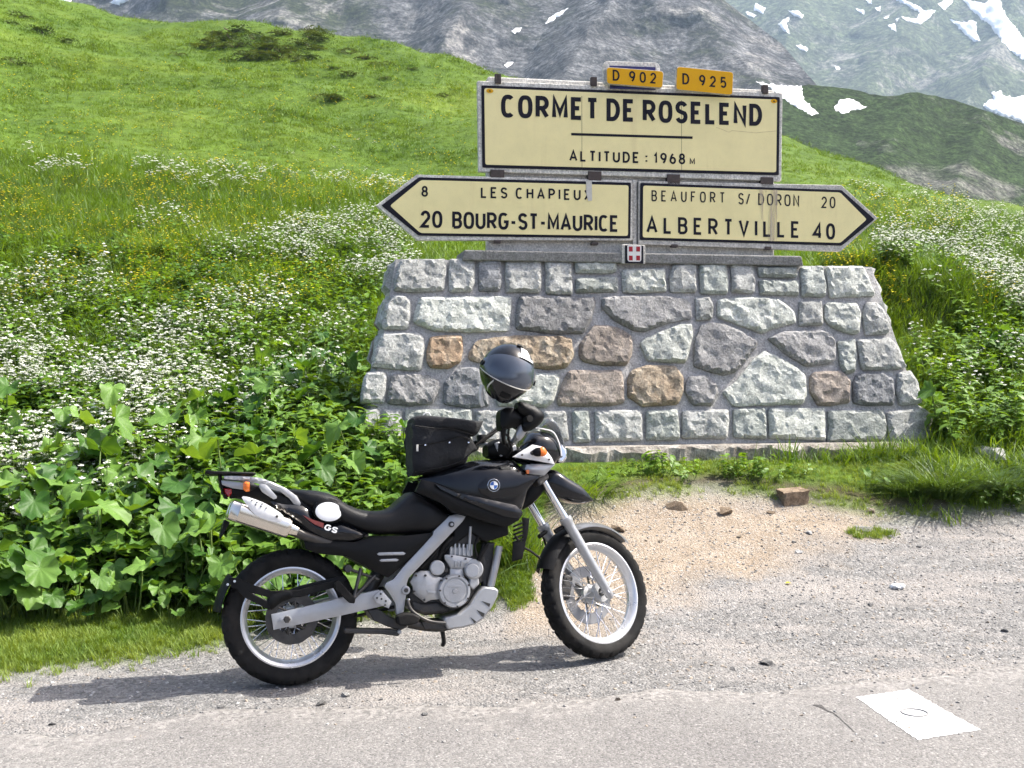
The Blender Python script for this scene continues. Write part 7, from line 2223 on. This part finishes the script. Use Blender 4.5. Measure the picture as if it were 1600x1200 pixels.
for i, (px, y, n, s, lab) in enumerate(((1010, 8.42, 16, 1., 'leafy weed clump at the wall foot right of the front beak'), (1040, 8.5, 16, 1.05, 'leafy weed clump second from the left at the wall foot'), (1075, 8.4, 10, .8, 'low leafy weed clump third from the left at the wall foot'), (1130, 8.45, 14, .95, 'leafy weed clump in the middle of the wall foot'),
                              (1165, 8.5, 16, 1., 'leafy weed clump just right of the wall middle'), (1195, 8.4, 12, .9, 'leafy weed clump above the brown block of stone'), (1260, 8.55, 10, .8, 'small leafy weed right of the brown block of stone'), (1530, 8.35, 18, 1., 'leafy weed under the tussock at the right gravel edge'), (1580, 8.4, 18, 1., 'leafy weed at the far right gravel edge'), (940, 8.15, 10, .8, 'small leafy weed behind the front fender'))):
    weed(px, y, n, s, lab, 900 + i)

# ------------------------------------------------------------------ heath shrubs on the hill
def shrub_mesh(seed):
    rg2 = random.Random(seed); vs, fs, mi = [], [], []
    for k in range(7):
        a = rg2.uniform(0, 6.28); stalk(vs, fs, mi, 1, Vector((0, 0, -.1)), Vector((math.cos(a) * .5, math.sin(a) * .5, .35)), .02)
    lobes = [(rg2.uniform(-.6, .6), rg2.uniform(-.6, .6), rg2.uniform(.3, .6)) for _ in range(6)]
    for k in range(420):
        lx, ly_, lr = rg2.choice(lobes)
        v = Vector((rg2.gauss(0, 1), rg2.gauss(0, 1), abs(rg2.gauss(0, 1)))).normalized() * lr * rg2.uniform(.75, 1.05)
        p = Vector((lx, ly_, 0)) + v; p.z *= .75
        d = (v.normalized() + Vector((rg2.uniform(-.6, .6), rg2.uniform(-.6, .6), rg2.uniform(0, .6)))).normalized()
        leaf_blade(vs, fs, mi, 0, p, d, Vector((0, 0, 1)) if abs(d.z) < .9 else Vector((1, 0, 0)), .13, .045, .2, .2, 2)
    me = mesh('foliage', vs, fs); me.materials.append(MAT['shrub_leaf']); me.materials.append(MAT['twig']); me.polygons.foreach_set('material_index', mi)
    return me
SHM = [shrub_mesh(s) for s in range(4)]
SHR = [(28, 22, 1.2), (12, 32, .8), (70, 48, 1.5), (103, 62, .9), (26, 96, 1.3), (330, 64, 1.1), (345, 68, 1.2), (365, 46, 1.5), (378, 66, 1.1), (400, 58, 1.3), (415, 72, 1.4), (440, 50, 1.2), (436, 86, 1.4), (455, 76, 1.2), (470, 66, 1.1), (484, 46, 1.3), (500, 60, .9), (460, 92, .9), (545, 80, 1.2), (572, 88, 1.3), (546, 114, 1.2), (525, 104, .9), (594, 98, 1.), (514, 151, 1.5), (530, 152, .9), (583, 148, .9), (692, 147, 1.), (280, 82, .7), (602, 120, .7), (642, 104, .7), (300, 66, .6)] + [(random.Random(k).uniform(320, 500), random.Random(k + 99).uniform(48, 92), random.Random(k + 7).uniform(.7, 1.5)) for k in range(34)]
SHR.sort()
def nth_word(n):
    tens = {2: 'twent', 3: 'thirt', 4: 'fort', 5: 'fift', 6: 'sixt', 7: 'sevent'}
    if n <= 20: return ORD[n - 1]
    return tens[n // 10] + ('ieth' if n % 10 == 0 else 'y-' + ORD[n % 10 - 1])
for i, (px, py, s) in enumerate(SHR):
    p = ground_hit(px, py + 5, 20, 100)
    root = empty('heath_shrub', p, i * 1.3)
    tag(root, 'dark low heath shrub, %s from the left on the green hillside' % nth_word(i + 1), 'shrub', 'heath shrubs on the hillside')
    k = s * p.y / 85
    o = bpy.data.objects.new('foliage', SHM[i % 4]); COL.objects.link(o); o.parent = root; o.scale = (k, k, k * .6)

# ------------------------------------------------------------------ single stones
stone_mat('rock_brown', ((.13, .09, .055), (.25, .185, .125), (.36, .285, .2)))
def hewn(seed):
    rg2 = random.Random(seed); bm = bmesh.new()
    for _ in range(13):
        v = Vector((rg2.gauss(0, 1), rg2.gauss(0, 1), rg2.gauss(0, 1))).normalized() * rg2.uniform(.75, 1.05); v.z *= .7; bm.verts.new(v)
    bmesh.ops.convex_hull(bm, input=bm.verts)
    bmesh.ops.delete(bm, geom=[v for v in bm.verts if not v.link_faces], context='VERTS')
    bmesh.ops.subdivide_edges(bm, edges=bm.edges, cuts=2, use_grid_fill=True)
    for v in bm.verts: v.co += Vector((noise.noise(v.co * 3), noise.noise(v.co * 3 + Vector((9, 0, 0))), noise.noise(v.co * 3 + Vector((0, 9, 0))))) * .07
    me = bpy.data.meshes.new('rock'); bm.to_mesh(me); bm.free(); return me
ROCKM = [hewn(40 + s) for s in range(5)]
def rock(px, py, wpx, hpx, mat, label, group=None, k=0, name='rock'):
    p = ground_hit(px, py + hpx * .4, 4.2, 20)
    e_ = road_edge(p.x)
    if p.y < e_: p = zr(px, py + hpx * .4, .009)
    s = wpx / F * p.y / 2
    me = ROCKM[k % 5].copy(); me.materials.clear(); me.materials.append(MAT[mat])
    o = link(name, me); autosmooth(o, 22)
    o.location = p + Vector((0, s * .3, s * hpx / wpx * .45)); o.rotation_euler = (0, 0, k * 1.1)
    o.scale = (s, s * .8, max(.3, 1.5 * hpx / wpx) * s)
    tag(o, label, 'stone', group)
    return o
for i, r_ in enumerate(((1060, 790, 40, 20, 'rock_brown', 'dark brown wedge of rock on the sand left of the brown block'), (1132, 797, 38, 17, 'rock_brown', 'flat brown rock on the sand between wedge and block'), (965, 825, 32, 16, 'rock_brown', 'brown wedge of rock just beyond the front wheel'), (1206, 800, 20, 8, 'rock_brown', 'small thin brown rock below the brown block'),
                    (1352, 826, 54, 13, 'pebble_grey', 'flat grey stone lying in a tuft of moss on the gravel'), (1546, 706, 76, 26, 'stone_grey', 'grey boulder in the grass right of the tussock'), (1362, 797, 18, 12, 'pebble_tan', 'pale stone at the edge of the grass ledge'), (1265, 832, 15, 9, 'pebble_pale', 'pale stone on the sand below the brown block'), (1249, 862, 15, 9, 'pebble_pale', 'white pebble where the sand meets the gravel'), (1240, 846, 12, 6, 'pebble_grey', 'small grey pebble left of the pale stones on the sand'),
                    (1360, 945, 17, 6, 'stone_dark', 'small dark chip on the gravel below the white tissue'), (1203, 1034, 34, 13, 'pebble_grey', 'grey lump of broken asphalt on the gravel'), (1347, 1064, 18, 6, 'stone_dark', 'small dark chip beside the white painted square'), (1145, 1045, 14, 6, 'stone_dark', 'small dark chip left of the lump of broken asphalt'),
                    (538, 1085, 18, 11, 'pebble_pale', 'pale stone in the shadow of the motorcycle'), (500, 1099, 22, 9, 'pebble_grey', 'grey stone at the lower edge of the motorcycle shadow'), (404, 1106, 14, 7, 'pebble_pale', 'pale stone below the rear wheel shadow'), (345, 1104, 16, 7, 'pebble_grey', 'grey stone at the left of the rear wheel shadow'), (594, 1092, 12, 6, 'stone_dark', 'dark chip below the motorcycle engine shadow'),
                    (663, 1115, 16, 6, 'stone_dark', 'dark chip on the road edge below the motorcycle shadow'), (80, 1131, 14, 6, 'stone_dark', 'dark chip at the road edge on the left'), (1034, 846, 14, 8, 'pebble_tan', 'pale stone on the sand right of the front wheel'), (1155, 838, 12, 6, 'pebble_tan', 'small tan stone in the middle of the sand'), (1390, 838, 12, 6, 'pebble_grey', 'small stone right of the mossy flat stone'), (1437, 853, 14, 6, 'stone_dark', 'dark chip on the gravel under the tussock'), (1570, 985, 14, 7, 'stone_dark', 'dark chip on the gravel at the right edge'), (965, 1092, 12, 8, 'pebble_tan', 'tan stone on the road edge below the front wheel'))):
    rock(*r_[:6], k=i)
# squared brown block
p = ground_hit(1241, 790, 4.2, 20); s = 42 / F * p.y
bm = bmesh.new(); bmesh.ops.create_cube(bm, size=1); bmesh.ops.subdivide_edges(bm, edges=bm.edges, cuts=3, use_grid_fill=True)
for v in bm.verts:
    v.co += Vector((noise.noise(v.co * 2.3), noise.noise(v.co * 2.3 + Vector((4, 0, 0))), noise.noise(v.co * 2.3 + Vector((0, 7, 0))))) * .12
    v.co = Vector((v.co.x * s, v.co.y * s * .7, v.co.z * s * .62))
o = bm_obj('rock', bm, MAT['rock_brown']); o.location = p + Vector((0, .06, s * .24)); o.rotation_euler = (.1, -.06, .25); autosmooth(o, 25)
tag(o, 'squared brown block of stone at the foot of the grass ledge', 'stone')
# crumpled tissue and a yellow leaf
p = ground_hit(1403, 920, 4.2, 20)
bm = bmesh.new(); bmesh.ops.create_icosphere(bm, subdivisions=3, radius=1)
for v in bm.verts:
    v.co *= 1 + .45 * noise.fractal(v.co * 1.9, .8, 2.2, 4); v.co = Vector((v.co.x * .045, v.co.y * .03, v.co.z * .018))
o = bm_obj('crumpled_tissue', bm, MAT['plate_white'], None, True); o.location = p + Vector((0, 0, .012)); tag(o, 'crumpled white tissue lying on the gravel', 'litter')
p = ground_hit(1231, 914, 4.2, 20)
vs, fs, mi = [], [], []
leaf_blade(vs, fs, mi, 0, Vector((-.015, 0, .008)), Vector((1, .2, .1)).normalized(), Vector((0, 0, 1)), .04, .012, .5, .1, 4)
o = mobj('fallen_leaf', vs, fs, MAT['petal_yellow'], None, True); o.location = p; tag(o, 'small orange leaf lying on the gravel', 'leaf')
